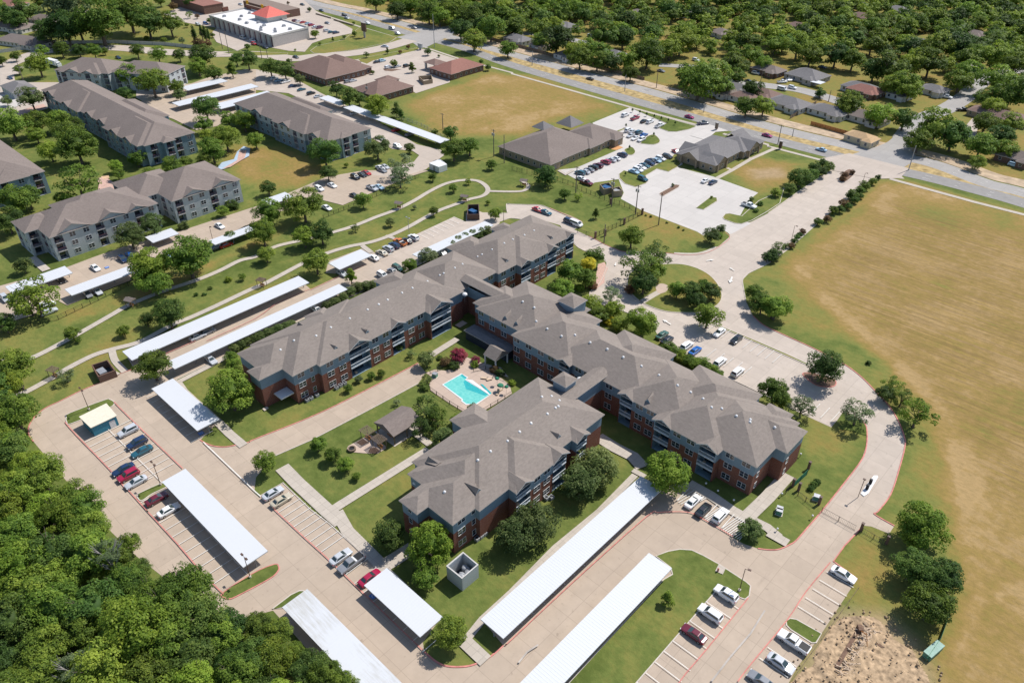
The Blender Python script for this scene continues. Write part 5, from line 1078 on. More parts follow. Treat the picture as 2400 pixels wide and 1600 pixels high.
row((2,0), [(455,348,'sedan','black',hwa,'black car on the upper side street'),(720,330,'suv','white',hwa,'white suv in the shade of the upper side street'),(1370,650,'sedan','grey',hwa,'grey car on the drive by the dry verge lawn'),(1690,550,'suv','white',hwa,'white suv under the small trees of the middle row'),(2240,672,'suv','white',hwa,'white suv in front of the brown roofed house'),(2175,745,'sedan','black',hwa,'black car in the drive by the brown roofed house'),(1840,725,'sedan','teal',hwa,'teal car beside the middle street'),(1440,420,'sedan','teal',hwa,'teal car between the canopy trees'),
            (50,160,'suv','silver',hwa,'silver suv at the street corner near the top'),(75,255,'suv','black',hwa,'black suv in the drive of the first corner house'),(400,415,'van','white',hwa,'white van beside the low pale house')], 0, '', 'cars of the far quarter')
B5 = (1350,250,300)
row(B5, [(75,1215,'suv','teal'),(165,1190,'sedan','silver'),(245,1155,'sedan','grey'),(320,1115,'suv','black'),(405,1080,'suv','maroon'),(545,1015,'suv','crimson'),(645,975,'sedan','silver'),(730,945,'sedan','white'),(850,882,'suv','navy')], 180, 'along the clinic lawn counting from the lower end', 'cars of the clinic car park')
row(B5, [(1065,1190,'sedan','lightblue'),(1140,1160,'suv','white'),(1195,1110,'sedan','white'),(1265,1075,'sedan','teal'),(1355,1035,'suv','navy'),(1395,990,'sedan','black'),(1475,985,'sedan','lightblue'),(1555,955,'suv','white'),(1680,915,'suv','black')], 0, 'in the middle clinic row counting from the grass tip', 'cars of the clinic car park')
row(B5, [(905,152,'suv','white'),(1085,208,'pickup','crimson'),(1250,262,'sedan','black'),(1360,275,'suv','white'),(1535,345,'pickup','white')], 90, 'along the young tree lawn counting from the left', 'cars of the clinic car park')
row(B5, [(965,430,'suv','white'),(1040,452,'sedan','silver'),(1155,472,'suv','teal'),(1248,515,'sedan','blue')], 90, 'in the upper of the two back to back rows', 'cars of the clinic car park')
row(B5, [(1005,528,'sedan','silver'),(1090,575,'sedan','white'),(1200,605,'suv','white')], -90, 'in the lower of the two back to back rows', 'cars of the clinic car park')
row(B5, [(1842,822,'sedan','red',-20,'red sedan alone at the end of the middle clinic row'),(700,582,'sedan','maroon',90,'maroon sedan at the drive through of the grey clinic'),(1228,1322,'suv','teal',-10,'dark teal suv on the lower rim of the grass tip'),(100,1320,'sedan','white',0,'white sedan beside the maroon truck above the dumpsters'),(190,1395,'pickup','maroon',0,'maroon pickup truck above the dumpster pens')], 0, '', 'cars of the clinic car park')
row((1550,270,300), [(815,1195,'sedan','white',90,'white sedan left of the pair by the diagonal walk'),(950,1225,'sedan','navy',90,'navy sedan right of the pair by the diagonal walk')], 90, '', 'cars of the clinic car park')
car(T(2,1,(2178,318))[0], 'pickup', 'white', 0, 'white pickup truck at the right rim of the lower clinic lot', 'cars of the clinic car park')
row((400,0,350), [(1960,330,'suv','maroon'),(2020,335,'sedan','white'),(2085,350,'sedan','red'),(2165,370,'sedan','lightblue'),(2215,395,'suv','crimson'),(2275,420,'sedan','white'),(2340,440,'sedan','maroon')], 90, 'in the shop row counting from the tower', 'cars at the shop')
row((1,0), [(545,250,'sedan','silver'),(590,250,'suv','maroon'),(650,282,'suv','silver'),(690,295,'sedan','teal'),(735,300,'suv','navy')], 90, 'in the shop row counting from the sign side', 'cars at the shop')
row((400,0,350), [(1140,600,'van','silver',0,'silver van behind the striped shop wall'),(1290,640,'suv','white',0,'white suv behind the striped shop wall'),(1310,690,'suv','red',0,'red suv behind the striped shop wall'),(1490,745,'sedan','navy',0,'dark car by the tree at the shop corner'),(550,370,'suv','blue',0,'blue car left of the striped shop wall'),(1100,70,'sedan','silver',0,'silver car behind the white shop roof'),(430,385,'suv','white',0,'white truck parked by the cypress trees')], 0, '', 'cars at the shop')
car(T(1,0,(655,212))[0], 'sedan', 'grey', 0, 'grey car alone in the shop lot by the low wall', 'cars at the shop'); car(T(0,0,(90,715))[0], 'sedan', 'navy', 0, 'navy car beside the flat roofed leasing office', GW_)
car(T(0,0,(265,610))[0], 'suv', 'silver', 0, 'silver suv under the tree by the white truck', GW_); car(T(0,0,(1085,528))[0], 'sedan', 'navy', 0, 'navy car on the road behind the far block', GW_)
# box truck
p = G(*T(0,0,(500,590))[0], 1.2); tr = empty('box_truck', (p.x, p.y, 0.03), math.radians(10)); tag(tr, 'white box truck with trailer beside the far grey block', 'truck')
MB().box(-6,3,-1.25,1.25,1.0,3.6).build('cargo_box', MT['trim'], tr); c_ = MB().box(3.3,5.4,-1.15,1.15,.6,2.0).add([(3.3,-1.1,2.0),(3.3,1.1,2.0),(5.2,1.1,2.0),(5.2,-1.1,2.0),(3.5,-1,2.9),(3.5,1,2.9),(4.7,1,2.9),(4.7,-1,2.9)], [(0,1,5,4),(1,2,6,5),(2,3,7,6),(3,0,4,7),(4,5,6,7)]); c_.build('cab', MT['trim'], tr)
MB().add([(5.16,-.95,2.1),(5.16,.95,2.1),(4.75,.9,2.8),(4.75,-.9,2.8)], [(0,1,2,3)]).build('windshield', MT['cglass'], tr)
for x_ in (-4.5,-3.2,4.3):
    for y_ in (-1.1, 1.1): o = put('wheel', wheel_t, tr, (x_, y_, .5)); o.scale = (1.5,)*3
# ---------------------------------------------------------------- lamps, poles, fences
def lamp(px, label, h=6.4, heads=2, dirv=(1,0), mat='bronze', base=True):
    p = G(*px); R_ = empty('lamp_post', (p.x, p.y, 0)); tag(R_, label, 'lamp post', 'car park lamp posts')
    MB().tube((0,0,.5),(0,0,h),.09,.06).build('pole', MT[mat], R_)
    if base: MB().tube((0,0,0),(0,0,.55),.26,n=10).build('concrete_base', MT['kerb'], R_)
    d = Vector(dirv).normalized()
    for s_ in ((1,-1) if heads == 2 else (1,)):
        hd = MB().obox((d.x*s_*.75, d.y*s_*.75), d, .62, .36, h-.02, h+.16); hd.build('lamp_head', MT[mat], R_)
        MB().tube((0,0,h-.1),(d.x*s_*.5,d.y*s_*.5,h+.05),.035).build('arm', MT[mat], R_)
lamp(T(0,2,(820,630))[0], 'bronze double head lamp post on the narrow grass strip behind the teal shed'); lamp(T(0,2,(1478,1320))[0], 'bronze double head lamp post at the grass finger above the middle carport')
lamp(T(0,3,(2300,600))[0], 'bronze double head lamp post at the lower end of the middle carport', h=6); lamp(T(2,3,(2088,722))[0], 'bronze single head lamp post at the lawn corner beside the white suv', heads=1, dirv=(.9,.3))
lamp(T(1,1,(1408,590))[0], 'grey lamp post by the footpath behind the white suv', mat='grey_m', base=False); lamp(T(3,2,(840,1425))[0], 'bronze lamp post standing at the white kerb island of the ring drive', h=13 if 0 else 6.2, heads=1) if 0 else None
lamp(T(3,1,(215,640))[0], 'slim lamp post among the shrubs of the entrance drive', h=5.5, heads=1, base=False); lamp(T(3,1,(870,110))[0], 'slim lamp post near the field corner by the main road', h=4, heads=1, base=False)
lamp(T(0,1,(1960,660))[0], 'thin lamp post at the carport with the red car', h=6, heads=1, base=False); lamp(T(1,1,(2275,480))[0], 'thin lamp post inside the loop road lawn', h=5, heads=1, base=False)
p = G(*T(3,2,(945,1300))[0]); 
il = empty('kerb_island', (p.x, p.y, .0)); il['kind'] = 'structure'
kp = [G(*q) for q in T(3,2,(850,1400),(880,1425),(920,1400),(1010,1250),(1005,1235),(970,1235),(900,1320))]
MB().prism([q-p for q in kp], 0, .2).build('island_top', MT['trim'], il)
for q_ in T(3,2,(905,1360),(935,1310)): w_ = G(*q_)-p; MB().box(w_.x-.3,w_.x+.3,w_.y-.25,w_.y+.25,.2,1.5).build('key_box', MT['black'], il)
q_ = G(*T(3,2,(825,1432))[0]); lp = empty('lamp_post', (q_.x, q_.y, 0)); tag(lp, 'tall thin lamp post at the white kerb island of the ring drive', 'lamp post', 'car park lamp posts')
def ph(px, top, lo=0, hi=30):                              # pole height from its foot and top
    b = G(*px); best = (1e9, 5)
    for k in range(int(hi*10)):
        z = k/10; v = Vector((b.x, b.y, z-CH)); y = 800-FPX*v.dot(CU)/v.dot(CF); best = min(best, (abs(y-top[1]), z))
    return best[1]
hh = ph(T(3,2,(900,1400))[0], T(3,2,(1010,1120))[0]); MB().tube((0,0,.1),(0,0,hh*.6),.07).build('pole', MT['bronze'], lp); MB().box(-.3,.3,-.2,.2,hh*.6,hh*.6+.15).build('lamp_head', MT['bronze'], lp)
def upole(foot, top, label, arms=1, transformer=False, mat='pole'):
    p = G(*foot); h = max(4, ph(foot, top)); R_ = empty('utility_pole', (p.x, p.y, 0)); tag(R_, label, 'utility pole', 'utility poles')
    MB().tube((0,0,0),(0,0,h),.20,.14,n=8).build('pole', MT[mat], R_)
    for k in range(arms): MB().box(-1.2,1.2,-.07,.07,h-.6-k*1.0,h-.45-k*1.0).build('crossarm', MT[mat], R_)
    if transformer:
        for s_ in (-.45, .45): MB().tube((s_,-.3,h-2.6),(s_,-.3,h-1.5),.28,n=10).build('transformer', MT['grey_m'], R_)
    return (p.x, p.y, h)
PL = []
PL.append(upole(T(1,0,(2045,450))[0] if 0 else T(0,0,(2045,450))[0], T(0,0,(2005,270))[0], 'left one of the two utility poles behind the shop'))
PL.append(upole(T(0,0,(2105,500))[0], T(0,0,(2075,290))[0], 'right one of the two utility poles behind the shop'))
upole(T(1,0,(55,545))[0], T(1,0,(35,400))[0], 'utility pole at the curving access road'); upole(T(1,0,(108,535))[0], T(1,0,(98,420))[0], 'shorter utility pole right of it at the access road')
upole(T(1,0,(335,610))[0], T(1,0,(330,540))[0], 'short pole at the brown office corner'); upole(T(1,0,(1030,910))[0], T(1,0,(1015,770))[0], 'utility pole with transformers between the small office and light green tree', transformer=True)
upole(T(1,0,(1718,1190))[0], T(1,0,(1692,1040))[0], 'utility pole at the near edge of the dry middle field'); upole(T(1,0,(2185,1440))[0], T(1,0,(2168,1190))[0], 'utility pole with transformer left of the grey clinic', transformer=True)
upole(T(1,0,(2280,1500))[0], T(1,0,(2285,1240))[0], 'bare utility pole nearest the grey clinic corner', arms=0); upole(T(1,0,(1640,440))[0], T(1,0,(1630,130))[0], 'tall steel pole at the main junction', arms=0, mat='grey_m')
upole(T(2,1,(585,210))[0], T(2,1,(588,-40))[0], 'utility pole left of the dumpster pens', transformer=False); upole(T(2,1,(915,330))[0], T(2,1,(938,70))[0], 'utility pole between the two dumpster pens', transformer=True)
upole(T(2,1,(1135,400))[0], T(2,1,(1152,130))[0], 'utility pole with grey drum at the edge of the clinic lot', transformer=True); upole(T(2,1,(1345,500))[0], T(2,1,(1362,205))[0], 'tallest bare pole on the lawn below the clinic lot', arms=0)
upole(T(2,1,(845,662))[0], T(2,1,(855,495))[0], 'pole beside the entrance gate', arms=0); upole(T(3,0,(90,1325))[0], T(3,0,(125,1150))[0], 'utility pole at the main road beside the second clinic')
upole(T(2,0,(1325,810))[0], T(2,0,(1332,640))[0], 'utility pole on the dry verge lawn'); upole(T(3,0,(1290,1565))[0], T(3,0,(1380,1340))[0], 'curved lamp pole at the side street corner', arms=0, mat='grey_m')
upole(T(0,0,(222,760))[0], T(0,0,(228,560))[0], 'dark pole at the drive behind the far grey block', arms=0); upole(T(2,0,(1035,840))[0], T(2,0,(1040,690))[0], 'thin pole on the median strip', arms=0, mat='grey_m')
upole(T(2,0,(1760,1035))[0], T(2,0,(1765,940))[0], 'thin median pole beside the magenta car', arms=0, mat='grey_m'); upole(T(2,0,(185,605))[0], T(2,0,(190,470))[0], 'median pole with a small red sign at the left', arms=0, mat='grey_m'); upole(T(3,0,(222,1260))[0], T(3,0,(230,1180))[0], 'thin median pole beside the utility pole', arms=0, mat='grey_m')
upole(T(3,0,(555,935))[0], T(3,0,(570,830))[0], 'thin pole in the street behind the white house', arms=0); upole(T(2,0,(2275,800))[0], T(2,0,(2285,650))[0], 'pole in the street left of the white van', arms=0)
def fence(pts, h, label, mat='black', rail=True, gap=2.4, board=None, name='fence', px=True, group=None):
    w = GW(pts) if px else [Vector(p) for p in pts]
    o = w[0]; R_ = empty(name, (o.x, o.y, 0)); tag(R_, label, 'fence', group); k = 0
    po = MB().box(-.05,.05,-.05,.05,0,h).mesh('post', MT[mat]); 
    for a, b in zip(w, w[1:]):
        L = (b-a).length; n = max(1, round(L/gap)); u = (b-a)/n; dr = (b-a).normalized(); ang = math.atan2(dr.y, dr.x)
        if board:
            bd = MB().box(-L/n/2+.01, L/n/2-.01, -.02, .02, .05, h).mesh('board_panel', MT[board])
        else:
            bd = MB(); s_ = L/n
            for zz in ((h-.1, .12) if rail else (h-.1,)): bd.box(-s_/2, s_/2, -.02, .02, zz, zz+.05)
            nb = int(s_/.30)
            for i in range(nb): x = -s_/2+s_*(i+.5)/nb; bd.box(x-.012, x+.012, -.012, .012, .12, h-.08)
            bd = bd.mesh('railing_panel', MT[mat])
        for i in range(n):
            m = a+u*(i+.5)-o; put('board_panel' if board else 'railing_panel', bd, R_, (m.x, m.y, 0), ang); q = a+u*i-o; put('post', po, R_, (q.x, q.y, 0), ang)
    return R_
fence(T(0,1,(-50,1500),(540,1370),(1180,1060),(1520,960),(1900,760),(2352,560)), 1.5, 'thin metal fence between the grey blocks and the greenbelt'); fence(T(1,1,(620,440),(900,330),(1150,220),(1500,60)), 1.5, 'thin metal fence along the upper greenbelt')
fence(T(2,0,(0,1568))+T(2,1,(420,95),(560,150),(640,190),(890,290),(1080,350),(1130,385),(1190,405)), 1.9, 'black metal fence from the clinic corner to the utility pole'); fence(T(2,1,(1190,410),(1030,490),(880,560),(760,620)), 1.9, 'black metal fence leading down to the entrance gate')
for q_, lb in zip(T(2,1,(1195,405),(1030,495),(765,620),(855,600),(905,310)), ('square dark brick fence pillar at the pole corner','square dark brick fence pillar in the middle of the fence','square dark brick gate pillar nearest the building','square dark brick gate pillar on the lawn side','square dark brick fence pillar below the dumpster pens')):
    p = G(*q_); o = empty('gate_pillar', (p.x, p.y, 0)); tag(o, lb, 'pillar', 'brick fence pillars'); MB().box(-.3,.3,-.3,.3,0,2.3).build('shaft', MT['brick_d'], o); MB().box(-.36,.36,-.36,.36,2.3,2.42).build('cap', MT['bronze'], o)
fence(T(2,1,(600,570),(760,620)), 1.6, 'dark sliding gate across the lane by the building end', name='gate', gap=3); fence(T(3,2,(160,1400),(230,1300)), 1.8, 'short black fence piece below the green screen')
# side gate group right of the building
for i, q_ in enumerate(Q(1500,950,450,(2060,780),(1870,990),(1940,1040),(2190,1210))+T(3,3,(850,170),(1085,290))):
    p = G(*q_); o = empty('gate_pillar', (p.x, p.y, 0)); tag(o, ('dark brick pillar at the top of the green screen','dark brick pillar at the bottom of the green screen','dark brick pillar at the left end of the low fence','dark brick pillar at the right end of the low fence','dark brick pillar left of the short fence beside the drive','dark brick pillar at the tree end of the short fence')[i], 'pillar', 'brick fence pillars')
    MB().box(-.25,.25,-.25,.25,0,2.2).build('shaft', MT['brick_d'], o); MB().box(-.3,.3,-.3,.3,2.2,2.3).build('cap', MT['bronze'], o)
fence(Q(1500,950,450,(2040,850),(1880,1000)), 1.7, 'green fabric screen between two brick pillars', board='greenm', name='screen_fence'); fence(Q(1500,950,450,(1930,1105),(2120,1250)), 1.4, 'low metal fence between two brick pillars on the end lawn')
fence(T(3,3,(860,185),(1070,310)), 1.4, 'low metal fence from the drive to the large dark tree'); fence(T(3,3,(490,0),(800,170)), 1.5, 'metal sliding gate across the ring drive', name='gate', gap=3)
fence(T(3,2,(2260,0),(2261,1)), .5, 'x') if 0 else None
fence(T(1,0,(1240,1060),(1520,1160),(1760,1290)), 1.4, 'thin fence between the covered parking and the dry field', mat='grey_m', gap=3)
fence(T(3,3,(830,700),(200,1568)), .35, 'long low timber edge beside the stalls and the dug soil', board='wood', name='timber_edge', gap=4); fence(T(3,3,(1640,1000),(1570,1190),(1440,1380)), 1.4, 'dark green silt fence beside the dug soil', board='greenm', name='screen_fence')
fence([(c.x, c.y) for c in [v+(v-min(A_, key=lambda q: (q-v).length)).normalized()*4.5 for v in V_][18:34]], 1.8, 'long weathered board fence behind the yards of the main road', board='wood', gap=2.6, px=False, name='board_fence')
fence(T(3,0,(390,1150),(750,1250)), 1.9, 'fresh orange cedar fence beside the corner shed', board='wood_n', gap=2.5, name='board_fence'); fence(T(3,0,(200,1095),(440,960)), 1.8, 'weathered fence between two back yards', board='wood', gap=2.5, name='board_fence')
# ---------------------------------------------------------------- small buildings and garden things
def boxthing(name, label, cat, corners, h, wall, roof=None, z0=0, ov=.2, pitch=None):
    w = GW(corners, h); c = sum(w, Vector((0,0)))/len(w); R_ = empty(name, (c.x, c.y, 0)); tag(R_, label, cat)
    return R_, [q-c for q in w], c
R_, w, c = boxthing('shed', 'teal shed with a flat cream roof and a white door on the parking stalls', 'shed', T(0,2,(730,690),(975,570),(1070,680),(835,790)), 2.9, 'teal')
MB().prism([q*.96 for q in w], 0, 2.75).build('wall', MT['teal'], R_); MB().prism([q*1.03 for q in w], 2.75, 2.92, bottom=True).build('roof', simple('cream_roof', (.66,.60,.48), .8, var=.06), R_)
a, b = w[3]*.96, w[2]*.96; m = a.lerp(b, .78); d_ = (b-a).normalized(); nn = Vector((d_.y, -d_.x)); nn = nn if nn.dot(m) > 0 else -nn
MB().obox(m+nn*.03, d_, 1.3, .08, .05, 2.1).build('door', MT['trim'], R_)
def pen(name, label, cs, h, mat, inner, lid=None, lidmat='dumpster', th=.25, z=None):
    w = GW(cs, h); c = sum(w, Vector((0,0)))/len(w); R_ = empty(name, (c.x, c.y, 0)); tag(R_, label, 'enclosure', None)
    w = [q-c for q in w]
    for i in range(len(w)):
        a, b = w[i], w[(i+1) % len(w)]; d_ = (b-a).normalized(); MB().obox((a+b)/2, d_, (b-a).length+th, th, 0, h+i*.004).build('wall', MT[mat], R_)
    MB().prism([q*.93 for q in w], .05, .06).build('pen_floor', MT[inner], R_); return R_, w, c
R_, w, c = pen('cooling_enclosure', 'square grey panelled enclosure open at the top with machinery inside, on the lawn', Q(900,1100,450,(775,1180),(968,1018),(1145,1165),(955,1325)), 3.65, 'siding_l', 'dark')
cm = [q*1.02 for q in w]; ribbon(MB(), cm, .34, 3.66, 3.72, True).build('coping', MT['fascia'], R_)
for x_, y_, r_ in ((.9,.6,.75),(-.4,.9,.6),(.4,-.7,.65)): MB().tube((x_,y_,.1),(x_,y_,1.9),r_,n=14).tube((x_-.5,y_,2.1),(x_+.9,y_+.4,2.0),.16).dome((x_,y_,1.9),r_,.3,14).build('chiller_unit', MT['grey_m'], R_)
R_, w, c = pen('dumpster_enclosure', 'brick dumpster pen with an open dark top beside the footpath', T(0,2,(845,215),(985,170),(1055,265),(905,320)), 2.1, 'brick_d', 'dark'); MB().box(-1.5,1.2,-1.5,.3,.1,1.5).build('dumpster', MT['grey_m'], R_)
R_, w, c = pen('dumpster_enclosure', 'left tan stone dumpster pen with a blue dumpster', T(2,1,(810,125),(890,108),(930,150),(845,170)), 2.4, 'brick_t', 'dark'); MB().box(-1.6,1.6,-1.2,1.2,.1,2.0).build('dumpster', MT['dumpster'], R_)
R_, w, c = pen('dumpster_enclosure', 'right tan stone dumpster pen with a grey dumpster', T(2,1,(920,160),(985,145),(1015,180),(940,190)), 2.4, 'brick_t', 'dark'); MB().box(-1.4,1.4,-1.0,1.0,.1,1.9).build('dumpster', MT['grey_m'], R_)
R_, w, c = pen('dumpster_enclosure', 'dark slatted pen at the end of the lane by the footpath', T(1,1,(1948,312),(2045,308),(2050,400),(1942,402)), 2.2, 'bronze', 'dark'); MB().box(-1.6,1.2,-1.2,.8,.1,1.8).build('dumpster', MT['dumpster'], R_)
R_, w, c = pen('dumpster_enclosure', 'pale brick pen in the lot of the small offices', T(1,0,(1495,700),(1610,690),(1620,730),(1540,745)), 2.2, 'brick_t', 'dark')
R_, w, c = boxthing('storage_container', 'small white container at the lane end beside the round trees', 'container', T(1,0,(1590,1500),(1690,1460),(1755,1510),(1680,1535)), 2.6, 'trim')
MB().prism(w, .1, 2.6, bottom=True).build('box', MT['trim'], R_); MB().obox(w[0].lerp(w[3], .5), (w[3]-w[0]).normalized(), 1.2, .1, .2, 2.2).build('door', MT['grey_m'], R_)
for q_, lb in ((Q(1500,950,450,(1700,1325))[0], 'green utility box on the lawn right of the building end'), (T(3,2,(440,1450))[0], 'grey utility box at the low fence by the kerb'), (T(3,2,(100,1560))[0], 'small dark topped box near the lawn walkway'), (T(1,2,(1645,325))[0], 'dark pool equipment box behind the pool fence')):
    p = G(*q_); o = empty('utility_box', (p.x, p.y, 0), .3); tag(o, lb, 'utility box'); MB().box(-.75,.75,-.65,.65,.0,.12).build('plinth', MT['kerb'], o); MB().box(-.6,.6,-.5,.5,.12,1.15).build('cabinet', MT['box_g'], o); MB().box(-.64,.64,-.54,.54,1.15,1.2).build('lid', MT['grey_m'], o)
p = G(*T(3,3,(1520,1265))[0], .8); o = empty('portable_container', (p.x, p.y, 0), 1.35); tag(o, 'long pale green metal chest beside the dug soil', 'chest'); MB().box(-2,2,-.7,.7,0,1.2).build('chest', MT['box_g'], o); MB().box(-2.05,2.05,-.75,.75,1.2,1.3).build('lid', simple('pale_green_lid', (.24,.37,.31), .6), o)
# swing shelters along the greenbelt path and the patio pergolas
def shelter(px, label, w=2.2, h=2.3, rz=.4, rm='shingle_w', bench=True, z=2.4, slats=False, mat='wood'):
    p = G(*px, z); R_ = empty('bench_shelter', (p.x, p.y, 0), rz); tag(R_, label, 'shelter', 'small bench shelters')
    for a in (-1, 1):
        for b in (-1, 1): MB().box(a*w/2-.06,a*w/2+.06,b*w*.35-.06,b*w*.35+.06,0,h).build('post', MT[mat], R_)
    if slats:
        sl_ = MB().box(-w/2-.3,w/2+.3,-.05,.05,h+.1,h+.2).mesh('slat', MT[mat])
        for i in range(9): put('slat', sl_, R_, (0, -w*.45+i*w*.9/8, 0))
        for b in (-1, 1): MB().box(b*w/2-.06,b*w/2+.06,-w*.5,w*.5,h,h+.1).build('beam', MT[mat], R_)
    else: hip(-w/2-.3,w/2+.3,-w*.35-.4,w*.35+.4,h,.5,'gx',.06).build('roof', [MT[rm], MT[mat]], R_)
    if bench: MB().box(-w*.35,w*.35,-.25,.2,.42,.48).build('seat', MT['wood_n'], R_); MB().box(-w*.35,w*.35,.2,.26,.5,1.0).build('backrest', MT['wood_n'], R_)
    return R_
for q_, lb in ((T(0,2,(480,255))[0],'pergola bench shelter at the left end of the greenbelt path'),(T(0,1,(1190,1180))[0],'small roofed bench shelter in the shade of the two big round trees'),(T(1,1,(45,1000))[0],'pergola bench shelter near the end of the longest carport'),(T(1,1,(1310,292))[0],'small roofed bench shelter at the middle of the upper path'),(T(1,1,(1915,230))[0],'small roofed bench shelter inside the path loop'),(T(2,1,(110,85))[0],'small roofed shelter beside the dark round tree')):
    shelter(q_, lb, slats='pergola' in lb)
PT = T(1,2,(835,985),(850,960),(1000,880),(1060,860),(1190,960),(1195,985),(1120,1030),(1000,1028),(850,1015))
sheet('patio', PT, MT['deck'], z=.10, sm=False)
shelter(T(1,2,(1020,825))[0], 'upper brown pergola on the fire pit patio', w=2.6, h=2.5, slats=True, rz=0); shelter(T(1,2,(1130,900))[0], 'lower brown pergola on the fire pit patio', w=2.6, h=2.5, slats=True, rz=0)
p = G(*T(1,2,(880,985))[0], .4); o = empty('fire_pit', (p.x, p.y, .1)); tag(o, 'round dark fire pit with a stone rim on the patio', 'fire pit')
ribbon(MB(), [Vector((.8*math.cos(a), .8*math.sin(a))) for a in np.linspace(0, 2*math.pi, 16, endpoint=False)], .3, 0, .5, True).build('rim', MT['wood'], o); MB().tube((0,0,0),(0,0,.3),.62,n=16).build('bowl', MT['black'], o)
sheet('dark_patio_patch', T(1,2,(1030,1020),(1050,980),(1100,975),(1140,1010),(1100,1035)), MT['mulch'], z=.12); sheet('dark_patio_patch', T(1,2,(920,930),(980,895),(1030,930),(970,960)), MT['mulch'], z=.12)  # two dark brown patches laid on the patio paving
w = GW(T(1,2,(1165,740),(1320,640),(1440,690),(1275,825)), 3.3); c = sum(w, Vector((0,0)))/4; R_ = empty('pavilion', (c.x, c.y, 0)); tag(R_, 'open picnic pavilion with a grey brown gable roof on the court lawn', 'pavilion')
x0, x1, y0, y1 = -3.6, 3.6, -4.2, 4.2; hip(x0, x1, y0, y1, 3.1, .42, 'gy').build('roof', [MT['shingle_w'], MT['wood']], R_)
for a in (-3.1, 3.1):
    for b in (-3.7, 0, 3.7): MB().box(a-.12,a+.12,b-.12,b+.12,0,3.05).build('post', MT['wood'], R_)
MB().box(-3.6,3.6,-4.2,4.2,.1,.12).build('slab', MT['walk'], R_)
for b in (-2, 1.8): MB().box(-1,1,b-.4,b+.4,.72,.78).box(-1,1,b-.85,b-.6,.42,.47).box(-1,1,b+.6,b+.85,.42,.47).box(-.08,.08,b-.7,b+.7,.12,.72).build('picnic_table', MT['wood_n'], R_)
# ---------------------------------------------------------------- pool
PD = T(1,2,(1500,250),(1560,290),(1640,260),(1740,270),(1880,240),(1990,190),(2090,210),(2330,400),(2352,480),(2230,560),(2090,640),(1930,660),(1780,570),(1600,450),(1590,400),(1620,330))
sheet('pool_deck', PD, MT['deck'], z=.10, label='tan concrete deck around the swimming pool')
sheet('court_paving', T(1,2,(1890,130),(2080,200),(2090,240),(1990,280),(1880,240),(1740,210)), MT['deck'], z=.095); sheet('court_paving', T(1,2,(2080,200),(2250,240),(2320,330),(2200,300),(2110,240)), MT['walk'], z=.105)
PW = GW(T(1,2,(1715,400),(1890,300),(1945,335),(1925,352),(2150,492),(2020,582),(1990,580),(1930,580),(1890,550),(1895,535)))
pool = empty('swimming_pool', (0,0,0)); tag(pool, 'turquoise swimming pool with a narrow step bay in the brick building court', 'swimming pool')
MB().prism(PW, .105, .112).build('water', MT['water'], pool); ribbon(MB(), PW, .35, .1, .16, True).build('coping', MT['trim'], pool)
MB().prism(GW(T(1,2,(1905,372),(1925,360),(2125,488),(2105,502),(1930,440))), .113, .115).build('step_bench', MT['pooldeep'], pool); MB().prism(GW(T(1,2,(1880,318),(1895,305),(1940,335),(1925,348))), .113, .115).build('step_bench', MT['pooldeep'], pool)
MB().prism(GW(T(1,2,(1930,350),(1990,360),(2160,488),(2145,498))), .10, .20).build('raised_edge', MT['trim'], pool); MB().prism(GW(T(1,2,(2060,395),(2085,400),(2165,480),(2150,490))), .20, .205).build('spa_water', MT['pooldeep'], pool)
fence(T(1,2,(1600,300),(1740,250)), 1.3, 'black fence beside the pool equipment'); fence(T(1,2,(1600,450),(1780,580),(1930,670),(2090,650),(2350,490)), 1.3, 'black pool fence along the lower side of the deck'); fence(T(1,2,(2000,280),(2110,260),(2350,390)), 1.3, 'black pool fence along the court side')
lc = MB().box(-.9,.5,-.3,.3,.25,.32).add([(.5,-.3,.3),(.5,.3,.3),(.95,.3,.75),(.95,-.3,.75)], [(0,1,2,3)]); lcm = lc.mesh('bed', MT['tan_p']); lg = MB().box(-.7,-.65,-.25,.25,0,.25).box(.4,.45,-.25,.25,0,.25).mesh('legs', MT['grey_m'])
um = MB().dome((0,0,2.0), 1.25, .45, 10, 2).mesh('canopy', MT['greenm']); up = MB().tube((0,0,0),(0,0,2.3),.03).mesh('pole', MT['grey_m'])
for i, q_ in enumerate(T(1,2,(2100,345),(2150,355),(2250,450),(2220,480))):
    p = G(*q_); o = empty('sun_lounger', (p.x, p.y, .1), .6+i*.5); tag(o, ['sun lounger nearest the umbrella at the upper deck edge','sun lounger second along the upper deck edge','sun lounger at the right end of the deck','sun lounger below the green umbrella'][i], 'sun lounger', 'sun loungers'); put('bed', lcm, o); put('legs', lg, o)
for i, q_ in enumerate(T(1,2,(2215,345),(2245,400),(2300,420))):
    p = G(*q_, 2); o = empty('parasol', (p.x, p.y, .1)); tag(o, ['closed looking green parasol at the upper pool edge','green parasol over the deck table','green parasol at the right corner of the pool deck'][i], 'parasol', 'green parasols'); c_ = put('canopy', um, o); c_.scale = (.45,.45,1) if i != 1 else (.7,.7,.9); put('pole', up, o)
ac = MB().box(-.45,.45,-.45,.45,.05,.8).mesh('casing', MT['grey_m']); fn = MB().tube((0,0,.8),(0,0,.84),.33,n=12).mesh('fan_grille', MT['black'])
for i, q_ in enumerate(Q(540,700,450,(940,1240),(990,1215),(1060,1180),(1300,1090),(1350,1060),(1400,1035))+Q(900,1100,450,(1140,850),(1190,815),(1235,780),(2050,340),(1990,350))):
    p = G(*q_, .4); o = empty('air_conditioner', (p.x, p.y, 0)); tag(o, 'grey air conditioner unit on the ground along the brick wall', 'air conditioner', 'air conditioner units along the walls'); put('casing', ac, o); put('fan_grille', fn, o)
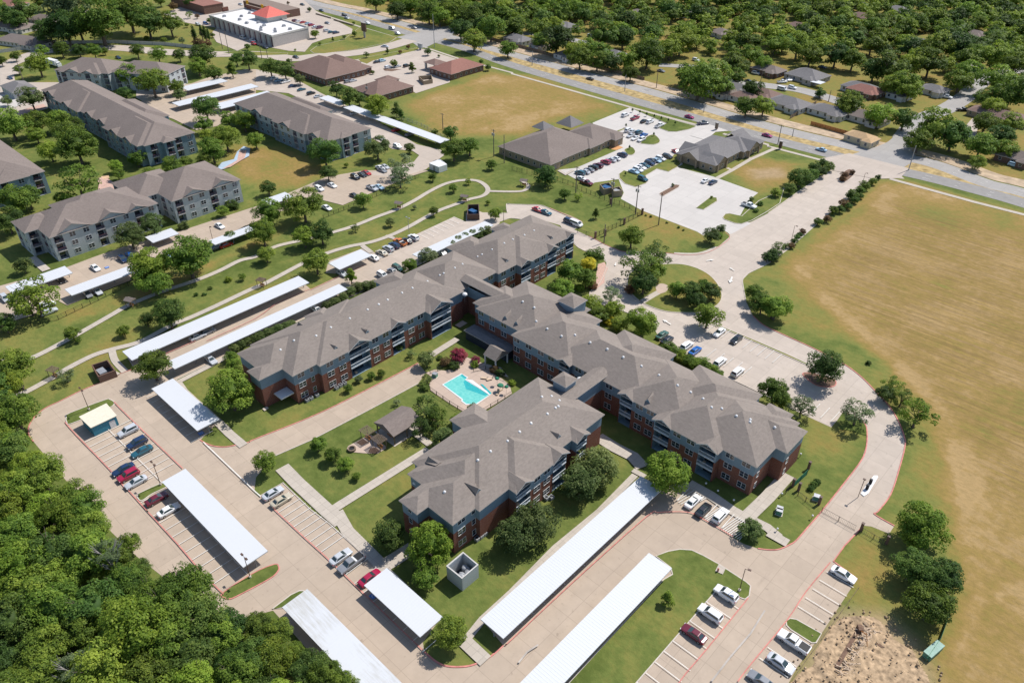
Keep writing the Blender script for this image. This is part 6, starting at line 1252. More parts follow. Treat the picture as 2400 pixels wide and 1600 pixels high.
bl = MB().ball((0,0,1.0), .22, 10).mesh('globe', MT['trim']); bp = MB().tube((0,0,0),(0,0,.85),.05).mesh('pole', MT['black'])
for i, q_ in enumerate(Q(1500,950,450,(810,950),(955,1040),(1150,1155),(1740,1075),(1970,590),(2115,1345),(1685,1505))):
    p = G(*q_, 1); o = empty('garden_light', (p.x, p.y, 0)); tag(o, 'small white globe light standing in the lawn at the building end', 'garden light', 'globe lights on the lawn'); put('globe', bl, o); put('pole', bp, o)
# sign tower, low walls, west pool
def sign(px, label, w, h, h0, mat='stucco', face='brick_d', rz=0):
    p = G(*px); o = empty('roadside_sign', (p.x, p.y, 0), rz); tag(o, label, 'sign'); MB().box(-w*.18,w*.18,-.3,.3,0,h0).build('pillar', MT[mat], o); MB().box(-w/2,w/2,-.45,.45,h0,h0+h).build('board', MT[face], o); MB().box(-w/2-.1,w/2+.1,-.5,.5,h0+h,h0+h+.3).build('cap', MT[mat], o)
sign(T(1,0,(1000,350))[0], 'tall two tone roadside sign on the lawn wedge', 4.2, 5.0, 4.0); sign(T(1,0,(1510,460))[0], 'grey monument sign by the junction lawn', 3.4, 2.2, 1.2, face='siding_l'); sign(T(2,0,(1875,1195))[0], 'slim brown sign at the clinic drive', 1.2, 2.6, .6, face='wood'); sign(T(3,0,(108,1372))[0], 'slim dark sign pillar at the end of the diagonal walk', 1.2, 2.8, .6, face='bronze')
p = G(*T(2,3,(1890,545))[0]); o = empty('fire_hydrant', (p.x, p.y, .1)); tag(o, 'dark red post at the small walk of the lower lawn', 'hydrant'); MB().tube((0,0,0),(0,0,.8),.18,n=10).build('barrel', MT['red'], o); MB().dome((0,0,.8),.18,.15).build('cap', MT['red'], o)
fence(T(0,0,(0,490),(600,405),(1060,400),(1520,420),(1800,450)), 2.0, 'long low tan wall with a dark hedge face at the top left', board='stucco_l', gap=9, name='garden_wall')
for q0_, lb in ((T(1,0,(550,135),(690,175)), 'low tan wall left part at the shop lot'),(T(1,0,(715,190),(890,240)), 'low tan wall right part at the shop lot')): fence(q0_, 1.0, lb, board='brick_t', gap=5, name='garden_wall')
sheet('west_pool_deck', T(0,0,(0,880),(120,860),(210,960),(150,990),(0,1000)), MT['white']); sheet('west_pool_walk', T(0,0,(90,1050),(400,960),(430,990),(150,1075)), MT['pinkdeck'])
sheet('splash_pad_ring', T(0,0,(2040,1500),(2150,1470),(2180,1400),(2240,1350),(2300,1370),(2290,1440),(2180,1500),(2060,1560),(1980,1568)), simple('light_blue_pad', (.36,.45,.55), .8)); sheet('splash_pad', T(0,0,(2040,1560),(2180,1480),(2200,1390),(2270,1390),(2250,1460),(2120,1540)), MT['pinkdeck'])
sheet('brick_plaza', T(0,1,(900,80),(960,60),(1010,90),(1080,140),(1230,150),(1160,190),(900,195),(910,140)), MT['pinkdeck']); sheet('sand_pit', T(0,1,(930,60),(1000,50),(1010,75),(950,85)), MT['soil'])
MT['dirt'] = simple('dug_earth', (.37,.265,.165), .97, var=.5, scale=1.1)
# dug soil at the lower right
SP = T(3,3,(640,990),(760,960),(1000,970),(1180,1180),(1330,1260),(1400,1400),(1480,1540),(1500,1900),(100,1900),(260,1500),(420,1400),(410,1330),(480,1200))
w = smooth(GW(SP), 3); c = sum(w, Vector((0,0)))/len(w); bmv = []
mb = MB(); N_ = 90; xs_ = [q.x for q in w]; ys_ = [q.y for q in w]; X0, X1, Y0, Y1 = min(xs_), max(xs_), min(ys_), max(ys_)
def pin(x, y):
    r_ = False; n = len(w)
    for i in range(n):
        a, b = w[i], w[(i+1) % n]
        if (a.y > y) != (b.y > y) and x < (b.x-a.x)*(y-a.y)/(b.y-a.y)+a.x: r_ = not r_
    return r_
from mathutils import noise as mn
tr0, tr1, tr2 = G(*T(3,3,(840,1080))[0]), G(*T(3,3,(620,1430))[0]), G(*T(3,3,(1050,1240))[0])
def sd(p, a, b):
    ab = b-a; t_ = max(0, min(1, (p-a).dot(ab)/ab.dot(ab))); return (p-a-ab*t_).length
hgt_ = {}
for i in range(N_+1):
    for j in range(N_+1):
        x = X0+(X1-X0)*i/N_; y = Y0+(Y1-Y0)*j/N_; P_ = Vector((x, y)); e = min((P_-q).length for q in w)
        if not pin(x, y): z = .03-.15
        else:
            e2 = e+2.2*mn.noise(Vector((x*.35, y*.35, 9))); z = -.03+max(0, min(1, e2/3))*(.16+.16*mn.noise(Vector((x*.22, y*.22, 3)))+.12*mn.noise(Vector((x*.7, y*.7, 1)))+.12*mn.noise(Vector((x*1.9, y*1.9, 5))))
            z = max(.05, z-2.2*max(0, 1-sd(P_, tr0, tr1)/1.5)-2.0*max(0, 1-sd(P_, tr0, tr2)/1.2)); z += .4*max(0, 1-abs(sd(P_, tr0, tr1)-2.3)/1.1)
        hgt_[i, j] = (x, y, z)
mb.add([hgt_[i, j] for i in range(N_+1) for j in range(N_+1)], [(i*(N_+1)+j, (i+1)*(N_+1)+j, (i+1)*(N_+1)+j+1, i*(N_+1)+j+1) for i in range(N_) for j in range(N_)])
so_ = mb.build('dug_soil', MT['dirt']); tag(so_, 'heap of dug tan soil with a dark open trench', kind='structure')
for p_ in so_.data.polygons: p_.use_smooth = True
sheet('trench_floor', [tuple(q) for q in (tr0+Vector((.2,.2)), tr0-Vector((.5,0)), tr1-Vector((.3,0)), tr1+Vector((.4,.2)))], MT['mulch'], z=.10, px=False)
sheet('trench_floor', [tuple(q) for q in (tr0+Vector((.3,.1)), tr0-Vector((.1,.4)), tr2-Vector((.2,.2)), tr2+Vector((.4,.2)))], MT['mulch'], z=.11, px=False)
o = empty('digging_machine', (*tr0, 0), -.9); tag(o, 'thin orange boom of a digging tool standing in the trench', 'digger'); MB().tube((0,0,0),(2.4,0,2.2),.09).tube((2.4,0,2.2),(3.6,.2,.4),.07).build('boom', MT['wood_n'], o); MB().box(-.6,.6,-.4,.4,0,.8).build('base', MT['mulch'], o)

MT['stain'] = simple('grey_slurry_stain', (.40,.36,.32), .9, var=.2, scale=.5)
path(T(2,3,(2320,910),(2190,1120),(2000,1340),(1830,1560)), .3, 'walk', name='sealed_joint', sm=False).data.materials[0] = MT['stain']
path(T(2,3,(240,1225),(140,1290),(60,1390)), .3, 'walk', name='sealed_joint', sm=False).data.materials[0] = MT['stain']
for a_, b_ in (((800,450),(900,420)),((1000,780),(1400,820))): pass
bh = MB()
for i in range(150):
    t__ = random.random(); c = tr0.lerp(tr1, -.1+1.2*t__)+Vector((1.4+random.gauss(0,.6), .6+random.gauss(0,.6))); a = random.uniform(0, 3.14); L = random.uniform(.25, .7); z = random.uniform(.15, .4)
    bh.tube((c.x-L*math.cos(a), c.y-L*math.sin(a), z), (c.x+L*math.cos(a), c.y+L*math.sin(a), z+random.uniform(-.1,.15)), random.uniform(.05,.12), n=5)
tag(bh.build('brush_pile', MT['tan_p']), 'heap of short pale cut wood lying along the dark trench', 'brush heap', kind='stuff')
cl = MB(); cz = w
for i in range(420):
    q = Vector((random.uniform(X0-1.5, X1+1.5), random.uniform(Y0-1.5, Y1+1.5)))
    if min((q-k_).length for k_ in w) < 3.2 or pin(q.x, q.y): r_ = random.uniform(.06, .26); cl.ball((q.x, q.y, random.uniform(.05,.2)+(.3 if pin(q.x, q.y) else 0)), r_, 5)
tag(cl.build('soil_clods', MT['dirt']), 'loose clods of soil scattered around the dug ground', 'soil clods', kind='stuff')
# ---------------------------------------------------------------- trees
def crown_mesh(name, seed, n_cl, n_leaf, leaf, clr=.30, flat=.82, gap=0.0, shape='round', core=True):
    r = np.random.default_rng(seed); C_ = []
    lob = r.normal(size=(5, 3)); lob /= np.linalg.norm(lob, axis=1)[:, None]; amp = r.uniform(-.05, .26, 5)
    while len(C_) < n_cl:
        d = r.normal(size=3); d /= np.linalg.norm(d)
        if d[2] < -.55 and r.random() < .75: continue
        k = (.74 if shape != 'open' else .80)*(1+sum(a*max(0, l@d)**3 for a, l in zip(amp, lob)))
        rad = k*(r.uniform(.86, 1.06) if r.random() < .8 else r.uniform(.3, .8))
        if shape == 'cyp': p = d*rad*np.array([.24, .24, 1.0]); p[:2] *= max(.15, 1-.75*max(0, p[2]))
        elif shape == 'cone': p = d*rad*np.array([.85, .85, 1.15]); p[:2] *= np.clip(1.05-.75*(p[2]+.4), .15, 1.05)
        elif shape == 'vase': p = d*rad*np.array([1, 1, .55]); p[2] += .25*np.hypot(p[0], p[1])
        else: p = d*rad*np.array([1, 1, flat]); p[2] = p[2] if p[2] > -.5 else -.5+(p[2]+.5)*.35
        C_.append(p)
    C_ = np.array(C_); per = n_leaf//n_cl; N = per*n_cl
    cl = np.repeat(C_, per, 0); cs = np.repeat(r.uniform(.72, 1.2, n_cl)*clr, per); ct = np.repeat(r.uniform(0, 1, n_cl), per)
    d = r.normal(size=(N, 3)); d /= np.linalg.norm(d, axis=1)[:, None]; d[:, 2] = np.where(d[:, 2] < -.25, -d[:, 2]*.7, d[:, 2])
    rr = cs*r.uniform(.35, 1.0, N)**.45
    if shape == 'cyp': sc3 = np.array([.5, .5, 1.1])
    elif shape == 'open': sc3 = np.array([1, 1, .6])
    else: sc3 = np.array([1, 1, .85])
    P_ = cl+d*rr[:, None]*sc3
    nrm = d*.75+r.normal(size=(N, 3))*.5+cl*.45+np.array([0, 0, .75]); nrm /= np.linalg.norm(nrm, axis=1)[:, None]
    t1 = np.cross(nrm, r.normal(size=(N, 3))); t1 /= np.linalg.norm(t1, axis=1)[:, None]; t2 = np.cross(nrm, t1)
    a = (leaf*r.uniform(.6, 1.35, N))[:, None]; b = a*r.uniform(.5, .8, N)[:, None]
    V = np.stack([P_-t1*a*.5, P_-t2*b*.5+nrm*a*.08, P_+t1*a*.5, P_+t2*b*.5+nrm*a*.08], 1)     # a pointed, slightly cupped leaf spray
    V = V.reshape(-1, 3); me = bpy.data.meshes.new(name)
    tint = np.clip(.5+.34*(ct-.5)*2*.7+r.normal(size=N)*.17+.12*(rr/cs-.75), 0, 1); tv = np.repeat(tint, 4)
    F = np.arange(N*4).reshape(-1, 4); nv = len(V)
    if core:                                                # added solid core that blocks light; its dark tint stands in for shade
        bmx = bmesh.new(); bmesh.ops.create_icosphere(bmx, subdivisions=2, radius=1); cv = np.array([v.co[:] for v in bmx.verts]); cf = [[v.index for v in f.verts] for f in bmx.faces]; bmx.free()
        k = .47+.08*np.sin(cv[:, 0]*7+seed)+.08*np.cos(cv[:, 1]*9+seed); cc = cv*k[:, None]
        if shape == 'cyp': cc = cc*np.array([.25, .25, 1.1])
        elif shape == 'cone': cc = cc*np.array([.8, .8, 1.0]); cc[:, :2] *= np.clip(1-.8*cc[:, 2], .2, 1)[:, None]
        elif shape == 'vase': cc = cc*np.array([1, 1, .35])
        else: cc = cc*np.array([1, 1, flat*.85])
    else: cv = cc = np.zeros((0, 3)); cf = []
    allv = np.concatenate([V, cc]); me.vertices.add(len(allv)); me.vertices.foreach_set('co', allv.ravel().astype('f'))
    loops = np.concatenate([F.ravel(), (np.array(cf).ravel()+nv) if cf else np.zeros(0)]).astype('i'); me.loops.add(len(loops)); me.loops.foreach_set('vertex_index', loops)
    st = np.concatenate([np.arange(N)*4, N*4+np.arange(len(cf))*3]).astype('i'); me.polygons.add(len(st)); me.polygons.foreach_set('loop_start', st); me.update(calc_edges=True)
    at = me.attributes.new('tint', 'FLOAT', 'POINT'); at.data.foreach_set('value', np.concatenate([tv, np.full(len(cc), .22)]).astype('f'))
    me.materials.append(FOL['mid']); return me
def trunk_mesh(seed, bare=False, open_=False):
    r = random.Random(seed); m = MB(); m.tube((0,0,0),(.02,.01,.55),.085,.06,7); m.tube((.02,.01,.55),(0,0,1.0),.06,.03,6)
    for k in range(11 if bare else (8 if open_ else 6)):
        a = r.uniform(0, 6.28); z0 = r.uniform(.35, .8); L = r.uniform(.35, .62 if not bare else .9)
        e = (math.cos(a)*L, math.sin(a)*L, z0+r.uniform(.25, .6)); m.tube((0,0,z0), e, .035, .012, 5)
        for j in range(2 if not bare else 4):
            a2 = a+r.uniform(-.9, .9); m.tube(tuple(c*.7+(0,0,z0*.3)[i] for i, c in enumerate(e)), (e[0]+math.cos(a2)*.25, e[1]+math.sin(a2)*.25, e[2]+r.uniform(.05, .3)), .015, .006, 4)
    return m.mesh('trunk', MT['bark_p' if bare else 'bark'])
TP = {}
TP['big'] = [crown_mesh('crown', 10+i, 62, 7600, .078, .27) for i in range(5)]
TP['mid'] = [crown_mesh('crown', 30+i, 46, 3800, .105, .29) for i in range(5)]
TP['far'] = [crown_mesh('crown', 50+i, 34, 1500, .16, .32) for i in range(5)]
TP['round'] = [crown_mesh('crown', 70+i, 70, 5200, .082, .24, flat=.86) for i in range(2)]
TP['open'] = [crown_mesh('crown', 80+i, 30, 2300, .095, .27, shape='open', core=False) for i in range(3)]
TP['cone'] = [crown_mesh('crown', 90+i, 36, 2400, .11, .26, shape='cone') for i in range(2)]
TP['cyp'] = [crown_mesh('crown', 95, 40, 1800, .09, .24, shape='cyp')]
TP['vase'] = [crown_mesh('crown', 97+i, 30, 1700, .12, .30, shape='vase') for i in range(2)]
TRK = [trunk_mesh(i) for i in range(3)]; TRO = [trunk_mesh(5+i, open_=True) for i in range(2)]; TRB = [trunk_mesh(9, bare=True)]
NT = [0]; AUTO = []
def vis(p, z=6):
    v = Vector((p[0], p[1], z-CH)); d = v.dot(CF); x = 1200+FPX*v.dot(CR)/d; y = 800-FPX*v.dot(CU)/d; return x, y
def tree(px, rpx, shape='mid', fol='mid', label='tree', group=None, name='tree', cat='tree', hf=1.0, lift=None, world=None, rm=None):
    """px: where the middle of the crown shows, rpx: its half width, both in survey pixels"""
    NT[0] += 1; k = NT[0]; rpx *= 1.07
    if world is None:
        z = 3.0
        for _ in range(4): r_ = rpx*mpp(px[0], px[1], z); z = (.98 if lift is None else lift)*r_*hf
        p = G(px[0], px[1], z); zc = z
    else: p = Vector(world); r_ = rm; zc = (.98 if lift is None else lift)*r_*hf
    R_ = empty(name, (p.x, p.y, 0), random.uniform(0, 6.28)); tag(R_, label, cat, group)
    if label == 'AUTO': AUTO.append((R_, px if world is None else vis(world, zc), shape, fol, rpx if world is None else r_/mpp(*vis(world, zc), zc), group))
    ms = TP[shape]; o = put('crown', ms[k % len(ms)], R_, (0, 0, zc)); o.scale = (r_*random.uniform(.96, 1.04), r_*random.uniform(.96, 1.04), r_*hf*(1 if shape != 'cyp' else 1.0))
    o.material_slots[0].link = 'OBJECT'; o.material_slots[0].material = FOL[fol]
    if lift is None or lift > .55:
        t_ = put('trunk', (TRO if shape == 'open' else TRK)[k % 2], R_); t_.scale = (r_*.9, r_*.9, zc)
    return R_
def trees(tile, items, group=None, label=None, **kw):
    for it in items:
        x, y, r_, sh, fo = it[:5]; px = (Q(*tile, (x, y)) if len(tile) == 3 else T(*tile, (x, y)))[0]; sc = tile[2]/2352 if len(tile) == 3 else 1/3.92
        tree(px, r_*sc, sh, fo, it[5] if len(it) > 5 else label, group, **{**kw, **(it[6] if len(it) > 6 else {})})
bush = dict(lift=.45, name='shrub', cat='shrub')
# campus
trees((0,2), [(2115,455,215,'big','mid','large spreading tree at the left end of the brick building'),(1400,225,160,'big','mid','round tree at the left end of the two long carports'),(605,315,75,'open','grey','thin pale young tree above its own shadow by the footpath'),(720,-15,30,'far','mid','small young tree on the yellowed greenbelt lawn')])
trees((1,2), [(570,945,78,'mid','mid','uppermost tree of the diagonal row on the court lawn'),(705,1040,78,'mid','mid','second tree of the diagonal row on the court lawn'),(825,1125,78,'mid','mid','third tree of the diagonal row on the court lawn'),(920,1235,42,'mid','mid','smallest lowest tree of the diagonal row on the court lawn'),
    (1560,620,130,'open','dark','wide feathery tree between pavilion and pool'),(1660,690,110,'open','mid','feathery tree touching the pool corner side'),(1530,790,110,'open','dark','lower feathery tree behind the pavilion'),(1720,880,105,'round','olive','leafy crape tree at the corner of the lower wing'),(1850,720,70,'mid','mid','dark shrub tree between pool and lower wing'),
    (1290,560,36,'open','grey','small thin tree beside the dead end drive'),(1985,605,48,'open','olive','small tree at the lower pool corner'),(1565,160,85,'mid','olive','round dark tree at the closed end of the drive'),(1865,125,82,'mid','pink','pink blossoming tree beside the pool court',{'lift':.7}),(1740,190,58,'mid','rust','reddish shrub left of the pink tree',bush),(2020,170,42,'mid','pink','small pink topped shrub at the court paving',bush),(2010,215,40,'mid','mid','green shrub below the small pink one',bush),
    (1570,345,50,'open','olive','small tree between drive end and pool deck'),(1545,420,48,'mid','dark','dark rounded shrub at the left pool corner',bush),(940,345,38,'mid','grey','first small tree along the brick wall lawn'),(1060,315,42,'round','mid','second small round tree along the brick wall lawn'),(1150,290,42,'round','mid','third small round tree along the brick wall lawn'),(845,430,42,'mid','mid','lowest small tree along the brick wall lawn'),(1430,110,45,'open','olive','sparse shrub at the building wall near the drive end'),
    (1320,60,36,'mid','olive','flower shrub by the brick patio wall',bush),(2190,260,45,'mid','rust','rusty leaved shrub at the pool court paving',bush),(2240,290,45,'mid','dark','dark shrub right of the rusty one',bush),(2352,380,38,'round','light','bright round shrub by the court path',bush),(1690,150,30,'mid','dark','dark shrub behind the equipment box',bush),(1820,225,55,'mid','dark','low shrub hedge on the pool court side',bush),
    (80,1100,105,'mid','mid','tree on the small island at the walkway corner',{'lift':1.25})])
trees((1,3), [(1220,205,165,'round','dark','dense dark round tree left of the lower wing'),(1600,300,200,'big','light','tall bright tree in front of the lower wing corner',{'hf':1.25}),(1560,600,120,'mid','mid','lower tree beside the short carport'),(1785,1110,160,'big','mid','tree at the right end of the short carport',{'hf':1.1}),(1500,560,60,'mid','dark','dark shrub under the bright tree',bush)])
trees((900,1100,450), [(1610,800,275,'round','olive','huge clipped crape tree, left part of the clump nearest the enclosure',{'lift':.85}),(1850,640,290,'round','olive','huge clipped crape tree right part of the lower clump',{'lift':.85})])
trees((2,2), [(620,1300,195,'round','olive','lower half of the large crape clump beside the long carport',{'lift':.85}),(770,1150,205,'round','olive','upper half of the large crape clump beside the long carport',{'lift':.85}),(1430,1190,205,'big','light','big light green tree over the end of the very long carport',{'hf':1.0})])
trees((2,3), [(1430,785,82,'cone','mid','single young tree on the lawn beside the long carport'),(2195,165,110,'mid','olive','spiky shrub tree at the hatched bay corner',{'lift':.7})])
for i, q_ in enumerate(T(3,2,(420,1310),(395,1350),(450,1290))): tree(q_, 9, 'mid', 'dark', 'small dark shrub on the end lawn by the brick pillars', 'dark shrubs on the end lawn', **bush)
# greenbelt and lane
trees((0,1), [(310,1150,215,'open','mid','feathery tree over the left carport'),(250,1200,150,'open','mid','lower half of the feathery tree over the left carport'),(1540,1310,168,'round','dark','dense dark round tree right of the pair on the greenbelt'),(1345,1365,72,'round','dark','smaller dark round tree left of the pair on the greenbelt'),(1135,1470,60,'mid','mid','lollipop tree left of the dark pair'),(660,1500,75,'mid','mid','small tree left on the greenbelt path'),
    (2225,975,36,'mid','mid','small tree at the stone by the greenbelt path'),(2098,1000,36,'mid','light','small light shrub on the greenbelt',bush),(1720,790,215,'big','mid','large dark tree between two greenbelt carports'),(1370,870,190,'big','light','large tree over the end of the blue car row'),(1400,1010,150,'big','mid','lower mass of the tree over the blue car row'),
    (1192,595,138,'round','olive','left yellow tinged round tree before the grey block'),(1402,488,118,'round','olive','right yellow tinged round tree before the grey block'),(2115,595,55,'mid','mid','young tree at the carport with the red car'),(2040,370,55,'mid','mid','small tree at the drive corner of the grey block'),(210,870,78,'mid','olive','small tree on the shaded end lawn of the grey block'),(40,1400,100,'big','dark','dark tree at the left edge by the lower lawn'),
    (720,110,195,'open','mid','wide feathery tree behind the grey block'),(580,250,72,'mid','mid','dark tree left of the feathery one'),(130,280,160,'big','mid','large tree at the left edge between the blocks'),(60,450,135,'big','dark','dark tree at the left edge behind the grey block'),(250,240,120,'mid','mid','tree below the shaded block end'),(1080,30,60,'mid','mid','small round tree at the brick plaza'),(1380,40,85,'round','mid','shrub mass behind the roof',bush),(2130,320,60,'mid','dark','shrub hedge along the end wall of the grey block',bush),(1690,510,50,'mid','olive','shrub at the block corner',bush),(1880,1135,20,'far','dark','low dark shrub on the greenbelt',bush),(1800,1140,22,'far','dark','low dark shrub on the greenbelt lawn',bush),(1930,1080,22,'far','dark','low shrub in the greenbelt row',bush)])
trees((1,1), [(110,158,75,'mid','dark','rounded tree on the dry lawn of the grey blocks'),(430,305,175,'big','mid','large dark green tree between lawn and carports'),(110,375,125,'big','mid','tree left of the large dark one'),(60,570,135,'big','light','light green tree at the lane of the grey blocks'),(90,765,82,'mid','mid','slim tree with pale stones on the greenbelt'),(440,605,108,'mid','light','brighter half of the tree pair on the upper path'),(600,570,115,'mid','dark','darker half of the tree pair on the upper path'),
    (550,835,128,'mid','mid','tree on the red kerb island between the carports'),(870,970,78,'cone','light','bright young tree at the lane behind the building'),(1412,870,76,'round','light','bright yellow green round tree behind the roof'),(1580,790,92,'mid','grey','grey green crape tree behind the roof'),(978,272,76,'mid','mid','tree at the greenbelt fence'),(1320,55,108,'open','grey','feathery tree at the end of the apartment lane'),(660,20,82,'mid','dark','dark tree at the dry lawn edge'),
    (1620,55,42,'mid','mid','young tree one above the path loop'),(1810,160,42,'mid','mid','young tree two inside the path loop'),(1950,100,30,'mid','light','small light tree at the top of the path loop'),(1632,372,46,'mid','mid','young tree beside the lower path'),(1235,468,46,'mid','olive','round young tree on the middle greenbelt'),(910,522,40,'open','olive','sparse young tree on the middle greenbelt'),(2200,395,60,'mid','mid','tree at the top end of the thin carport'),
    (2128,292,24,'far','mid','tiny tree right of the slatted pen'),(1890,240,20,'far','dark','tiny shrub by the loop shelter'),(1455,335,22,'far','grey','tiny pale tree near the shelter')])
HG = dict(name='crape_myrtle', cat='shrub', lift=.62)
for q_ in T(1,1,(30,1520),(110,1490),(200,1460),(290,1430),(650,1245),(720,1210),(790,1165),(860,1110),(930,1070),(1010,1060),(1080,1050),(1810,690),(1870,645),(1930,612),(2000,590),(2070,570),(2120,555)): tree(q_, 15, 'round', 'olive', 'leafy crape myrtle of the hedge behind the long brick wing', 'crape myrtle hedge behind the building', **HG)
for q_ in Q(540,700,450,(40,600),(120,560),(200,520),(280,490),(360,460),(440,430),(520,400),(600,370),(680,340),(740,315)): tree(q_, 13.5, 'round', 'olive', 'leafy crape myrtle of the hedge behind the long brick wing', 'crape myrtle hedge behind the building', **HG)
for q_ in [(548,855),(540,838),(556,872)]: tree(q_, 17, 'mid', 'mid', 'dark leafy shrub at the left corner of the brick building', 'shrubs at the brick building corner', lift=.7, name='shrub', cat='shrub')
trees((2,1), [(310,50,118,'round','dark','very dense dark round tree beside the clinic fence',{'lift':.75}),(485,215,56,'mid','mid','tree near the fence on the entrance lawn'),(612,235,40,'open','light','thin light tree near the fence'),(772,398,48,'cone','mid','pointed young tree on the entrance lawn'),(1100,600,118,'mid','light','bright tree casting its shadow over the entrance drive'),(1320,778,150,'open','dark','upper feathery tree of the roundabout clump'),(1190,880,170,'open','dark','left feathery tree of the roundabout clump'),(1310,900,110,'mid','mid','right dense tree of the roundabout clump'),(1210,1030,120,'mid','dark','lower tree of the roundabout clump'),(1085,1090,55,'mid','rust','rusty shrub under the roundabout clump',bush),
    (750,785,90,'mid','mid','green tree beside the yellow one'),(705,860,78,'round','yellow','vivid yellow green tree at the building front'),(525,925,118,'mid','mid','dense tree left of the yellow one'),(680,985,100,'mid','mid','dense tree right below the yellow one'),(455,1085,112,'mid','mid','wide shrub tree by the front wall',{'lift':.8}),(910,1140,90,'open','grey','pale feathery tree at the front drive'),(730,1235,105,'mid','mid','hedge tree right of the roof tower',{'lift':.8}),(800,1330,90,'mid','mid','hedge tree along the front wall',{'lift':.8}),(940,1275,90,'mid','light','bright tree along the front wall'),(900,1380,60,'mid','yellow','yellowish shrub along the front wall',bush),(985,1410,85,'mid','mid','shrub tree along the front wall',{'lift':.8}),(1190,1400,150,'big','light','large bright tree at the front corner'),
    (1520,1095,85,'mid','mid','left tree of the right roundabout clump'),(1640,1100,100,'round','dark','middle tree of the right roundabout clump'),(1760,1070,90,'mid','mid','upper tree of the right roundabout clump'),(1840,1110,88,'mid','dark','right tree of the right roundabout clump'),(1700,1190,85,'mid','dark','lower tree of the right roundabout clump'),(1800,1335,130,'mid','mid','round tree between roundabout and car park'),(2240,1125,95,'round','mid','left tree of the trio at the field bend'),(2300,1220,110,'mid','mid','middle tree of the trio at the field bend'),(2400,1260,110,'mid','mid','right tree of the trio at the field bend'),
    (1830,590,76,'mid','olive','shrub tree at the clinic lot corner'),(1922,535,45,'mid','grey','smaller shrub tree at the clinic lot corner'),(1900,600,40,'mid','mid','green shrub at the clinic lot corner',bush),(2345,790,52,'mid','dark','first shrub tree on the field side of the drive'),(625,1080,48,'round','light','bright flat topped shrub at the front',bush),(740,1060,50,'mid','rust','pinkish shrub at the brick crossing',bush),(1480,130,16,'far','olive','tiny tree on the bare island of the clinic lot'),(1835,240,14,'far','light','tiny tree on the grass island of the clinic lot'),(2280,305,30,'mid','dark','dark shrub by the white pickup truck',bush),(2240,370,26,'mid','dark','dark shrub below it',bush),
    (1230,410,12,'far','mid','small hedge shrub at the clinic lot edge',bush),(1275,420,14,'far','mid','second hedge shrub at the clinic lot edge',bush),(1425,478,12,'far','dark','third hedge shrub at the clinic lot edge',bush),(1530,520,14,'far','dark','fourth hedge shrub at the clinic lot edge',bush),(1575,545,12,'far','dark','fifth hedge shrub at the clinic lot edge',bush)])
trees((3,1), [(300,70,105,'mid','dark'),(390,50,70,'mid','dark'),(200,170,62,'mid','dark'),(72,200,52,'mid','mid'),(480,10,60,'mid','dark'),(-150,260,25,'mid','olive'),(55,770,60,'mid','dark'),(40,800,55,'mid','dark'),(95,705,62,'open','olive'),(165,690,30,'mid','olive'),(215,690,32,'mid','rust'),(240,650,32,'mid','dark'),(265,610,30,'mid','dark'),(290,590,30,'mid','dark'),(320,560,32,'mid','rust'),(460,470,42,'mid','mid'),(545,445,40,'mid','rust'),(600,365,48,'mid','mid'),(665,355,44,'mid','dark'),(700,300,46,'mid','rust'),(740,330,38,'mid','dark'),(770,225,58,'mid','mid'),(800,270,42,'mid','dark'),(845,180,48,'mid','mid'),(890,140,52,'mid','mid'),(965,100,40,'mid','mid'),(1012,62,28,'mid','dark'),(700,45,40,'mid','rust'),(690,75,30,'mid','rust'),(775,15,26,'mid','rust'),(850,235,32,'mid','dark')],
    group='shrub trees lining the entrance drive', label='AUTO', lift=.75)
trees((3,1), [(75,1245,140,'big','mid','rightmost tree by the field bend above its shadow')])
trees((3,2), [(530,225,178,'round','dark','perfectly rounded dark tree on the red kerb island'),(1150,395,95,'open','mid','upper tree of the cluster along the ring drive'),(1085,480,85,'mid','dark','dark tree of the cluster at the ring drive kerb'),(1235,520,95,'open','mid','middle tree of the cluster along the ring drive'),(1380,660,160,'open','light','largest tree of the cluster along the ring drive'),(825,655,140,'open','grey','thin crowned tree over the kerb tip'),(315,600,125,'open','grey','sparse pale tree right of the building hedge'),(60,470,150,'big','mid','dense tree beside the right car park'),(135,560,80,'mid','mid','lower part of the dense tree beside the right car park'),(922,197,26,'mid','dark','single dark dot shrub on the field margin',bush)])
trees((3,3), [(1445,120,225,'big','light','large light tree at the field right of the gate',{'lift':1.0}),(1330,210,130,'mid','mid','lower left part of the large light tree'),(1330,500,180,'big','dark','dark upper tree of the pair beside the dug soil'),(1640,590,180,'big','dark','dark right tree of the pair beside the dug soil'),(1500,840,215,'big','mid','lower bright side tree of the pair beside the dug soil'),(1480,640,150,'big','dark','middle dark tree beside the dug soil')])
# hedge of the right car park
for q_ in T(2,1,(1400,1640))+T(2,2,(1450,60),(1500,100),(1560,140),(1620,180),(1680,210),(1740,190),(1780,230),(1830,270),(1880,300)): tree(q_, 16, 'mid', 'mid', 'hedge shrub between the brick building and the right car park', 'hedge shrubs of the right car park', lift=.6, name='shrub', cat='shrub')
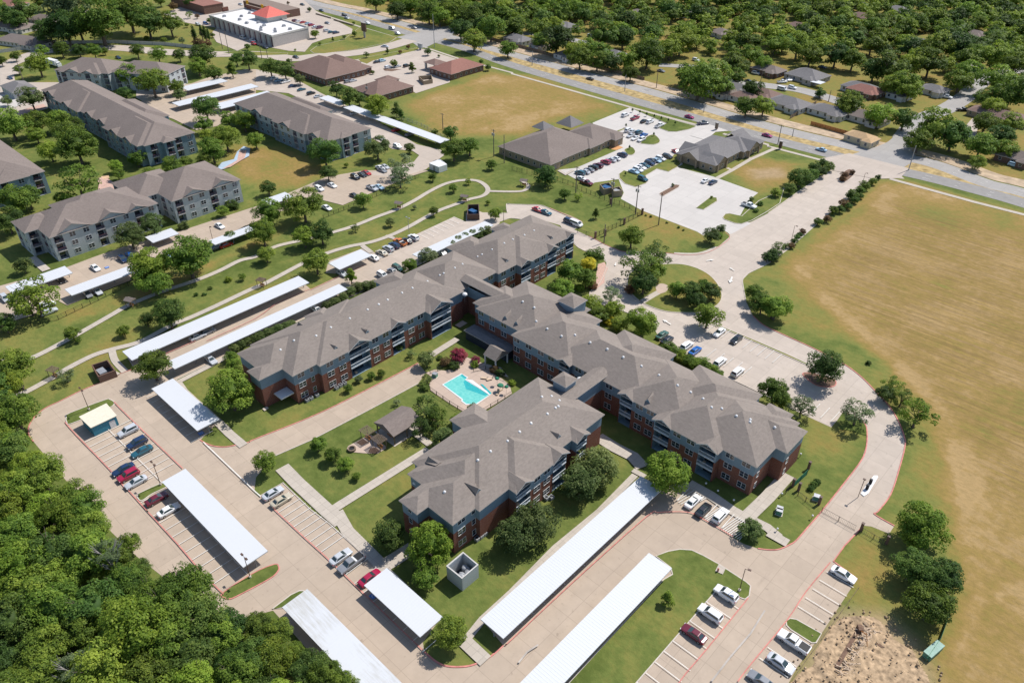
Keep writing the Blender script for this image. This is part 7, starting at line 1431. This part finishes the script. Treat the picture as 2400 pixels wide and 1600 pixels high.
# apartment quarter and offices
trees((1,0), [(130,612,95,'mid','dark'),(262,642,92,'mid','dark'),(400,730,52,'mid','olive'),(735,820,72,'mid','dark'),(850,890,100,'mid','dark'),(945,905,65,'mid','dark'),(1110,970,118,'big','light'),(1290,1015,62,'cone','dark'),(1335,1055,46,'cone','dark'),(1785,1220,72,'mid','dark'),(1815,1370,112,'big','mid'),(1960,1340,92,'mid','mid'),(630,1400,145,'big','dark'),(1110,1350,118,'big','olive'),(1410,1360,52,'mid','olive'),(1330,1520,115,'open','grey'),(1430,622,46,'cone','mid'),(1265,582,36,'mid','mid'),(1015,505,26,'mid','mid'),(1207,472,26,'cone','dark'),(1577,475,36,'round','dark'),(2068,568,26,'round','dark'),(2132,618,32,'round','dark'),(1398,432,20,'mid','rust'),(905,312,26,'mid','mid'),(540,312,42,'mid','light'),(897,212,16,'mid','mid'),(490,88,22,'mid','dark'),(165,88,30,'mid','mid'),(310,135,22,'mid','mid'),(2165,1510,50,'mid','mid'),(1640,1215,32,'mid','mid'),(1070,665,20,'mid','mid'),(705,365,20,'cone','mid'),(810,340,20,'mid','olive'),(585,402,16,'mid','mid'),(1325,478,20,'mid','rust'),(360,460,12,'far','mid'),(295,30,16,'mid','rust'),(300,560,24,'mid','olive'),(830,1515,24,'mid','mid'),(1600,700,12,'far','mid'),(1680,515,14,'far','mid')],
    group='trees around the offices and apartment blocks', label='AUTO')
trees((0,0), [(230,110,120,'mid','dark'),(60,150,105,'mid','dark'),(140,180,100,'mid','dark'),(450,290,135,'big','dark'),(600,260,170,'big','dark'),(620,80,190,'mid','grey'),(900,180,225,'big','mid'),(720,230,145,'mid','dark'),(1180,110,180,'mid','mid'),(1350,200,145,'mid','dark'),(1560,220,112,'mid','mid'),(560,450,78,'round','mid'),(722,460,66,'mid','dark'),(862,465,70,'mid','mid'),(960,470,36,'mid','mid'),(390,470,56,'mid','mid'),(1255,465,72,'round','mid'),(1448,495,82,'round','mid'),(1645,505,62,'round','dark'),(1860,520,122,'mid','dark'),(140,520,46,'mid','mid'),(350,590,115,'mid','mid'),(165,640,46,'mid','mid'),(1820,612,86,'mid','mid'),(1960,675,82,'mid','mid'),(2130,640,68,'cone','mid'),(2275,550,92,'mid','dark'),(2170,540,62,'mid','dark'),(1345,355,30,'round','mid'),(1190,690,112,'mid','mid'),(1390,740,155,'big','mid'),(1620,800,72,'mid','mid'),(1650,870,60,'mid','olive'),(1150,860,76,'mid','dark'),(1885,990,132,'round','dark'),(285,910,112,'mid','olive'),(90,1130,160,'big','mid'),(330,1120,125,'mid','mid'),(330,1240,82,'mid','mid'),(455,1385,100,'mid','light'),(620,1180,155,'big','mid'),(700,1330,178,'big','mid'),(540,1100,110,'mid','mid'),(1255,1455,82,'mid','mid'),(1060,1525,62,'mid','light'),(1870,1150,82,'mid','mid'),(2070,1260,132,'round','mid'),(1900,1240,62,'mid','light'),(1945,1372,132,'round','mid'),(2240,1110,102,'big','mid'),(2095,1100,80,'mid','mid'),(1580,1525,102,'round','mid'),(1700,1485,62,'mid','mid'),(1870,1480,80,'round','mid'),(1505,370,30,'round','mid'),(1670,372,32,'round','grey'),(2272,430,30,'mid','mid'),(1950,322,25,'mid','mid'),(1925,190,30,'mid','mid'),(2345,1290,82,'mid','mid'),(1715,232,22,'mid','mid'),(1740,135,34,'open','mid'),(1810,150,24,'mid','rust'),(1890,410,48,'mid','rust'),(1820,400,50,'mid','rust'),(1380,90,60,'mid','mid'),(1210,150,50,'round','light'),(380,20,80,'mid','mid'),(560,30,100,'mid','dark'),(1080,30,110,'mid','dark'),(60,930,50,'mid','olive'),(10,560,50,'mid','mid'),(1470,10,50,'mid','mid'),(1740,20,60,'mid','dark'),(1590,60,40,'mid','rust'),(-60,60,90,'mid','mid')],
    group='trees of the upper left quarter', label='AUTO')
for q_, hf in zip(T(0,0,(1785,330),(1850,300),(1885,320),(1915,330)), (1, .8, .9, .7)): tree(q_, 22*hf, 'cyp', 'dark', 'tall narrow cypress of the small group left of the shop', 'cypress group', lift=1.0, name='cypress_tree')
for q_ in C5((1040,60),(1175,95),(1300,135),(1440,170),(1570,210),(1695,245),(1825,295),(920,340),(985,740),(1430,500),(910,1230),(1845,1000)): tree(q_, 3.8, 'cone', 'dark', 'very small young tree on the clinic car park lawns', 'young trees of the clinic car park', lift=1.5, name='young_tree')
for q_ in T(3,0,(510,1500),(420,1530),(560,1530),(480,860)): tree(q_, 13, 'mid', 'dark', 'dark shrub at the upper end of the entrance drive', 'shrubs at the upper drive end', lift=.8, name='shrub', cat='shrub')
# the far quarter under its canopy
def inpoly(p, poly):
    r_ = False; n = len(poly)
    for i in range(n):
        a, b = poly[i], poly[(i+1) % n]
        if (a[1] > p[1]) != (b[1] > p[1]) and p[0] < (b[0]-a[0])*(p[1]-a[1])/(b[1]-a[1])+a[0]: r_ = not r_
    return r_
clear = [(G(h_[0], h_[1], 2.6), 6.0) for h_ in HS]+[(G(*q, 0), 5.5) for q in T(3,0,(1200,1330),(1260,1250),(1330,1170),(1440,1080),(1540,1040),(1620,1010),(1720,950),(1800,900),(1880,830),(1950,760),(2050,690),(2200,650),(2352,640),(0,790),(150,800),(300,830),(450,880),(640,930),(500,790),(200,780),(50,720),(300,1050),(620,1050),(850,1000),(1850,1250),(1900,1150),(1640,890),(1550,960),(130,700),(260,760),(560,830),(1100,1000))+T(2,0,(300,320),(420,350),(560,380),(150,250),(80,140),(1440,650),(1350,650),(1500,600),(1650,590),(1250,720),(1350,740),(1180,730),(2000,650),(2100,690),(2200,700),(2300,740),(2050,740),(2150,830),(1500,520),(230,430),(850,480),(450,500))]
FZ = [(1010,-130),(1040,0),(940,10),(860,-10),(820,-60)]
ZONE = [(830,-40),(900,22),(1000,50),(1095,80),(1180,108),(1290,140),(1400,170),(1480,180),(1560,185),(1640,225),(1760,262),(1850,290),(1960,300),(2040,320),(2160,340),(2240,375),(2330,395),(2400,410),(2560,440),(2560,-150),(830,-150)]
zw = [tuple(G(*q)) for q in ZONE]; xs_ = [p[0] for p in zw]; ys_ = [p[1] for p in zw]; placed = []; tries = 0
rr_ = random.Random(21)
def vis(p, z=6):
    v = Vector((p[0], p[1], z-CH)); d = v.dot(CF); x = 1200+FPX*v.dot(CR)/d; y = 800-FPX*v.dot(CU)/d; return x, y
listed = [(1305,95,38),(1360,135,30),(1345,118,24),(1380,112,24),(1400,145,24),(1435,150,22),(1478,172,20),(1470,140,28),(1518,125,38),(1415,84,35),(1460,88,28),(1570,115,28),(1595,100,32),(1640,190,48),(1665,180,40),(1610,175,28),(1720,150,33),(1760,130,28),(1790,150,20),(1690,205,26),(1765,210,24),(1750,250,28),(1790,250,25),(1725,180,22),
 (2085,160,48),(2050,165,36),(2120,195,42),(2140,150,40),(1900,130,35),(1870,110,38),(1960,130,38),(2000,140,35),(2060,270,40),(1990,240,36),(1985,250,30),(2120,280,34),(2090,200,34),(2130,210,36),(2200,110,45),(2180,150,42),(2240,110,44),(2270,170,40),(2250,190,36),(2280,130,34),(2195,300,56),(2235,318,48),(2155,330,38),(2330,250,30),(2340,190,48),(2370,220,48),(2345,320,36),(2300,340,42),(2360,350,32),(2310,290,34),(2370,290,30),(2395,200,36),(2290,380,24),(2330,130,40),(2380,150,36),(2310,230,30),(1921,220,9),(1268,95,22),(1212,50,20),
 (1030,40,24),(880,5,22),(930,25,22),(1005,30,28),(960,15,24),(1110,95,28),(1150,70,30),(1080,70,26),(1190,115,22),(1060,25,28),(1100,40,30),(1150,25,28),(1135,60,25)]
for x, y, r_ in listed:
    r_ *= .86 if x > 1850 else 1.04
    z = 6; p = G(x, y, z); rm = r_*mpp(x, y, z); placed.append((p.x, p.y, rm)); tree((x, y), r_, 'mid', ['mid','dark','mid','light','mid'][len(placed) % 5], 'AUTO', 'trees of the far quarter', name='yard_tree', lift=.85)
nf = 0
while nf < 260 and tries < 40000:
    tries += 1; p = (rr_.uniform(min(xs_), max(xs_)), rr_.uniform(min(ys_), max(ys_)))
    if not inpoly(p, zw): continue
    x, y = vis(p)
    if not (-30 < x < 2430 and -40 < y < 460): continue
    rm = rr_.uniform(5.0, 8.0)
    if any((p[0]-q[0])**2+(p[1]-q[1])**2 < ((q[2]+rm)*.52)**2 for q in placed): continue
    if any((p[0]-c.x)**2+(p[1]-c.y)**2 < (r0*.95+rm*.6)**2 for c, r0 in clear): continue
    if y > (85 if x < 1500 else 115 if x < 2150 else 145) and rr_.random() < .95: continue
    placed.append((p[0], p[1], rm)); nf += 1
    tree(None, 0, 'far', rr_.choice(['mid','dark','mid','light','dark','mid']), 'AUTO', 'canopy trees of the far quarter', world=p, rm=rm, name='canopy_tree', lift=.82)
# the rest of the far canopy, more trees than anyone would count
lowc = [crown_mesh('crown', 140+i, 22, 520, .24, .36, core=True) for i in range(4)]; arr = []
for m_ in lowc:
    n_ = len(m_.vertices); co = np.empty(n_*3, 'f'); m_.vertices.foreach_get('co', co); ti = np.empty(n_, 'f'); m_.attributes['tint'].data.foreach_get('value', ti)
    li = np.empty(len(m_.loops), 'i'); m_.loops.foreach_get('vertex_index', li); ls = np.empty(len(m_.polygons), 'i'); m_.polygons.foreach_get('loop_start', ls); arr.append((co.reshape(-1, 3), ti, li, ls))
vv, tt_, ll, ss = [], [], [], []; vo = lo_ = 0; nf = 0; tries = 0
while nf < 480 and tries < 80000:
    tries += 1; p = (rr_.uniform(min(xs_), max(xs_)), rr_.uniform(min(ys_), max(ys_)))
    if not inpoly(p, zw): continue
    x, y = vis(p)
    if not (-30 < x < 2430 and -60 < y < 330): continue
    if y > (75 if x < 1500 else 110 if x < 2150 else 140) and rr_.random() < .97: continue
    if rr_.random() < .06+.4*mn.noise(Vector((p[0]*.012, p[1]*.012, 2))): continue
    rm = rr_.uniform(3.8, 6.6)
    if any((p[0]-q[0])**2+(p[1]-q[1])**2 < ((q[2]+rm)*.40)**2 for q in placed): continue
    if any((p[0]-c.x)**2+(p[1]-c.y)**2 < (r0*.95+rm*.6)**2 for c, r0 in clear): continue
    placed.append((p[0], p[1], rm)); co, ti, li, ls = arr[nf % 4]; nf += 1; a = rr_.uniform(0, 6.28); ca, sa = math.cos(a), math.sin(a)
    vv.append(np.stack([(co[:, 0]*ca-co[:, 1]*sa)*rm+p[0], (co[:, 0]*sa+co[:, 1]*ca)*rm+p[1], co[:, 2]*rm+rm*.8], 1)); tt_.append(np.clip(ti+rr_.uniform(-.22, .22), 0, 1)); ll.append(li+vo); ss.append(ls+lo_); vo += len(co); lo_ += len(li)
me = bpy.data.meshes.new('far_canopy'); V = np.concatenate(vv); L__ = np.concatenate(ll); S__ = np.concatenate(ss)
me.vertices.add(len(V)); me.vertices.foreach_set('co', V.ravel().astype('f')); me.loops.add(len(L__)); me.loops.foreach_set('vertex_index', L__.astype('i')); me.polygons.add(len(S__)); me.polygons.foreach_set('loop_start', S__.astype('i')); me.update(calc_edges=True)
me.attributes.new('tint', 'FLOAT', 'POINT').data.foreach_set('value', np.concatenate(tt_).astype('f')); me.materials.append(FOL['mid']); tag(put('far_canopy', me), 'closed green tree canopy of the far quarter beyond the main road', 'trees', kind='stuff')
# the wood at the lower left
WOOD = [(-60,840),(30,870),(58,900),(42,940),(52,985),(20,1010),(40,1040),(100,1085),(140,1095),(150,1140),(200,1165),(225,1200),(218,1240),(262,1290),(330,1330),(370,1350),(430,1365),(480,1400),(520,1440),(580,1425),(650,1470),(700,1520),(745,1560),(790,1620),(800,1760),(-300,1760),(-300,840)]
ww = [tuple(G(q[0], q[1], 7)) for q in WOOD]; xs_ = [p[0] for p in ww]; ys_ = [p[1] for p in ww]; pl = []; tries = 0
for x, y, r_ in [(30,860,45),(15,905,36),(25,975,40),(15,1050,50),(95,1110,50),(60,1140,50),(140,1210,48),(200,1240,45),(120,1290,55),(230,1320,42),(290,1360,45),(310,1470,75),(400,1420,60),(440,1520,60),(230,1560,70),(120,1420,62),(40,1320,60),(100,1520,55),(20,1450,60),(520,1490,45),(600,1470,38),(640,1540,48),(560,1570,50),(720,1575,40),(690,1530,26),(340,1590,60),(460,1600,50),(760,1580,40),(735,1550,34),(805,1605,36),(650,1480,36),(180,1350,30),(300,1270,26),(330,1330,24),(180,1480,50)]:
    p = G(x, y, 8); rm = r_*mpp(x, y, 8); pl.append((p.x, p.y, rm)); tree((x, y), r_, 'big', ['mid','mid','light','mid','dark'][len(pl) % 5], 'AUTO', 'trees of the lower left wood', name='woodland_tree', hf=rr_.uniform(.9, 1.1), lift=1.25)
nf = 0
while nf < 135 and tries < 6000:
    tries += 1; p = (rr_.uniform(min(xs_), max(xs_)), rr_.uniform(min(ys_), max(ys_)))
    if not inpoly(p, ww): continue
    x, y = vis(p, 7)
    if x < -80 or y > 1720: continue
    rm = rr_.uniform(2.8, 5.2)
    if any((p[0]-q[0])**2+(p[1]-q[1])**2 < ((q[2]+rm)*.50)**2 for q in pl): continue
    pl.append((p[0], p[1], rm)); nf += 1
    tree(None, 0, 'big', rr_.choice(['mid','mid','dark','light']), 'AUTO', 'trees of the lower left wood', world=p, rm=rm, name='woodland_tree', lift=1.2)
for q_, r_, lb in (((248,1290),24,'bare grey limbed tree at the edge of the wood beside the car park'),((170,1560),30,'bare grey limbed tree deep in the wood near the bottom edge')):
    p = G(*q_, 9); o = empty('dead_tree', (p.x, p.y, 0)); tag(o, lb, 'tree'); t_ = put('trunk', TRB[0], o); t_.scale = (3.0, 3.0, 8.0); c_ = put('crown', TP['open'][0], o, (0,0,8.5)); c_.scale = (2.6,2.6,2.2); c_.material_slots[0].link = 'OBJECT'; c_.material_slots[0].material = FOL['grey']

# labels that tell the many trees apart: by tone, size and the nearest landmark
LM = {'canopy': [((h[0], h[1]), h[6]) for h in HS[:30]]+[((1270,240),'dark car on the far carriageway'),((2040,330),'cream corner shed'),((2260,300),'mouth of the side street'),((1370,170),'dry verge lawn'),((1000,25),'top end of the main road'),((2330,160),'bend of the grey side street')],
 'ul': [((150,60),'top left colonnaded house'),((280,110),'hedge faced garden wall'),((230,150),'row along the access road'),((120,150),'white box truck'),((60,200),'flat roofed leasing office'),((330,190),'pair of far gabled blocks'),((200,300),'shaded side of the longest block'),((110,330),'cut off left block'),((480,250),'thin white carports'),((530,320),'curved blue splash pad'),((440,95),'cypress group'),((560,150),'bend of the access road'),((380,60),'wooded garden'),((60,240),'left pool deck'),((470,380),'brick plaza'),((250,20),'top edge lawns')],
 'off': [((640,165),'brown office corner'),((700,190),'row of cars behind the block'),((820,210),'upper end of the field side carport'),((880,250),'middle of the field side carport'),((930,260),'dry field edge'),((1070,340),'small white container'),((760,350),'end of the stairwell slot block'),((890,340),'tip lawn of the apartment lane'),((960,160),'office tree islands'),((1110,150),'reddish brown roofed office'),((860,120),'hedge strip of the offices'),((810,50),'shop lot lawns'),((740,90),'shop corner'),((1150,385),'path loop')],
 'wood': [((30,870),'top of the wood beside the footpath end'),((60,1020),'curved red kerb'),((140,1130),'left car park edge'),((240,1220),'car park edge opposite the middle carport'),((248,1290),'bare grey limbed tree'),((400,1380),'lower car park edge'),((560,1450),'corner by the streaked carport'),((720,1540),'streaked carport side'),((170,1560),'bare tree near the bottom edge'),((40,1350),'left picture edge'),((300,1500),'middle of the wood'),((460,1580),'bottom picture edge')],
 'drive': [((1870,420),'main road end of the left strip'),((1820,450),'clinic side of the drive'),((2040,420),'field corner'),((1990,460),'middle of the field side strip'),((1900,510),'lamp post on the field side'),((1860,570),'dark rusty shrubs of the field side'),((1815,590),'roundabout end of the field side strip'),((1970,405),'planted median island')]}
GK = {'trees of the upper left quarter':'ul','trees around the offices and apartment blocks':'off','trees of the far quarter':'canopy','canopy trees of the far quarter':'canopy','trees of the lower left wood':'wood','shrub trees lining the entrance drive':'drive'}
TONE = dict(mid='green', dark='dark green', light='light green', olive='olive', grey='pale green', rust='rusty', yellow='yellow', pink='pink'); SHP = dict(round='dense rounded', open='feathery', cone='pointed', mid='leafy', big='broad', far='leafy', cyp='narrow', vase='spreading')
def ordw(n):
    a = ORD[:12]+['thirteenth','fourteenth','fifteenth','sixteenth','seventeenth','eighteenth','nineteenth']
    if n < 19: return a[n]
    t_, u_ = divmod(n+1, 10); return {2:'twentieth',3:'thirtieth',4:'fortieth'}[t_] if u_ == 0 else {2:'twenty',3:'thirty',4:'forty'}[t_]+' '+a[u_-1]
seen = {}
for R_, p_, sh_, fo_, rp_, gr_ in sorted(AUTO, key=lambda a: a[1][0]):
    lm = min(LM[GK[gr_]], key=lambda l: (l[0][0]-p_[0])**2+(l[0][1]-p_[1])**2*2.5); dx, dy = p_[0]-lm[0][0], (p_[1]-lm[0][1])*1.5; dd = math.hypot(dx, dy)
    rel = 'right by' if dd < 9 else (('right of' if dx > 0 else 'left of') if abs(dx) > abs(dy) else ('below' if dy > 0 else 'above'))
    short = ' '.join(lm[1].split()[:5]).rstrip(',')
    for w_ in ('with','the','and','a','its','beside','behind','under','of','in'):
        if short.split()[-1] == w_: short = ' '.join(short.split()[:-1])
    key = ('', TONE[fo_], SHP[sh_], rel, short); seen.setdefault(key, []).append(R_)
for (gr_, to_, sp_, rel, short), L_ in seen.items():
    for i, R_ in enumerate(L_):
        R_['label'] = ('%s %s tree %s the %s' % (sp_, to_, rel, short)) if len(L_) == 1 else ('%s of %d %s %s trees %s the %s' % (ordw(i), len(L_), sp_, to_, rel, short))

for g_, f_ in (('crape myrtle hedge behind the building', '%s crape myrtle from the left in the hedge behind the long brick wing'), ('hedge shrubs of the right car park', '%s shrub from the left in the hedge of the right car park'), ('young trees of the clinic car park', '%s very small young tree from the left on the clinic lot lawns'),
               ('air conditioner units along the walls', '%s grey air conditioner unit from the left along the brick walls'), ('globe lights on the lawn', '%s small white globe light from the left at the building end'), ('dark shrubs on the end lawn', '%s small dark shrub from the left on the end lawn'), ('shrubs at the brick building corner', '%s leafy shrub from the left at the left building corner'), ('shrubs at the upper drive end', '%s dark shrub from the left at the upper end of the drive'), ('cypress group', '%s tall narrow cypress from the left beside the shop')):
    L_ = sorted([o for o in COL.objects if o.get('group') == g_ and 'label' in o], key=lambda o: vis((o.location.x, o.location.y), 1)[0])
    for i, o in enumerate(L_): o['label'] = f_ % ordw(i)
